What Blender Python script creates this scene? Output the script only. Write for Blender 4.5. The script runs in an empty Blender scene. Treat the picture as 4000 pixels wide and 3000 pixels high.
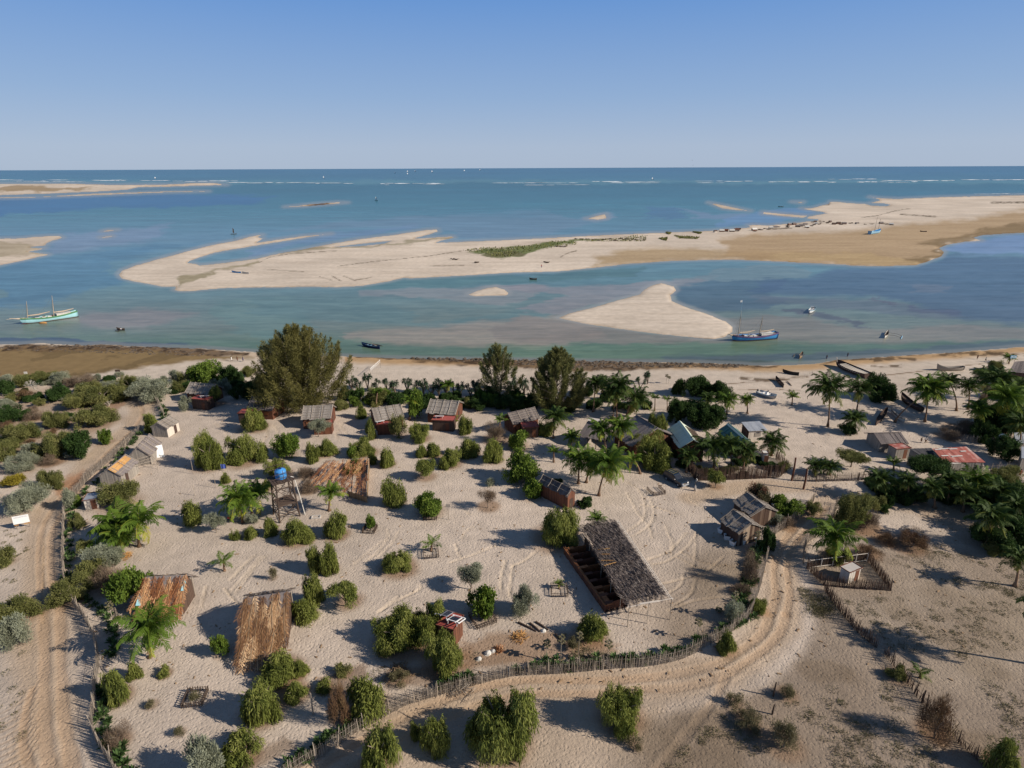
import bpy, math, random
import numpy as np
from mathutils import Vector, Matrix

# ------------------------------------------------------------------ camera, sky, sun, exposure
SC = bpy.context.scene
COL = SC.collection
F = 2340.0; H = 55.0                      # focal length in photo pixels (4000 wide), drone height
PITCH = math.atan((1500 - 656.5) / F); ROLL = math.atan(17 / 4000.0)
_c, _s = math.cos(ROLL), math.sin(ROLL)
FW = np.array([0, math.cos(PITCH), -math.sin(PITCH)])
_r = np.array([1.0, 0, 0]); _u = np.cross(_r, FW)
RR = _r * _c - _u * _s; UU = _r * _s + _u * _c
cam_d = bpy.data.cameras.new('drone_camera'); cam = bpy.data.objects.new('drone_camera', cam_d); COL.objects.link(cam)
cam_d.sensor_width = 36.0; cam_d.lens = 36.0 * F / 4000.0; cam_d.clip_start = 0.5; cam_d.clip_end = 400000
cam.matrix_world = Matrix(((RR[0], UU[0], -FW[0], 0), (RR[1], UU[1], -FW[1], 0), (RR[2], UU[2], -FW[2], H), (0, 0, 0, 1)))
SC.camera = cam

SUN_EL = math.radians(31); SUN_AZ = math.radians(74)      # sun stands to the right and a little behind
sdir = Vector((math.sin(SUN_AZ) * math.cos(SUN_EL), -math.cos(SUN_AZ) * math.cos(SUN_EL), math.sin(SUN_EL)))
world = bpy.data.worlds.new('World'); SC.world = world; world.use_nodes = True
wt = world.node_tree; bg = wt.nodes['Background']
sky = wt.nodes.new('ShaderNodeTexSky'); sky.sky_type = 'NISHITA'; sky.sun_disc = False
sky.sun_elevation = SUN_EL; sky.sun_rotation = math.atan2(sdir.x, sdir.y)
sky.altitude = 0; sky.air_density = 1.0; sky.dust_density = 0.6; sky.ozone_density = 3.0
# the physical sky is blended with the hazy blue gradient of a clear coastal afternoon (by height above the horizon)
wg = wt.nodes.new('ShaderNodeNewGeometry'); wsx = wt.nodes.new('ShaderNodeSeparateXYZ'); wr = wt.nodes.new('ShaderNodeValToRGB'); wm = wt.nodes.new('ShaderNodeMix'); wm.data_type = 'RGBA'; wneg = wt.nodes.new('ShaderNodeMath'); wneg.operation = 'MULTIPLY'; wneg.inputs[1].default_value = -1
SKYK = 0.085
wt.links.new(wg.outputs['Incoming'], wsx.inputs[0]); wt.links.new(wsx.outputs['Z'], wneg.inputs[0]); wt.links.new(wneg.outputs[0], wr.inputs[0])
el = wr.color_ramp.elements; el[0].position = 0.0; el[1].position = 1.0
stops = [(0.0, (.350, .430, .555)), (.03, (.345, .428, .565)), (.10, (.245, .365, .570)), (.22, (.125, .268, .565)), (.45, (.065, .125, .260)), (1.0, (.036, .066, .140))]
el[0].color = (*stops[0][1], 1); el[1].color = (*stops[-1][1], 1)
for p_, c_ in stops[1:-1]: q_ = el.new(p_); q_.color = (*c_, 1)
wsc = wt.nodes.new('ShaderNodeVectorMath'); wsc.operation = 'SCALE'; wsc.inputs['Scale'].default_value = 1 / SKYK
wt.links.new(wr.outputs[0], wsc.inputs[0]); wm.inputs[0].default_value = .92
wt.links.new(sky.outputs[0], wm.inputs[6]); wt.links.new(wsc.outputs[0], wm.inputs[7]); wt.links.new(wm.outputs[2], bg.inputs[0]); bg.inputs[1].default_value = SKYK
sl = bpy.data.lights.new('sun', 'SUN'); sl.energy = 5.0; sl.angle = math.radians(0.53); sl.color = (1.0, 0.91, 0.80)
so = bpy.data.objects.new('sun', sl); COL.objects.link(so); so.rotation_euler = sdir.to_track_quat('Z', 'Y').to_euler()
SC.view_settings.view_transform = 'Standard'; SC.view_settings.look = 'None'
SC.view_settings.exposure = 0.22; SC.view_settings.gamma = 1.0
SC.cycles.max_bounces = 5; SC.cycles.diffuse_bounces = 2; SC.cycles.glossy_bounces = 2; SC.cycles.transmission_bounces = 2
SC.cycles.use_adaptive_sampling = True

# ------------------------------------------------------------------ photo pixel <-> place
def ray(px, py):
    return F * FW + (px - 2000) * RR - (py - 1500) * UU
def G(px, py, z=0.0):
    d = ray(px, py); t = (z - H) / d[2]
    return Vector((d[0] * t, d[1] * t, z))
def PX(x, y, z=0.0):
    vx, vy, vz = x, y, z - H
    k = vx * FW[0] + vy * FW[1] + vz * FW[2]
    return 2000 + F * (vx * RR[0] + vy * RR[1] + vz * RR[2]) / k, 1500 - F * (vx * UU[0] + vy * UU[1] + vz * UU[2]) / k
def depth(p):
    return p[0] * FW[0] + p[1] * FW[1] + (p[2] - H) * FW[2]
def height_at(b, top_y):                 # height of an upright thing with base pixel b whose top reaches row top_y
    g = G(*b); lo, hi = 0.0, 60.0
    for _ in range(30):
        m = (lo + hi) / 2
        if PX(g.x, g.y, m)[1] > top_y: lo = m
        else: hi = m
    return lo
def zp(ox, oy, s, pts):
    return [(ox + x / s, oy + y / s) for x, y in pts]

# ------------------------------------------------------------------ helpers
def tag(o, label=None, cat=None, group=None, kind=None):
    if label: o['label'] = label
    if cat: o['category'] = cat
    if group: o['group'] = group
    if kind: o['kind'] = kind
    return o
def thing(name, label, cat, loc=(0, 0, 0), rz=0.0, group=None):
    o = bpy.data.objects.new(name, None); COL.objects.link(o); o.empty_display_size = 0.3
    o.location = loc; o.rotation_euler = (0, 0, rz)
    return tag(o, label, cat, group)
def srgb(r, g, b, k=1.0):
    f = lambda c: (c / 255 / 12.92) if c / 255 <= 0.04045 else ((c / 255 + 0.055) / 1.055) ** 2.4
    return (f(r) * k, f(g) * k, f(b) * k)
class MB:
    def __init__(s): s.v = []; s.f = []; s.t = []
    def add(s, vs, fs, t=None):
        n = len(s.v); s.v.extend([tuple(v) for v in vs])
        t = random.random() if t is None else t
        for f in fs: s.f.append(tuple(i + n for i in f)); s.t.append(t)
    def box(s, c, d, rz=0.0, t=None, rx=0.0, ry=0.0):
        m = Matrix.Rotation(rz, 3, 'Z') @ Matrix.Rotation(ry, 3, 'Y') @ Matrix.Rotation(rx, 3, 'X')
        c = Vector(c); vs = [c + m @ Vector((sx * d[0] / 2, sy * d[1] / 2, sz * d[2] / 2)) for sx in (-1, 1) for sy in (-1, 1) for sz in (-1, 1)]
        s.add(vs, [(0, 1, 3, 2), (4, 6, 7, 5), (0, 4, 5, 1), (2, 3, 7, 6), (0, 2, 6, 4), (1, 5, 7, 3)], t)
    def tube(s, path, rad, n=6, t=None, cap=True):
        path = [Vector(p) for p in path]
        if not isinstance(rad, (list, tuple)): rad = [rad] * len(path)
        vs = []; fs = []; m = len(path)
        for i, p in enumerate(path):
            d = (path[min(i + 1, m - 1)] - path[max(i - 1, 0)])
            d = d.normalized() if d.length > 1e-9 else Vector((0, 0, 1))
            a = d.cross(Vector((0, 0, 1)));  a = a if a.length > 0.05 else d.cross(Vector((1, 0, 0))); a.normalize(); b = d.cross(a)
            for k in range(n):
                th = 2 * math.pi * k / n; vs.append(p + (a * math.cos(th) + b * math.sin(th)) * rad[i])
        for i in range(m - 1):
            for k in range(n):
                fs.append((i * n + k, i * n + (k + 1) % n, (i + 1) * n + (k + 1) % n, (i + 1) * n + k))
        if cap: fs += [tuple(range(n - 1, -1, -1)), tuple((m - 1) * n + k for k in range(n))]
        s.add(vs, fs, t)
    def bar(s, a, b, r, n=5, t=None, r1=None):
        s.tube([a, b], [r, r if r1 is None else r1], n, t)
    def quad(s, a, b, c, d, t=None): s.add([a, b, c, d], [(0, 1, 2, 3)], t)
    def slab(s, a, b, c, d, th, t=None):          # quad with thickness, downwards
        vs = [Vector(p) for p in (a, b, c, d)]; nrm = (vs[1] - vs[0]).cross(vs[3] - vs[0]).normalized()
        if nrm.z < 0: nrm = -nrm
        lo = [p - nrm * th for p in vs]
        s.add(vs + lo, [(0, 1, 2, 3), (7, 6, 5, 4), (0, 4, 5, 1), (1, 5, 6, 2), (2, 6, 7, 3), (3, 7, 4, 0)], t)
    def build(s, name, mat, parent=None, smooth=False, loc=None):
        me = bpy.data.meshes.new(name); me.from_pydata(s.v, [], s.f)
        a = me.attributes.new('tint', 'FLOAT', 'FACE'); a.data.foreach_set('value', np.array(s.t, dtype=np.float32))
        if smooth: me.polygons.foreach_set('use_smooth', [True] * len(s.f))
        me.materials.append(mat); o = bpy.data.objects.new(name, me); COL.objects.link(o)
        if parent: o.parent = parent
        if loc is not None: o.location = loc
        return o
def quads_mesh(name, V, tint, mat):               # V: (n,4,3) array of leaf quads
    n = len(V); me = bpy.data.meshes.new(name)
    me.vertices.add(n * 4); me.vertices.foreach_set('co', V.reshape(-1).astype(np.float32))
    me.loops.add(n * 4); me.loops.foreach_set('vertex_index', np.arange(n * 4, dtype=np.int32))
    me.polygons.add(n); me.polygons.foreach_set('loop_start', np.arange(0, n * 4, 4, dtype=np.int32))
    me.update(calc_edges=True)
    a = me.attributes.new('tint', 'FLOAT', 'FACE'); a.data.foreach_set('value', tint.astype(np.float32))
    me.materials.append(mat); return me
def link(me, name, parent=None, loc=(0, 0, 0), rz=0.0, sc=(1, 1, 1), rot=None):
    o = bpy.data.objects.new(name, me); COL.objects.link(o); o.location = loc
    o.rotation_euler = rot if rot else (0, 0, rz); o.scale = sc
    if parent: o.parent = parent
    return o

# ------------------------------------------------------------------ materials
def nd(nt, typ, **k):
    n = nt.nodes.new(typ)
    for a, b in k.items(): setattr(n, a, b)
    return n
def mat(name, c1, c2, rough=0.8, scale=3.0, stretch=(1, 1, 1), bump=0.0, metal=0.0, wt=0.5, spec=0.3, trans=0.0, c3=None):
    m = bpy.data.materials.new(name); m.use_nodes = True; nt = m.node_tree; L = nt.links
    bs = nt.nodes['Principled BSDF']; out = nt.nodes['Material Output']
    tc = nd(nt, 'ShaderNodeTexCoord'); mp = nd(nt, 'ShaderNodeMapping'); mp.inputs['Scale'].default_value = stretch
    no = nd(nt, 'ShaderNodeTexNoise'); no.inputs['Scale'].default_value = scale; no.inputs['Detail'].default_value = 5
    L.new(tc.outputs['Object'], mp.inputs[0]); L.new(mp.outputs[0], no.inputs['Vector'])
    at = nd(nt, 'ShaderNodeAttribute', attribute_name='tint')
    mr = nd(nt, 'ShaderNodeMapRange'); mr.inputs[1].default_value = 0.3; mr.inputs[2].default_value = 0.7
    L.new(no.outputs[0], mr.inputs[0])
    mx = nd(nt, 'ShaderNodeMix', data_type='FLOAT'); mx.inputs[0].default_value = wt
    L.new(mr.outputs[0], mx.inputs[2]); L.new(at.outputs['Fac'], mx.inputs[3])
    cr = nd(nt, 'ShaderNodeValToRGB'); e = cr.color_ramp.elements
    e[0].color = (*c1, 1); e[1].color = (*c2, 1)
    if c3: e[1].position = 0.6; q = e.new(1.0); q.color = (*c3, 1)
    L.new(mx.outputs[0], cr.inputs[0])
    L.new(cr.outputs[0], bs.inputs['Base Color'])
    bs.inputs['Roughness'].default_value = rough; bs.inputs['Metallic'].default_value = metal
    bs.inputs['Specular IOR Level'].default_value = spec
    if bump > 0:
        bp = nd(nt, 'ShaderNodeBump'); bp.inputs['Strength'].default_value = min(1, bump); bp.inputs['Distance'].default_value = 0.12
        L.new(no.outputs[0], bp.inputs['Height']); L.new(bp.outputs[0], bs.inputs['Normal'])
    if trans > 0:
        tr = nd(nt, 'ShaderNodeBsdfTranslucent'); ms = nd(nt, 'ShaderNodeMixShader'); ms.inputs[0].default_value = trans
        L.new(cr.outputs[0], tr.inputs[0]); L.new(bs.outputs[0], ms.inputs[1]); L.new(tr.outputs[0], ms.inputs[2]); L.new(ms.outputs[0], out.inputs[0])
    return m
def fol(name, a, b, c=None, tr=0.25): return mat(name, a, b, rough=0.65, scale=0.9, wt=0.75, spec=0.15, trans=tr, c3=c)
M = {}
M['pepper'] = fol('pepper_foliage', (.045, .065, .012), (.20, .225, .050), (.30, .30, .09))
M['olive'] = fol('olive_foliage', (.05, .062, .016), (.19, .195, .062), (.26, .24, .09))
M['broad'] = fol('broadleaf_foliage', (.03, .062, .008), (.135, .20, .030), (.22, .27, .05))
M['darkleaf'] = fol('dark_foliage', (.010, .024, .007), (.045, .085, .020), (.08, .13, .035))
M['silver'] = fol('silver_foliage', (.12, .13, .085), (.31, .325, .225), (.40, .42, .31))
M['dry'] = fol('dry_twigs', (.09, .06, .042), (.20, .145, .10), (.26, .21, .13), .05)
M['redbush'] = fol('red_brown_twigs', (.075, .042, .025), (.17, .10, .055), (.19, .15, .06), .1)
M['pine'] = fol('casuarina_foliage', (.055, .055, .016), (.175, .160, .050), (.26, .23, .085))
M['pinegreen'] = fol('airy_casuarina_foliage', (.055, .062, .022), (.185, .185, .065), (.26, .25, .10))
M['palm'] = fol('palm_foliage', (.022, .060, .008), (.13, .20, .025), (.46, .42, .06), .3)
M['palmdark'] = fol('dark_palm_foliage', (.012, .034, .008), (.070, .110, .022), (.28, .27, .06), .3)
M['agave'] = fol('succulent_foliage', (.025, .055, .020), (.085, .145, .045), (.15, .22, .07))
M['pandan'] = fol('beach_hedge_foliage', (.025, .045, .026), (.085, .125, .065))
M['yellow'] = fol('yellow_foliage', (.13, .11, .015), (.30, .24, .03), (.38, .32, .05))
M['flower'] = fol('flowering_bush', (.045, .045, .025), (.13, .12, .06), (.32, .10, .07))
M['bark'] = mat('bark', (.13, .10, .08), (.27, .22, .17), scale=6, stretch=(1, 1, .3))
M['palmbark'] = mat('palm_trunk', (.12, .075, .045), (.30, .19, .12), scale=4, stretch=(.3, .3, 6), bump=.4)
M['bare'] = mat('bare_pale_branches', (.40, .36, .30), (.55, .5, .42))
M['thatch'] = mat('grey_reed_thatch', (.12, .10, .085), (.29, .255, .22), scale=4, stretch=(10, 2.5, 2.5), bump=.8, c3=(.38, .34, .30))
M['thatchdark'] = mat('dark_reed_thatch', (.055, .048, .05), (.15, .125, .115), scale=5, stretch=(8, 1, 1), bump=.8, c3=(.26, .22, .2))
M['thatchgrey'] = mat('grey_palm_thatch', (.11, .095, .095), (.24, .205, .19), scale=6, stretch=(2, 2, 2), bump=.8, c3=(.34, .29, .25))
M['frondred'] = mat('rusty_palm_fronds', (.085, .032, .018), (.34, .14, .055), scale=.8, wt=.92, rough=.7, c3=(.66, .40, .20), bump=.3)
M['frondtan'] = mat('tan_palm_fronds', (.095, .042, .022), (.33, .18, .08), scale=.8, wt=.92, rough=.7, c3=(.72, .50, .29), bump=.3)
M['frondgrey'] = mat('weathered_and_shaded_fronds', (.075, .058, .052), (.19, .15, .13), scale=1.6, wt=.6, rough=.8, c3=(.42, .36, .30))
M['orange'] = mat('fresh_orange_thatch', (.36, .17, .05), (.62, .36, .13), scale=4, stretch=(6, 1, 1), bump=.5)
M['pole'] = mat('pale_wood_poles', (.26, .21, .16), (.46, .39, .31), scale=5)
M['dpole'] = mat('dark_wood_poles', (.045, .03, .022), (.11, .075, .055), scale=5)
M['stick'] = mat('grey_sticks', (.15, .12, .095), (.42, .36, .29), scale=2, wt=.8)
M['reed'] = mat('brown_reed_wall', (.05, .03, .022), (.135, .085, .06), scale=4, stretch=(6, 6, .6), wt=.7)
M['greywood'] = mat('grey_weathered_boards', (.20, .175, .15), (.37, .33, .28), scale=3, stretch=(.4, .4, 6))
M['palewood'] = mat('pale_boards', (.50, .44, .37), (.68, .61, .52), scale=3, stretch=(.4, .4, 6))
M['redwood'] = mat('red_brown_boards', (.075, .03, .020), (.15, .062, .036), scale=3, stretch=(6, 6, .5), c3=(.22, .09, .045))
M['orangewood'] = mat('orange_wood', (.17, .065, .025), (.36, .14, .055), scale=2.2, c3=(.50, .24, .12))
M['striped'] = mat('brown_boards_with_pale_battens', (.06, .035, .025), (.10, .06, .04), scale=2, wt=1.0, c3=(.36, .27, .19))
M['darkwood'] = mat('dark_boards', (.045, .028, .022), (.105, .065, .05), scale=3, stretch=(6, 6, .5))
M['redsheet'] = mat('red_roof_sheet', (.26, .05, .04), (.40, .10, .08), scale=1.4, rough=.6)
M['rustred'] = mat('patched_red_iron_roof', (.20, .05, .035), (.34, .10, .075), scale=1.1, rough=.7, c3=(.50, .38, .33))
M['greeniron'] = mat('pale_green_iron_roof', (.60, .66, .50), (.70, .74, .58), scale=1, rough=.45)
M['teal'] = mat('dark_green_iron_roof', (.05, .14, .115), (.075, .18, .145), scale=1, rough=.4)
M['iron'] = mat('galvanised_iron', (.26, .28, .31), (.46, .47, .48), scale=2, rough=.45, metal=.2)
M['blacksheet'] = mat('black_tarpaper', (.018, .02, .028), (.055, .05, .055), scale=1.5, rough=.6)
M['white'] = mat('white_paint', (.72, .70, .66), (.85, .84, .81), rough=.5)
M['offwhite'] = mat('worn_white', (.50, .47, .42), (.70, .67, .60), rough=.6)
M['glass'] = mat('dark_glass', (.012, .016, .022), (.03, .035, .045), rough=.12, spec=.6)
M['panel'] = mat('solar_cells', (.012, .016, .035), (.02, .026, .05), rough=.2, spec=.5)
M['tank'] = mat('blue_plastic', (.045, .22, .52), (.07, .28, .62), rough=.35, spec=.5)
M['black'] = mat('black_rubber', (.012, .012, .013), (.03, .03, .032), rough=.6)
M['carpaint'] = mat('dark_car_paint', (.012, .02, .035), (.02, .03, .045), rough=.18, spec=.6)
M['chrome'] = mat('chrome', (.7, .7, .7), (.85, .85, .85), rough=.15, metal=1)
M['aqua'] = mat('pale_turquoise_paint', (.30, .58, .62), (.42, .70, .72), rough=.5, scale=1)
M['green'] = mat('green_paint', (.06, .17, .07), (.10, .25, .11), rough=.5)
M['blue'] = mat('bright_blue_paint', (.04, .22, .50), (.07, .32, .64), rough=.5, scale=1)
M['navy'] = mat('navy_paint', (.012, .016, .07), (.03, .04, .13), rough=.5)
M['paleblue'] = mat('pale_blue_paint', (.20, .38, .52), (.30, .50, .62), rough=.5)
M['rust'] = mat('rust_red_paint', (.17, .05, .03), (.28, .10, .06), rough=.7)
M['purple'] = mat('faded_purple_trim', (.10, .06, .13), (.16, .10, .20), rough=.7)
M['sail'] = mat('furled_canvas', (.36, .28, .20), (.55, .45, .34))
M['skin'] = mat('brown_skin', (.07, .035, .02), (.10, .05, .03), rough=.6)
M['hair'] = mat('black_hair', (.01, .01, .01), (.02, .018, .015))
M['clothbrown'] = mat('brown_cloth', (.12, .05, .03), (.2, .09, .05))
M['clothnavy'] = mat('dark_blue_cloth', (.05, .04, .12), (.10, .09, .22))
M['clothred'] = mat('red_cloth', (.45, .06, .05), (.6, .12, .1))
M['concrete'] = mat('pale_concrete', (.42, .38, .34), (.56, .52, .47), scale=2)
M['rockdark'] = mat('dark_reef_rock', (.05, .04, .03), (.16, .12, .085), scale=1.2, bump=1)
M['whitesail'] = mat('white_sailcloth', (.8, .8, .8), (.9, .9, .9))
M['foam'] = mat('surf_foam', (.45, .55, .6), (.86, .88, .9), scale=.02, wt=.7)
M['weed'] = fol('ground_weeds', (.09, .085, .045), (.19, .17, .09), (.25, .21, .14))
M['straw'] = mat('dry_straw', (.18, .11, .06), (.38, .26, .15), scale=2, wt=.7)
M['bluesheet'] = mat('blue_cloth', (.05, .09, .36), (.09, .15, .48))
# ------------------------------------------------------------------ numeric noise and distances for the terrain
_rng = np.random.RandomState(5); _tab = _rng.rand(256, 256)
def vnoise(x, y):
    xi = np.floor(x).astype(int); yi = np.floor(y).astype(int); fx = x - xi; fy = y - yi
    fx = fx * fx * (3 - 2 * fx); fy = fy * fy * (3 - 2 * fy)
    a = _tab[xi & 255, yi & 255]; b = _tab[(xi + 1) & 255, yi & 255]; c = _tab[xi & 255, (yi + 1) & 255]; d = _tab[(xi + 1) & 255, (yi + 1) & 255]
    return (a * (1 - fx) + b * fx) * (1 - fy) + (c * (1 - fx) + d * fx) * fy
def fbm(x, y, o=4):
    s = 0; a = .5; n = 0
    for i in range(o): s = s + a * vnoise(x * 2 ** i + 17 * i, y * 2 ** i + 31 * i); n += a; a *= .5
    return s / n
def sstep(a, b, x):
    t = np.clip((x - a) / (b - a), 0, 1); return t * t * (3 - 2 * t)
def poly_sd(x, y, poly, pad=40.0, yk=1.0):
    """signed distance (positive inside) for points within pad of the polygon, else -pad. yk stretches rows."""
    P = np.array(poly, float); P = P * (1, yk); y = y * yk
    out = np.full(x.shape, -pad)
    m = (x > P[:, 0].min() - pad) & (x < P[:, 0].max() + pad) & (y > P[:, 1].min() - pad) & (y < P[:, 1].max() + pad)
    if not m.any(): return out
    xx = x[m]; yy = y[m]; d = np.full(xx.shape, 1e9); ins = np.zeros(xx.shape, bool); n = len(P)
    for i in range(n):
        x1, y1 = P[i]; x2, y2 = P[(i + 1) % n]; dx, dy = x2 - x1, y2 - y1
        t = np.clip(((xx - x1) * dx + (yy - y1) * dy) / (dx * dx + dy * dy + 1e-9), 0, 1)
        d = np.minimum(d, (xx - x1 - t * dx) ** 2 + (yy - y1 - t * dy) ** 2)
        c = ((y1 > yy) != (y2 > yy)) & (xx < dx * (yy - y1) / (dy if abs(dy) > 1e-9 else 1e-9) + x1); ins ^= c
    d = np.sqrt(d); out[m] = np.where(ins, d, -np.minimum(d, pad)); return out
def line_d(x, y, pts, pad):
    out = np.full(x.shape, 1e3)
    for i in range(len(pts) - 1):
        x1, y1 = pts[i][:2]; x2, y2 = pts[i + 1][:2]
        m = (x > min(x1, x2) - pad) & (x < max(x1, x2) + pad) & (y > min(y1, y2) - pad) & (y < max(y1, y2) + pad)
        if not m.any(): continue
        xx = x[m]; yy = y[m]; dx, dy = x2 - x1, y2 - y1
        t = np.clip(((xx - x1) * dx + (yy - y1) * dy) / (dx * dx + dy * dy + 1e-9), 0, 1)
        out[m] = np.minimum(out[m], np.hypot(xx - x1 - t * dx, yy - y1 - t * dy))
    return out
def smooth_line(pts, k=4):
    P = [np.array(p, float) for p in pts]; P = [2 * P[0] - P[1]] + P + [2 * P[-1] - P[-2]]; out = []
    for i in range(1, len(P) - 2):
        for j in range(k):
            t = j / k; a, b, c, d = P[i - 1:i + 3]
            out.append(.5 * ((2 * b) + (-a + c) * t + (2 * a - 5 * b + 4 * c - d) * t * t + (-a + 3 * b - 3 * c + d) * t ** 3))
    out.append(P[-2]); return [tuple(o) for o in out]
def wline(pts, k=4): return [tuple(G(*p)[:2]) for p in smooth_line(pts, k)]

WZ = -0.3                                       # water level
# traced sand bars and shores (photo pixels)
MAIN = [(-1500, 1338), (0, 1342), (90, 1341), (158, 1336), (215, 1340), (316, 1346), (400, 1341), (452, 1343), (500, 1349), (640, 1352), (800, 1358), (1000, 1372), (1200, 1384), (1400, 1390), (1508, 1395), (1690, 1399), (1870, 1402), (2080, 1404), (2255, 1408), (2534, 1411), (2740, 1414), (2900, 1420), (2949, 1424), (3044, 1422), (3130, 1420), (3207, 1414), (3261, 1403), (3400, 1394), (3563, 1382), (3725, 1373), (4000, 1351), (5400, 1275), (5400, 5000), (-1500, 5000)]
BAR = [(463, 1072), (475, 1056), (520, 1038), (633, 1006), (723, 982), (814, 959), (918, 939), (972, 924), (1000, 918), (1025, 917), (1004, 924), (1027, 931), (1000, 947), (1090, 934), (1181, 921), (1294, 912), (1230, 921), (1136, 936), (1000, 958), (904, 973), (836, 986), (778, 1004), (741, 1018), (732, 1025), (764, 1029), (778, 1035), (827, 1031), (900, 1022), (1000, 1009), (1090, 988), (1181, 973), (1271, 955), (1407, 932), (1542, 916), (1669, 896), (1705, 895), (1712, 903), (1678, 914), (1619, 930), (1700, 926), (1764, 922), (1773, 927), (1723, 939), (1701, 947), (1859, 941), (2000, 935), (2271, 921), (2542, 909), (2769, 901), (2904, 890), (2931, 887), (2922, 880), (2940, 877), (3000, 880), (3108, 870), (3149, 864), (3199, 860), (3150, 852), (3158, 845), (3203, 837), (3231, 832), (3208, 826), (3158, 819), (3131, 813), (3172, 812), (3212, 801), (3235, 796), (3244, 787), (3271, 788), (3339, 794), (3384, 796), (3407, 790), (3438, 783), (3434, 778), (3398, 769), (3452, 774), (3520, 776), (3678, 769), (3814, 766), (4000, 762), (5400, 741),
       (5400, 860), (4300, 893), (4000, 908), (3904, 913), (3836, 918), (3805, 927), (3836, 939), (3769, 943), (3701, 955), (3669, 967), (3689, 984), (3678, 1000), (3624, 1020), (3579, 1034), (3452, 1038), (3362, 1037), (3271, 1031), (3181, 1027), (3000, 1018), (2859, 1012), (2633, 1017), (2452, 1029), (2316, 1045), (2181, 1058), (2000, 1063), (1723, 1079), (1600, 1085), (1579, 1082), (1520, 1097), (1407, 1115), (1316, 1120), (1226, 1117), (1090, 1120), (1000, 1120), (859, 1124), (746, 1135), (705, 1136), (680, 1131), (687, 1122), (683, 1117), (628, 1117), (588, 1108), (520, 1097), (475, 1086)]
HOLES = [[(1302, 964), (1400, 952), (1530, 939), (1500, 950), (1407, 960)], [(3384, 797), (3407, 803), (3466, 804), (3478, 799), (3452, 794), (3400, 792)], [(3120, 858), (3150, 853), (3196, 855), (3190, 861), (3150, 864)]]
BARS = [BAR,
        [(-900, 725), (-300, 717), (136, 715), (271, 717), (452, 722), (678, 720), (769, 713), (827, 712), (886, 722), (678, 728), (542, 731), (493, 741), (362, 749), (181, 756), (0, 762), (-900, 775)],
        [(-900, 779), (0, 770), (158, 768), (362, 756), (588, 749), (769, 746), (814, 747), (588, 753), (316, 764), (136, 771), (0, 774), (-900, 790)],
        [(-900, 945), (-300, 935), (68, 930), (181, 921), (231, 920), (244, 927), (203, 939), (176, 952), (183, 957), (149, 960), (113, 964), (149, 968), (174, 968), (154, 975), (108, 982), (181, 991), (190, 994), (149, 1002), (90, 1016), (0, 1034), (-300, 1100), (-900, 1170)],
        [(398, 903), (425, 897), (459, 897), (430, 902)], [(393, 927), (434, 920), (439, 922), (407, 928)],
        [(1828, 1149), (1859, 1135), (1904, 1122), (1936, 1118), (1972, 1129), (1987, 1142), (1981, 1151), (1904, 1153), (1859, 1155)],
        [(2181, 1239), (2226, 1221), (2316, 1199), (2407, 1172), (2497, 1149), (2515, 1131), (2542, 1115), (2583, 1103), (2633, 1117), (2642, 1133), (2619, 1151), (2626, 1174), (2678, 1196), (2769, 1226), (2836, 1253), (2862, 1273), (2861, 1294), (2830, 1314), (2790, 1322), (2746, 1320), (2678, 1312), (2542, 1298), (2407, 1280), (2271, 1259)],
        [(2292, 854), (2334, 841), (2366, 836), (2368, 853), (2334, 857)], [(2769, 791), (2836, 803), (2886, 814), (2931, 823), (2859, 818), (2823, 814)],
        [(3093, 788), (3136, 788), (3131, 793)], [(2980, 827), (3068, 835), (3158, 842), (3136, 850), (3045, 842), (2980, 834)],
        [(1113, 808), (1226, 796), (1316, 789), (1357, 791), (1271, 799), (1181, 806)]]
def wiggle(P, amp=1.2):
    out = []
    for i in range(len(P)):
        a = np.array(P[i], float); b = np.array(P[(i + 1) % len(P)], float); n = max(1, int(np.linalg.norm(b - a) / 14)) if np.linalg.norm(b - a) < 400 else 1
        nn = np.array([-(b - a)[1], (b - a)[0]]) / (np.linalg.norm(b - a) + 1e-6)
        for k in range(n):
            out.append(tuple(a + (b - a) * k / n + nn * (random.uniform(-amp, amp) if k else 0)))
    return out

def fan_grid(rows, s_max, s_step):
    """a ground sheet whose rows lie at the given distances and whose columns fan out from the drone's foot point"""
    s = np.arange(-s_max, s_max + s_step, s_step); d = np.array(rows)
    dep = d * FW[1] + H * (-FW[2])
    X = s[None, :] * dep[:, None]; Y = np.repeat(d[:, None], len(s), 1)
    return X, Y
def row_dist(py): return float(G(2000, py)[1])
def sheet(name, X, Y, Z, C, m, extra=None):
    r, c = X.shape; me = bpy.data.meshes.new(name)
    co = np.stack([X, Y, Z], -1).reshape(-1, 3).astype(np.float32)
    me.vertices.add(r * c); me.vertices.foreach_set('co', co.ravel())
    i = (np.arange(r - 1)[:, None] * c + np.arange(c - 1)[None, :]).ravel()
    q = np.stack([i, i + 1, i + c + 1, i + c], -1).astype(np.int32)
    me.loops.add(q.size); me.loops.foreach_set('vertex_index', q.ravel())
    me.polygons.add(len(q)); me.polygons.foreach_set('loop_start', np.arange(0, q.size, 4, dtype=np.int32))
    me.polygons.foreach_set('use_smooth', np.ones(len(q), bool)); me.update(calc_edges=True)
    a = me.attributes.new('col', 'FLOAT_COLOR', 'POINT')
    a.data.foreach_set('color', np.concatenate([C.reshape(-1, 3), np.ones((r * c, 1))], 1).astype(np.float32).ravel())
    if extra is not None:
        b = me.attributes.new('rough', 'FLOAT', 'POINT'); b.data.foreach_set('value', extra.ravel().astype(np.float32))
    me.materials.append(m); o = bpy.data.objects.new(name, me); COL.objects.link(o); return o
def blend(C, col, w):
    w = np.clip(w, 0, 1)[..., None]; C[:] = C * (1 - w) + np.array(col) * w

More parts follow.
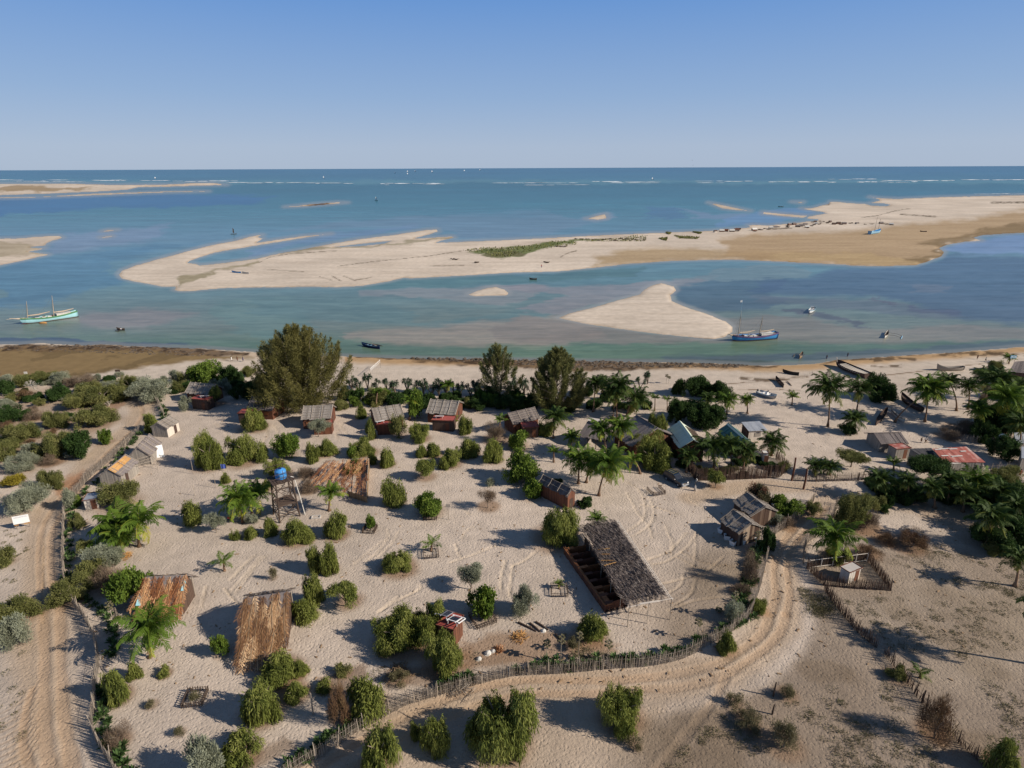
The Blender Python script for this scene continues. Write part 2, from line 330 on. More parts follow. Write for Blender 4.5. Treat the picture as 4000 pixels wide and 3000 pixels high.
# ---- ground and sand
sandm = bpy.data.materials.new('sand'); sandm.use_nodes = True; nt = sandm.node_tree; L = nt.links; bs = nt.nodes['Principled BSDF']
at = nd(nt, 'ShaderNodeAttribute', attribute_name='col'); ar = nd(nt, 'ShaderNodeAttribute', attribute_name='rough')
geo = nd(nt, 'ShaderNodeNewGeometry')
n1 = nd(nt, 'ShaderNodeTexNoise'); n1.inputs['Scale'].default_value = .35; n1.inputs['Detail'].default_value = 8; n1.inputs['Roughness'].default_value = .62
n2 = nd(nt, 'ShaderNodeTexNoise'); n2.inputs['Scale'].default_value = 2.9; n2.inputs['Detail'].default_value = 5; n2.inputs['Roughness'].default_value = .6
vo = nd(nt, 'ShaderNodeTexVoronoi'); vo.inputs['Scale'].default_value = 2.3
wv = nd(nt, 'ShaderNodeVectorMath', operation='MULTIPLY_ADD'); wv.inputs[1].default_value = (.5, .5, .5)
for n in (n1, n2): L.new(geo.outputs['Position'], n.inputs['Vector'])
L.new(n2.outputs['Color'], wv.inputs[0]); L.new(geo.outputs['Position'], wv.inputs[2]); L.new(wv.outputs[0], vo.inputs['Vector'])
mr = nd(nt, 'ShaderNodeMapRange'); mr.inputs[1].default_value = .25; mr.inputs[2].default_value = .75; mr.inputs[3].default_value = .82; mr.inputs[4].default_value = 1.15
L.new(n1.outputs[0], mr.inputs[0])
mul = nd(nt, 'ShaderNodeVectorMath', operation='SCALE'); L.new(at.outputs['Color'], mul.inputs[0]); L.new(mr.outputs[0], mul.inputs['Scale'])
n4 = nd(nt, 'ShaderNodeTexNoise'); n4.inputs['Scale'].default_value = 3.2; n4.inputs['Detail'].default_value = 3; L.new(geo.outputs['Position'], n4.inputs['Vector'])
n5 = nd(nt, 'ShaderNodeTexNoise'); n5.inputs['Scale'].default_value = .16; n5.inputs['Detail'].default_value = 4; L.new(geo.outputs['Position'], n5.inputs['Vector'])
m5 = nd(nt, 'ShaderNodeMapRange'); m5.inputs[1].default_value = .42; m5.inputs[2].default_value = .66; L.new(n5.outputs[0], m5.inputs[0])
m4 = nd(nt, 'ShaderNodeMapRange'); m4.inputs[1].default_value = .60; m4.inputs[2].default_value = .68; L.new(n4.outputs[0], m4.inputs[0])
m6 = nd(nt, 'ShaderNodeMath', operation='MULTIPLY'); L.new(m5.outputs[0], m6.inputs[0]); L.new(m4.outputs[0], m6.inputs[1])
m7 = nd(nt, 'ShaderNodeMath', operation='MULTIPLY'); m7.inputs[1].default_value = .55; m8 = nd(nt, 'ShaderNodeMath', operation='MULTIPLY'); L.new(m6.outputs[0], m8.inputs[0]); L.new(ar.outputs['Fac'], m8.inputs[1]); L.new(m8.outputs[0], m7.inputs[0])
mxl = nd(nt, 'ShaderNodeMix', data_type='RGBA'); mxl.inputs[7].default_value = (.13, .095, .062, 1); L.new(m7.outputs[0], mxl.inputs[0]); L.new(mul.outputs[0], mxl.inputs[6])
L.new(mxl.outputs[2], bs.inputs['Base Color']); bs.inputs['Roughness'].default_value = .95; bs.inputs['Specular IOR Level'].default_value = .08
vr = nd(nt, 'ShaderNodeMapRange'); vr.inputs[1].default_value = 0; vr.inputs[2].default_value = .45; L.new(vo.outputs['Distance'], vr.inputs[0])
ha = nd(nt, 'ShaderNodeMath', operation='MULTIPLY_ADD'); ha.inputs[1].default_value = .5; L.new(vr.outputs[0], ha.inputs[0]); L.new(n2.outputs[0], ha.inputs[2])
bp = nd(nt, 'ShaderNodeBump'); bp.inputs['Distance'].default_value = .13; L.new(ha.outputs[0], bp.inputs['Height']); L.new(ar.outputs['Fac'], bp.inputs['Strength'])
L.new(bp.outputs[0], bs.inputs['Normal'])

# ---- water surface: the colour is that of the bed and of the water over it; the sky mirrors in it
watm = bpy.data.materials.new('lagoon_water'); watm.use_nodes = True; nt = watm.node_tree; L = nt.links; bs = nt.nodes['Principled BSDF']
at = nd(nt, 'ShaderNodeAttribute', attribute_name='col'); geo = nd(nt, 'ShaderNodeNewGeometry')
mp = nd(nt, 'ShaderNodeMapping'); mp.inputs['Scale'].default_value = (.35, 1, 1); mp.inputs['Rotation'].default_value = (0, 0, .2)
n1 = nd(nt, 'ShaderNodeTexNoise'); n1.inputs['Scale'].default_value = .9; n1.inputs['Detail'].default_value = 5; n1.inputs['Roughness'].default_value = .6
n3 = nd(nt, 'ShaderNodeTexNoise'); n3.inputs['Scale'].default_value = .045; n3.inputs['Detail'].default_value = 7; n3.inputs['Roughness'].default_value = .62
L.new(geo.outputs['Position'], mp.inputs[0]); L.new(mp.outputs[0], n1.inputs['Vector']); L.new(mp.outputs[0], n3.inputs['Vector'])
mr = nd(nt, 'ShaderNodeMapRange'); mr.inputs[1].default_value = .3; mr.inputs[2].default_value = .7; mr.inputs[3].default_value = .88; mr.inputs[4].default_value = 1.12
L.new(n3.outputs[0], mr.inputs[0]); mul = nd(nt, 'ShaderNodeVectorMath', operation='SCALE'); L.new(at.outputs['Color'], mul.inputs[0]); L.new(mr.outputs[0], mul.inputs['Scale'])
L.new(mul.outputs[0], bs.inputs['Base Color']); bs.inputs['Roughness'].default_value = .27; bs.inputs['IOR'].default_value = 1.33; bs.inputs['Specular IOR Level'].default_value = .12
bp = nd(nt, 'ShaderNodeBump'); bp.inputs['Strength'].default_value = .5; bp.inputs['Distance'].default_value = .12; L.new(n1.outputs[0], bp.inputs['Height']); L.new(bp.outputs[0], bs.inputs['Normal'])

rows = [100, 106] + [row_dist(y) for y in np.arange(1440, 662, -3.0)] + [3e4, 4.5e4, 7e4, 1.2e5, 2e5, 3.5e5]
rows = [115.0] + [r for r in rows if r > 118]
X, Y = fan_grid(rows, 1.6, .0034)
px, py = PX(X, Y, WZ)
nx = fbm(px / 130, py / 26) - .5; ny = fbm(px / 90 + 9, py / 18 + 4) - .5
qx = px + nx * 150 + (fbm(px / 26, py / 6) - .5) * 60; qy = py + ny * 20 + (fbm(px / 40 + 3, py / 8 + 8) - .5) * 12
ys = np.array([650, 700, 712, 722, 760, 800, 860, 930, 1010, 1100, 1180, 1280, 1345, 1450])
cs = np.array([srgb(46, 104, 138), srgb(56, 114, 138), srgb(80, 132, 142), srgb(40, 104, 122), srgb(50, 112, 132), srgb(64, 124, 142), srgb(86, 134, 152), srgb(98, 138, 160), srgb(92, 134, 150), srgb(92, 132, 142), srgb(102, 128, 130), srgb(110, 126, 122), srgb(92, 120, 108), srgb(90, 110, 100)])
C = np.stack([np.interp(qy, ys, cs[:, i]) for i in range(3)], -1)
R1 = lambda p: zp(0, 620, 2.212, p); R2 = lambda p: zp(1000, 620, 2.212, p); R3 = lambda p: zp(2000, 620, 2.212, p); R4 = lambda p: zp(3000, 620, 2.212, p)
WP = [  # polygon, colour, edge softness in pixels, strength
    (R1([(-300, 345), (1400, 300), (2400, 330), (2212, 400), (1500, 410), (700, 440), (0, 492), (-300, 500)]), srgb(52, 106, 156), 10, .8),
    (R1([(0, 900), (700, 830), (1300, 740), (1700, 740), (1000, 900), (1000, 1000), (1100, 1060), (800, 1130), (300, 1270), (0, 1290)]), srgb(70, 120, 150), 22, .7),
    (R1([(480, 700), (900, 620), (1500, 560), (1300, 700), (900, 780), (450, 830)]), srgb(128, 144, 170), 20, .6),
    (R1([(600, 1350), (1300, 1290), (1700, 1340), (1300, 1460), (800, 1460), (600, 1400)]), srgb(138, 132, 132), 26, .7),
    (R1([(1850, 1300), (2000, 1230), (2600, 1180), (2700, 1500), (2212, 1560), (1900, 1420)]), srgb(98, 132, 130), 16, .6),
    (R1([(-300, 1540), (0, 1535), (500, 1545), (1000, 1590), (1700, 1600), (1400, 1640), (-300, 1640)]), srgb(62, 78, 108), 7, .8),
    (R2([(-100, 790), (600, 655), (1400, 570), (1500, 600), (700, 690), (300, 760), (-100, 870)]), srgb(108, 134, 168), 10, .6),
    (R2([(100, 620), (800, 540), (1500, 500), (2400, 440), (2900, 560), (2212, 690), (1700, 700), (1600, 600), (900, 600)]), srgb(112, 138, 160), 14, .6),
    (R2([(1200, 440), (2212, 420), (2700, 480), (2400, 500), (1500, 500)]), srgb(74, 130, 152), 14, .35),
    (R2([(1300, 1040), (1700, 1020), (2400, 1000), (3000, 950), (3300, 940), (3200, 1010), (2400, 1075), (1700, 1110), (900, 1130), (700, 1115)]), srgb(78, 118, 122), 9, .85),
    (R2([(900, 1140), (2300, 1100), (2500, 1090), (2300, 1230), (2100, 1260), (1400, 1200), (900, 1180)]), srgb(134, 138, 140), 10, .75),
    (R2([(0, 1200), (900, 1180), (1300, 1300), (1500, 1420), (2100, 1330), (2500, 1230), (2600, 1330), (1900, 1480), (1300, 1430), (700, 1400), (0, 1350)]), srgb(92, 124, 128), 16, .7),
    (R2([(780, 1500), (1500, 1450), (2300, 1370), (2700, 1330), (2900, 1400), (3000, 1560), (2400, 1640), (1200, 1610), (800, 1560)]), srgb(146, 138, 128), 22, .85),
    (R3([(0, 1330), (400, 1400), (1200, 1500), (1700, 1560), (1600, 1600), (0, 1590), (-200, 1480)]), srgb(132, 126, 120), 10, .75),
    (R3([(-100, 1095), (1000, 1090), (1200, 1060), (1800, 1000), (1850, 1030), (1700, 1060), (1420, 1110), (1150, 1160), (400, 1350), (0, 1300), (500, 1180), (-100, 1130)]), srgb(140, 136, 140), 9, .7),
    (R3([(1390, 1110), (1700, 1060), (1800, 1040), (2300, 1020), (2300, 1300), (2000, 1310), (1700, 1330), (1400, 1220), (1370, 1170)]), srgb(68, 94, 118), 18, .72),
    (R4([(-100, 1060), (330, 1020), (700, 940), (1400, 920), (1600, 830), (2300, 860), (2300, 1420), (2000, 1430), (1650, 1370), (1250, 1250), (1000, 1200), (500, 1190), (-100, 1160)]), srgb(68, 94, 126), 24, .74),
    (R4([(-100, 1190), (500, 1200), (1000, 1230), (1400, 1290), (1750, 1370), (1500, 1380), (900, 1320), (500, 1290), (-100, 1240)]), srgb(96, 108, 122), 14, .7),
    (R4([(1150, 1085), (1600, 1100), (1500, 1165), (1250, 1140)]), srgb(104, 116, 132), 8, .6),
    (R4([(500, 1330), (860, 1430), (880, 1468), (700, 1420), (350, 1360), (120, 1290), (300, 1290)]), srgb(88, 92, 108), 5, .75),
    (R4([(900, 1190), (1080, 1240), (1060, 1280), (950, 1250)]), srgb(92, 92, 110), 5, .6),
    (R4([(1180, 1260), (1700, 1320), (1650, 1350), (1200, 1310)]), srgb(86, 92, 116), 6, .6),
    (R4([(0, 920), (200, 930), (320, 975), (310, 1020), (-300, 1060), (-700, 1040), (-500, 960)]), srgb(108, 134, 142), 4, .8),
    (R4([(1550, 800), (1500, 770), (1900, 680), (2400, 640), (2400, 820), (1700, 830)]), srgb(118, 144, 188), 12, .7),
    (R4([(-700, 1420), (0, 1350), (400, 1380), (900, 1480), (1700, 1440), (2300, 1470), (2300, 1560), (900, 1600), (-600, 1600)]), srgb(132, 128, 122), 16, .75),
    (R4([(-900, 1690), (300, 1680), (1300, 1640), (2300, 1560), (2300, 1700), (-900, 1760)]), srgb(80, 92, 110), 8, .65),
    (R3([(-300, 1610), (1500, 1600), (2500, 1560), (2700, 1600), (2000, 1700), (-300, 1760)]), srgb(94, 122, 104), 10, .6),
    (R3([(-2000, 1738), (1000, 1735), (2300, 1745), (2300, 1790), (-2000, 1790)]), srgb(66, 78, 80), 5, .7),
    (R3([(1180, 430), (1400, 425), (1500, 500), (1300, 525), (1150, 510)]), srgb(72, 110, 150), 8, .6),
    (R3([(550, 530), (800, 460), (900, 470), (870, 530), (700, 545)]), srgb(140, 152, 172), 10, .6),
    (R3([(1390, 430), (1700, 480), (2100, 480), (2000, 530), (1600, 520)]), srgb(126, 144, 172), 8, .6),
    (R4([(200, 420), (500, 460), (0, 560), (-400, 600), (-300, 520)]), srgb(112, 146, 190), 10, .6),
]
for poly, col, soft, st in WP:
    sd = poly_sd(qx, qy, poly, pad=soft * 1.5 + 6, yk=1.0)
    blend(C, col, sstep(-soft * .6, soft * .6, sd) * st)
streak = fbm(px / 260 + 3, py / 5.0, 3) - .5
C = C * (1 + streak[..., None] * .30)
st2 = (fbm((px + nx * 90) / 70 + 11, (py + ny * 16) / 4.0 + 2, 4) - .5) * sstep(760, 1000, py); C = C * (1 + st2[..., None] * np.array([.55, .38, .30]))
# pale shallow rims around the bars
rim = np.full(px.shape, -30.0)
for b in BARS + [MAIN]: rim = np.maximum(rim, poly_sd(px, py, b, pad=30, yk=2.0))
blend(C, srgb(150, 152, 150), sstep(-26, 0, rim) * .7)
sh = poly_sd(px, py, MAIN, pad=30, yk=1.3)
blend(C, srgb(92, 98, 98), sstep(-16, 0, sh) * .5)
lum = C.mean(-1, keepdims=True); lagk = (sstep(820, 1050, py) * .12)[..., None]; C = C * (1 - lagk) + lum * lagk * 1.0; C = C * (1 + .22 * sstep(800, 1050, py))[..., None]
WK = 0.80
Cw = np.clip(C * WK - np.array([.006, .012, .030])[None, None], .004, 1)
water = sheet('water', X, Y, np.full(X.shape, WZ), Cw, watm); tag(water, 'shallow blue green lagoon and sea with pale sandy shallows', None, None, 'structure')

rows = [30.0] + [row_dist(y) for y in np.arange(3250, 1420, -4.0)] + [row_dist(y) for y in np.arange(1420, 708, -2.5)]
X, Y = fan_grid(rows, 1.25, .0025)
px, py = PX(X, Y, 0.0)
sd = np.full(px.shape, -60.0)
for b in BARS: sd = np.maximum(sd, poly_sd(px, py, wiggle(b, .8), pad=60, yk=2.0))
for h in HOLES: sd = np.minimum(sd, -poly_sd(px, py, h, pad=60, yk=2.0))
sm = poly_sd(px, py, wiggle(MAIN, 1.5), pad=60, yk=1.6)
f1 = fbm(X / 9, Y / 9); f2 = fbm(X / 2.2 + 5, Y / 2.2, 3); f3 = fbm(X / 30 + 3, Y / 30)
# colours
C = np.zeros(px.shape + (3,)); C[:] = srgb(216, 200, 180)
lk = np.clip((py - 1380) / 200, 0, 1)
C = C * (1 - lk[..., None]) + np.array(srgb(207, 190, 172)) * lk[..., None]
C = C * (1 + (f3 - .5)[..., None] * .4)
bx = px + (fbm(px / 60, py / 20) - .5) * 90; by = py + (fbm(px / 50 + 7, py / 12) - .5) * 24
LP = [
    (R3([(700, 900), (760, 850), (1000, 780), (1300, 765), (2212, 800), (2400, 800), (3000, 830), (3600, 880), (3600, 940), (3300, 930), (2900, 925), (2212, 875), (1600, 870), (1000, 905), (720, 925)]), srgb(180, 154, 116), 26, .85),
    (R4([(-400, 690), (0, 650), (700, 620), (1200, 560), (1700, 520), (2400, 420), (2600, 560), (2400, 640), (1850, 660), (1500, 740), (1520, 830), (1300, 900), (400, 900), (-400, 850)]), srgb(182, 154, 116), 26, .85),
    (R4([(1500, 760), (1300, 740), (1900, 600), (2400, 520), (2400, 640), (1850, 680), (1550, 740), (1540, 850), (1300, 890), (1150, 860), (1450, 820)]), srgb(132, 112, 80), 10, .75),
    (R4([(150, 810), (800, 815), (1250, 870), (1350, 895), (1000, 915), (500, 890), (0, 850)]), srgb(196, 170, 128), 10, .7),
    (R1([(1520, 1100), (1600, 1010), (2000, 930), (2212, 880), (2212, 920), (1850, 970), (1700, 1060)]), srgb(150, 140, 108), 9, .8),
    (R2([(0, 860), (300, 800), (600, 745), (700, 765), (1100, 735), (1700, 670), (1720, 690), (1300, 740), (700, 780), (200, 820)]), srgb(160, 150, 122), 6, .8),
    (R1([(-300, 700), (200, 730), (390, 760), (240, 800), (400, 830), (0, 840), (-300, 900)]), srgb(172, 158, 130), 8, .7),
    (R1([(-300, 240), (500, 240), (850, 255), (500, 275), (0, 290), (-300, 290)]), srgb(160, 136, 100), 4, .8),
    (R2([(1780, 795), (1950, 770), (2212, 765), (2400, 735), (2650, 705), (2900, 700), (3100, 695), (2800, 720), (2560, 760), (2400, 800), (2212, 860), (2050, 850), (1950, 810)]), srgb(112, 122, 72), 5, .95),
    (R2([(1950, 815), (2200, 800), (2350, 810), (2250, 850), (2050, 850)]), srgb(120, 108, 84), 5, .6),
    ([(1113, 808), (1226, 796), (1316, 789), (1357, 791), (1271, 799), (1181, 806)], srgb(120, 92, 62), 3, 1),
]
C[py < 1330] *= 1.07
for poly, col, soft, st in LP:
    s_ = poly_sd(bx, by, poly, pad=soft * 2 + 8); blend(C, col, sstep(-soft * .5, soft * .5, s_) * st)
stk = fbm(px / 150 + 2, py / 5 + 1, 4) - .5; C = C * (1 + np.where(py < 1330, stk, 0)[..., None] * np.array([.35, .38, .42]))
# dark drift lines and rocky bits on the far bar
for pts, w in ((R4([(390, 345), (470, 355), (520, 385), (470, 385), (420, 360)]), 9), (R4([(1150, 480), (1450, 500)]), 3.5), (R4([(1930, 378), (2212, 378), (2700, 375)]), 5), (R4([(800, 510), (950, 490), (1100, 450), (1230, 430)]), 1.4), (R4([(0, 610), (200, 600)]), 3), (R2([(20, 900), (120, 850), (300, 820), (700, 795)]), 1.2), (R2([(700, 930), (1000, 890), (1500, 840), (1780, 795)]), 1.2), (R2([(1500, 925), (1800, 922)]), 1.6), (R2([(100, 960), (250, 965), (420, 978)]), 1.5), (R2([(550, 1020), (660, 1050)]), 1.8), (R2([(650, 1010), (740, 1060)]), 2), (R2([(760, 1015), (850, 1050), (1000, 1025)]), 1.8), (R4([(1000, 560), (1080, 572)]), 3), (R3([(420, 850), (480, 815), (560, 795)]), 2)):
    d = line_d(px, py, pts, 20); blend(C, srgb(112, 98, 80), (1 - sstep(w * .4, w * 1.2, d)) * (.45 + .5 * (f2 > .5)))
# mainland shore bands
sw = sm + (fbm(px / 40, py / 12) - .5) * 14
left = 1 - sstep(900, 1300, px)
wet = sstep(0, 8, sw) * (1 - sstep(26, 62 , sw)); blend(C, srgb(190, 152, 104), wet * np.where(px > 1350, .85, .35) * sstep(0, 1, px - 900))
flat = poly_sd(bx, by, [(-900, 1350), (500, 1355), (820, 1385), (1000, 1400), (800, 1408), (560, 1432), (330, 1470), (0, 1480), (-900, 1500)], 40)
blend(C, srgb(140, 116, 76), sstep(-8, 8, flat) * .95)
blend(C, srgb(100, 84, 58), sstep(-8, 8, flat) * (f1 > .56) * .45)
reef = np.maximum(poly_sd(bx, by, zp(700, 1350, 2.765, [(-1900, -20), (0, 0), (400, 40), (760, 70), (700, 110), (300, 115), (0, 100), (-300, 60), (-1900, 60)]), 30),
                  np.maximum(poly_sd(bx, by, zp(1400, 1350, 2.765, [(0, 105), (600, 120), (1500, 130), (2100, 150), (2100, 240), (1700, 250), (1200, 200), (700, 180), (300, 140), (0, 125)]), 30),
                             poly_sd(bx, by, zp(2100, 1350, 2.765, [(-100, 150), (430, 165), (1200, 170), (2212, 195), (2600, 215), (2550, 240), (1900, 240), (1300, 255), (600, 290), (-100, 260)]), 30)))
rk = sstep(-4, 5, reef); blend(C, np.array(srgb(112, 90, 66)), rk * .9)
blend(C, srgb(58, 46, 36), rk * sstep(.5, .62, f2) * .75); blend(C, srgb(150, 122, 86), rk * (1 - sstep(.3, .42, f2)) * .5)
for pts in (zp(2800, 1350, 3.687, [(1500, 250), (1700, 215), (1950, 195), (2212, 180)]), zp(3400, 1350, 3.687, [(0, 190), (300, 140), (600, 130), (1000, 130), (1300, 150)]), zp(3400, 1350, 3.687, [(60, 215), (400, 180), (640, 200)]), zp(3400, 1350, 3.687, [(1100, 100), (1500, 95), (1900, 110)]), zp(3400, 1350, 3.687, [(1450, 125), (1900, 130), (2212, 135)]), zp(3400, 1350, 3.687, [(0, 300), (250, 290), (500, 295)]), zp(2800, 1350, 3.687, [(350, 470), (700, 500), (1300, 455)])):
    d = line_d(px, py, pts, 30); blend(C, srgb(92, 74, 54), (1 - sstep(3, 9, d)) * sstep(.36, .56, f2) * .85)
# tidemarks on the beach
for pts in (zp(2800, 1350, 3.687, [(0, 560), (600, 520), (1000, 480), (1300, 450)]), zp(3400, 1350, 3.687, [(200, 430), (800, 360), (1500, 270), (1700, 250)]), zp(2800, 1350, 3.687, [(300, 640), (800, 630), (1200, 650)])):
    d = line_d(px, py, pts, 12); blend(C, srgb(128, 106, 82), (1 - sstep(.8, 3, d)) * (.3 + .6 * (f2 > .5)))
# village ground
RD = srgb(190, 164, 134)
Zd = np.zeros(px.shape)
near = py > 1500
def track(pts, w, col, k, dig, px_pts=True):
    d = line_d(X, Y, wline(pts), w * 3 + 1) + (f2 - .5) * w * .5 + (f1 - .5) * w * .5
    blend(C, col, (1 - sstep(w * .55, w * 1.15, d)) * k)
    Zd[:] = Zd - (1 - sstep(w * .3, w * 1.0, d)) * dig + dig * .6 * np.exp(-((d - w * 1.25) / (w * .35)) ** 2)
ROADS = [
    ([(140, 3150), (165, 2900), (168, 2700), (172, 2500), (176, 2350), (172, 2200), (178, 2085), (210, 2010), (262, 1925), (320, 1850), (390, 1780), (460, 1712), (524, 1668), (557, 1610), (539, 1574), (488, 1553), (440, 1549)], 2.6),
    ([(1050, 3120), (1350, 2950), (1600, 2815), (1853, 2715), (2142, 2685), (2400, 2684), (2617, 2662), (2834, 2608), (2960, 2522), (3030, 2440), (3055, 2360), (3052, 2280), (3048, 2193), (3095, 2098), (3175, 2019), (3213, 1978), (3222, 1930), (3180, 1905), (2900, 1905), (2700, 1945)], 2.3),
]
for pts, w in ROADS:
    d = line_d(X, Y, wline(pts), w * 3); blend(C, RD, (1 - sstep(w * .6, w * 1.5, d + (f1 - .5) * 2)) * .62)
    Zd -= (1 - sstep(w * .5, w * 1.6, d)) * .05
TR = [
    zp(0, 2400, 2.765, [(600, -350), (540, -150), (470, 0), (480, 400), (480, 900), (490, 1300), (540, 1659), (580, 1900)]), zp(0, 2400, 2.765, [(700, -300), (655, -100), (650, 0), (660, 400), (680, 1000), (700, 1200), (760, 1500), (820, 1800)]),
    zp(0, 2400, 2.765, [(350, 800), (270, 1100), (250, 1400), (330, 1659), (400, 1900)]),
    [(158, 2302), (150, 2175), (160, 2085), (190, 2013), (232, 1950), (278, 1893), (335, 1857), (420, 1765), (500, 1695), (545, 1640), (555, 1600), (530, 1565), (480, 1551)],
    [(210, 2300), (196, 2175), (204, 2085), (232, 2030), (285, 1955), (345, 1880), (430, 1800), (500, 1720)],
    [(3073, 2400), (3051, 2465), (2997, 2527), (2924, 2581), (2834, 2635), (2725, 2671), (2617, 2689), (2508, 2692), (2400, 2704), (2251, 2710), (2070, 2712), (1900, 2745), (1740, 2805), (1600, 2860), (1480, 2930), (1350, 3020)],
    [(3008, 2400), (2979, 2472), (2924, 2519), (2834, 2581), (2725, 2613), (2617, 2635), (2400, 2657), (2142, 2655), (1998, 2662), (1853, 2691), (1708, 2746), (1600, 2792), (1450, 2872), (1300, 2962), (1200, 3030)],
    [(3073, 2400), (3085, 2330), (3078, 2260), (3075, 2190), (3118, 2105), (3195, 2022), (3232, 1980)], [(3008, 2400), (3030, 2330), (3025, 2260), (3028, 2190), (3075, 2095), (3155, 2015), (3195, 1975)],
    [(2834, 2650), (2798, 2725), (2744, 2798), (2653, 2906), (2574, 3000), (2480, 3120)],
]
rngk = random.Random(2)
for p in TR: track(p, rngk.uniform(.45, .72), srgb(190, 156, 122), .42, .055)
R5 = lambda p: zp(2100, 1850, 2.765, p); R6 = lambda p: zp(1400, 1850, 2.765, p); R7 = lambda p: zp(700, 1850, 2.765, p); R8 = lambda p: zp(700, 1350, 2.765, p)
for p in [R5([(900, 60), (1080, 170), (1150, 330), (1130, 500), (1000, 600), (900, 680)]), R5([(1150, 150), (1200, 250), (1250, 400), (1200, 560), (1020, 680)]), R5([(1800, 500), (1700, 660), (1600, 800), (1400, 940), (1240, 980)]), R5([(1600, 640), (1500, 760), (1380, 860), (1180, 930)]),
          R5([(1700, 1130), (1650, 1300), (1450, 1430)]), R5([(1570, 1080), (1540, 1200), (1400, 1300)]), R5([(1540, 840), (1700, 920), (1860, 980), (2150, 1010)]), R5([(1500, 900), (1700, 1000), (1850, 1040)]), R5([(1380, 560), (1400, 640), (1450, 740), (1440, 880)]),
          R5([(950, 200), (1020, 320), (1080, 430), (1190, 560), (1230, 700)]), R5([(1100, 330), (1300, 370), (1520, 440)]), R5([(1600, 250), (1800, 380), (2100, 560)]), R5([(1700, 640), (1700, 830), (1680, 1000)]), R5([(1300, 1200), (1500, 1150), (1800, 1060), (2000, 900)]), R5([(1400, 1480), (1700, 1370), (2000, 1330)]),
          R6([(1040, 760), (1070, 850), (1100, 900)]), R6([(980, 960), (1300, 850), (1600, 720)]), R6([(1580, 940), (1540, 1100), (1530, 1250)]), R6([(1660, 980), (1640, 1150), (1620, 1330)]), R6([(1660, 1000), (1800, 930), (1900, 850)]), R6([(300, 600), (310, 700), (200, 850), (60, 950)]), R6([(420, 620), (380, 720), (250, 860), (100, 1000)]),
          R6([(240, 1480), (450, 1350), (650, 1250), (660, 1200)]), R6([(200, 1500), (420, 1330)]), R6([(1070, 290), (1150, 400), (1200, 440)]), R6([(1110, 700), (1160, 620), (1240, 570)]), R7([(530, 1300), (700, 1100), (870, 900)]), R7([(600, 1290), (780, 1050), (920, 890)]), R7([(540, 1150), (720, 960), (820, 880)]), R7([(230, 1450), (260, 1300), (280, 1220)]), R7([(480, 1240), (560, 1340), (640, 1420)]), R7([(1880, 980), (2100, 800), (2212, 720)]),
          R8([(830, 880), (950, 930), (900, 1050), (950, 1110)]), R8([(1000, 850), (1060, 950), (1010, 1080)]), R8([(1700, 820), (1760, 900), (1850, 1020)]), R8([(1780, 820), (1700, 920), (1680, 1000)]), R8([(380, 840), (480, 920), (520, 1000)])]:
    for off in (0, 7):
        track([(a + off, b + off * .15) for a, b in p], .2, srgb(218, 198, 172), .35, .085)
for k in range(11):                                   # wheel marks fanning off the left road
    y0 = 2720 + k * 24; track([(150, y0 - 60), (110, y0), (40, y0 + 50), (-60, y0 + 95)], .16, srgb(170, 140, 112), .3, .05)
rngg = random.Random(3)
for k in range(9):
    y0 = 2100 + k * 34; track([(172 - k, y0), (168, y0 + 60)], .2, srgb(200, 165, 125), .3, .03)
GREYS = [([(2600, 2500), (3000, 2700), (3400, 2600), (3400, 3200), (2400, 3200)], srgb(176, 156, 134), 60, .5), ([(1500, 2720), (2300, 2740), (2600, 2760), (2300, 3200), (1400, 3200)], srgb(188, 164, 136), 60, .5),
         (zp(1600, 2400, 2.765, [(650, 300), (900, 200), (1200, 180), (1500, 160), (1900, 230), (2212, 330), (2212, 440), (1000, 560), (600, 600), (560, 450)]), srgb(150, 116, 84), 26, .75),
         (zp(1600, 2400, 2.765, [(-300, 600), (100, 560), (500, 560), (300, 760), (-300, 800)]), srgb(132, 104, 80), 24, .7),
         (zp(800, 2400, 2.765, [(1150, 700), (1400, 620), (1700, 520), (1750, 680), (1500, 1100), (1350, 1150), (1350, 800)]), srgb(126, 98, 76), 18, .7),
         (zp(800, 2400, 2.765, [(700, 1400), (900, 1300), (1000, 1450), (600, 1659), (200, 1659), (400, 1560)]), srgb(128, 104, 82), 24, .6),
         (zp(3300, 1750, 3.16, [(-200, 560), (600, 560), (1300, 520), (2400, 700), (2400, 1400), (1500, 1150), (900, 800), (200, 700)]), srgb(150, 124, 96), 30, .6),
         (zp(0, 1850, 2.765, [(-200, 150), (500, 380), (450, 560), (-200, 560)]), srgb(172, 146, 116), 30, .4),
         (zp(0, 1350, 2.765, [(-300, 420), (1200, 500), (1300, 600), (1100, 900), (900, 1200), (300, 1400), (-300, 1400)]), srgb(158, 132, 106), 30, .6),
         (zp(0, 1350, 2.765, [(1170, 780), (1250, 620), (1350, 600), (1300, 700), (1200, 800)]), srgb(140, 98, 66), 14, .6),
         (zp(0, 1350, 2.765, [(560, 1559), (700, 1450), (900, 1330), (850, 1500), (640, 1640)]), srgb(176, 122, 82), 16, .6)]
for poly, col, soft, st in GREYS:
    s_ = poly_sd(bx, by, poly, pad=soft * 2); blend(C, col, sstep(-soft * .6, soft * .6, s_) * st * (.6 + .6 * f1))
scr = sstep(2560, 2860, px + (py - 2000) * .25) * sstep(2020, 2200, py) * (py > 2000)      # rough scrubby ground to the lower right, its brown deepened to paint in lens vignetting
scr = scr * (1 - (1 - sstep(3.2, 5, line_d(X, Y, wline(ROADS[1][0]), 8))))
blend(C, srgb(143, 126, 108), scr * .8); blend(C, srgb(122, 104, 82), scr * sstep(.52, .66, f1) * .45); blend(C, srgb(196, 178, 154), scr * sstep(.55, .75, f3) * .4)
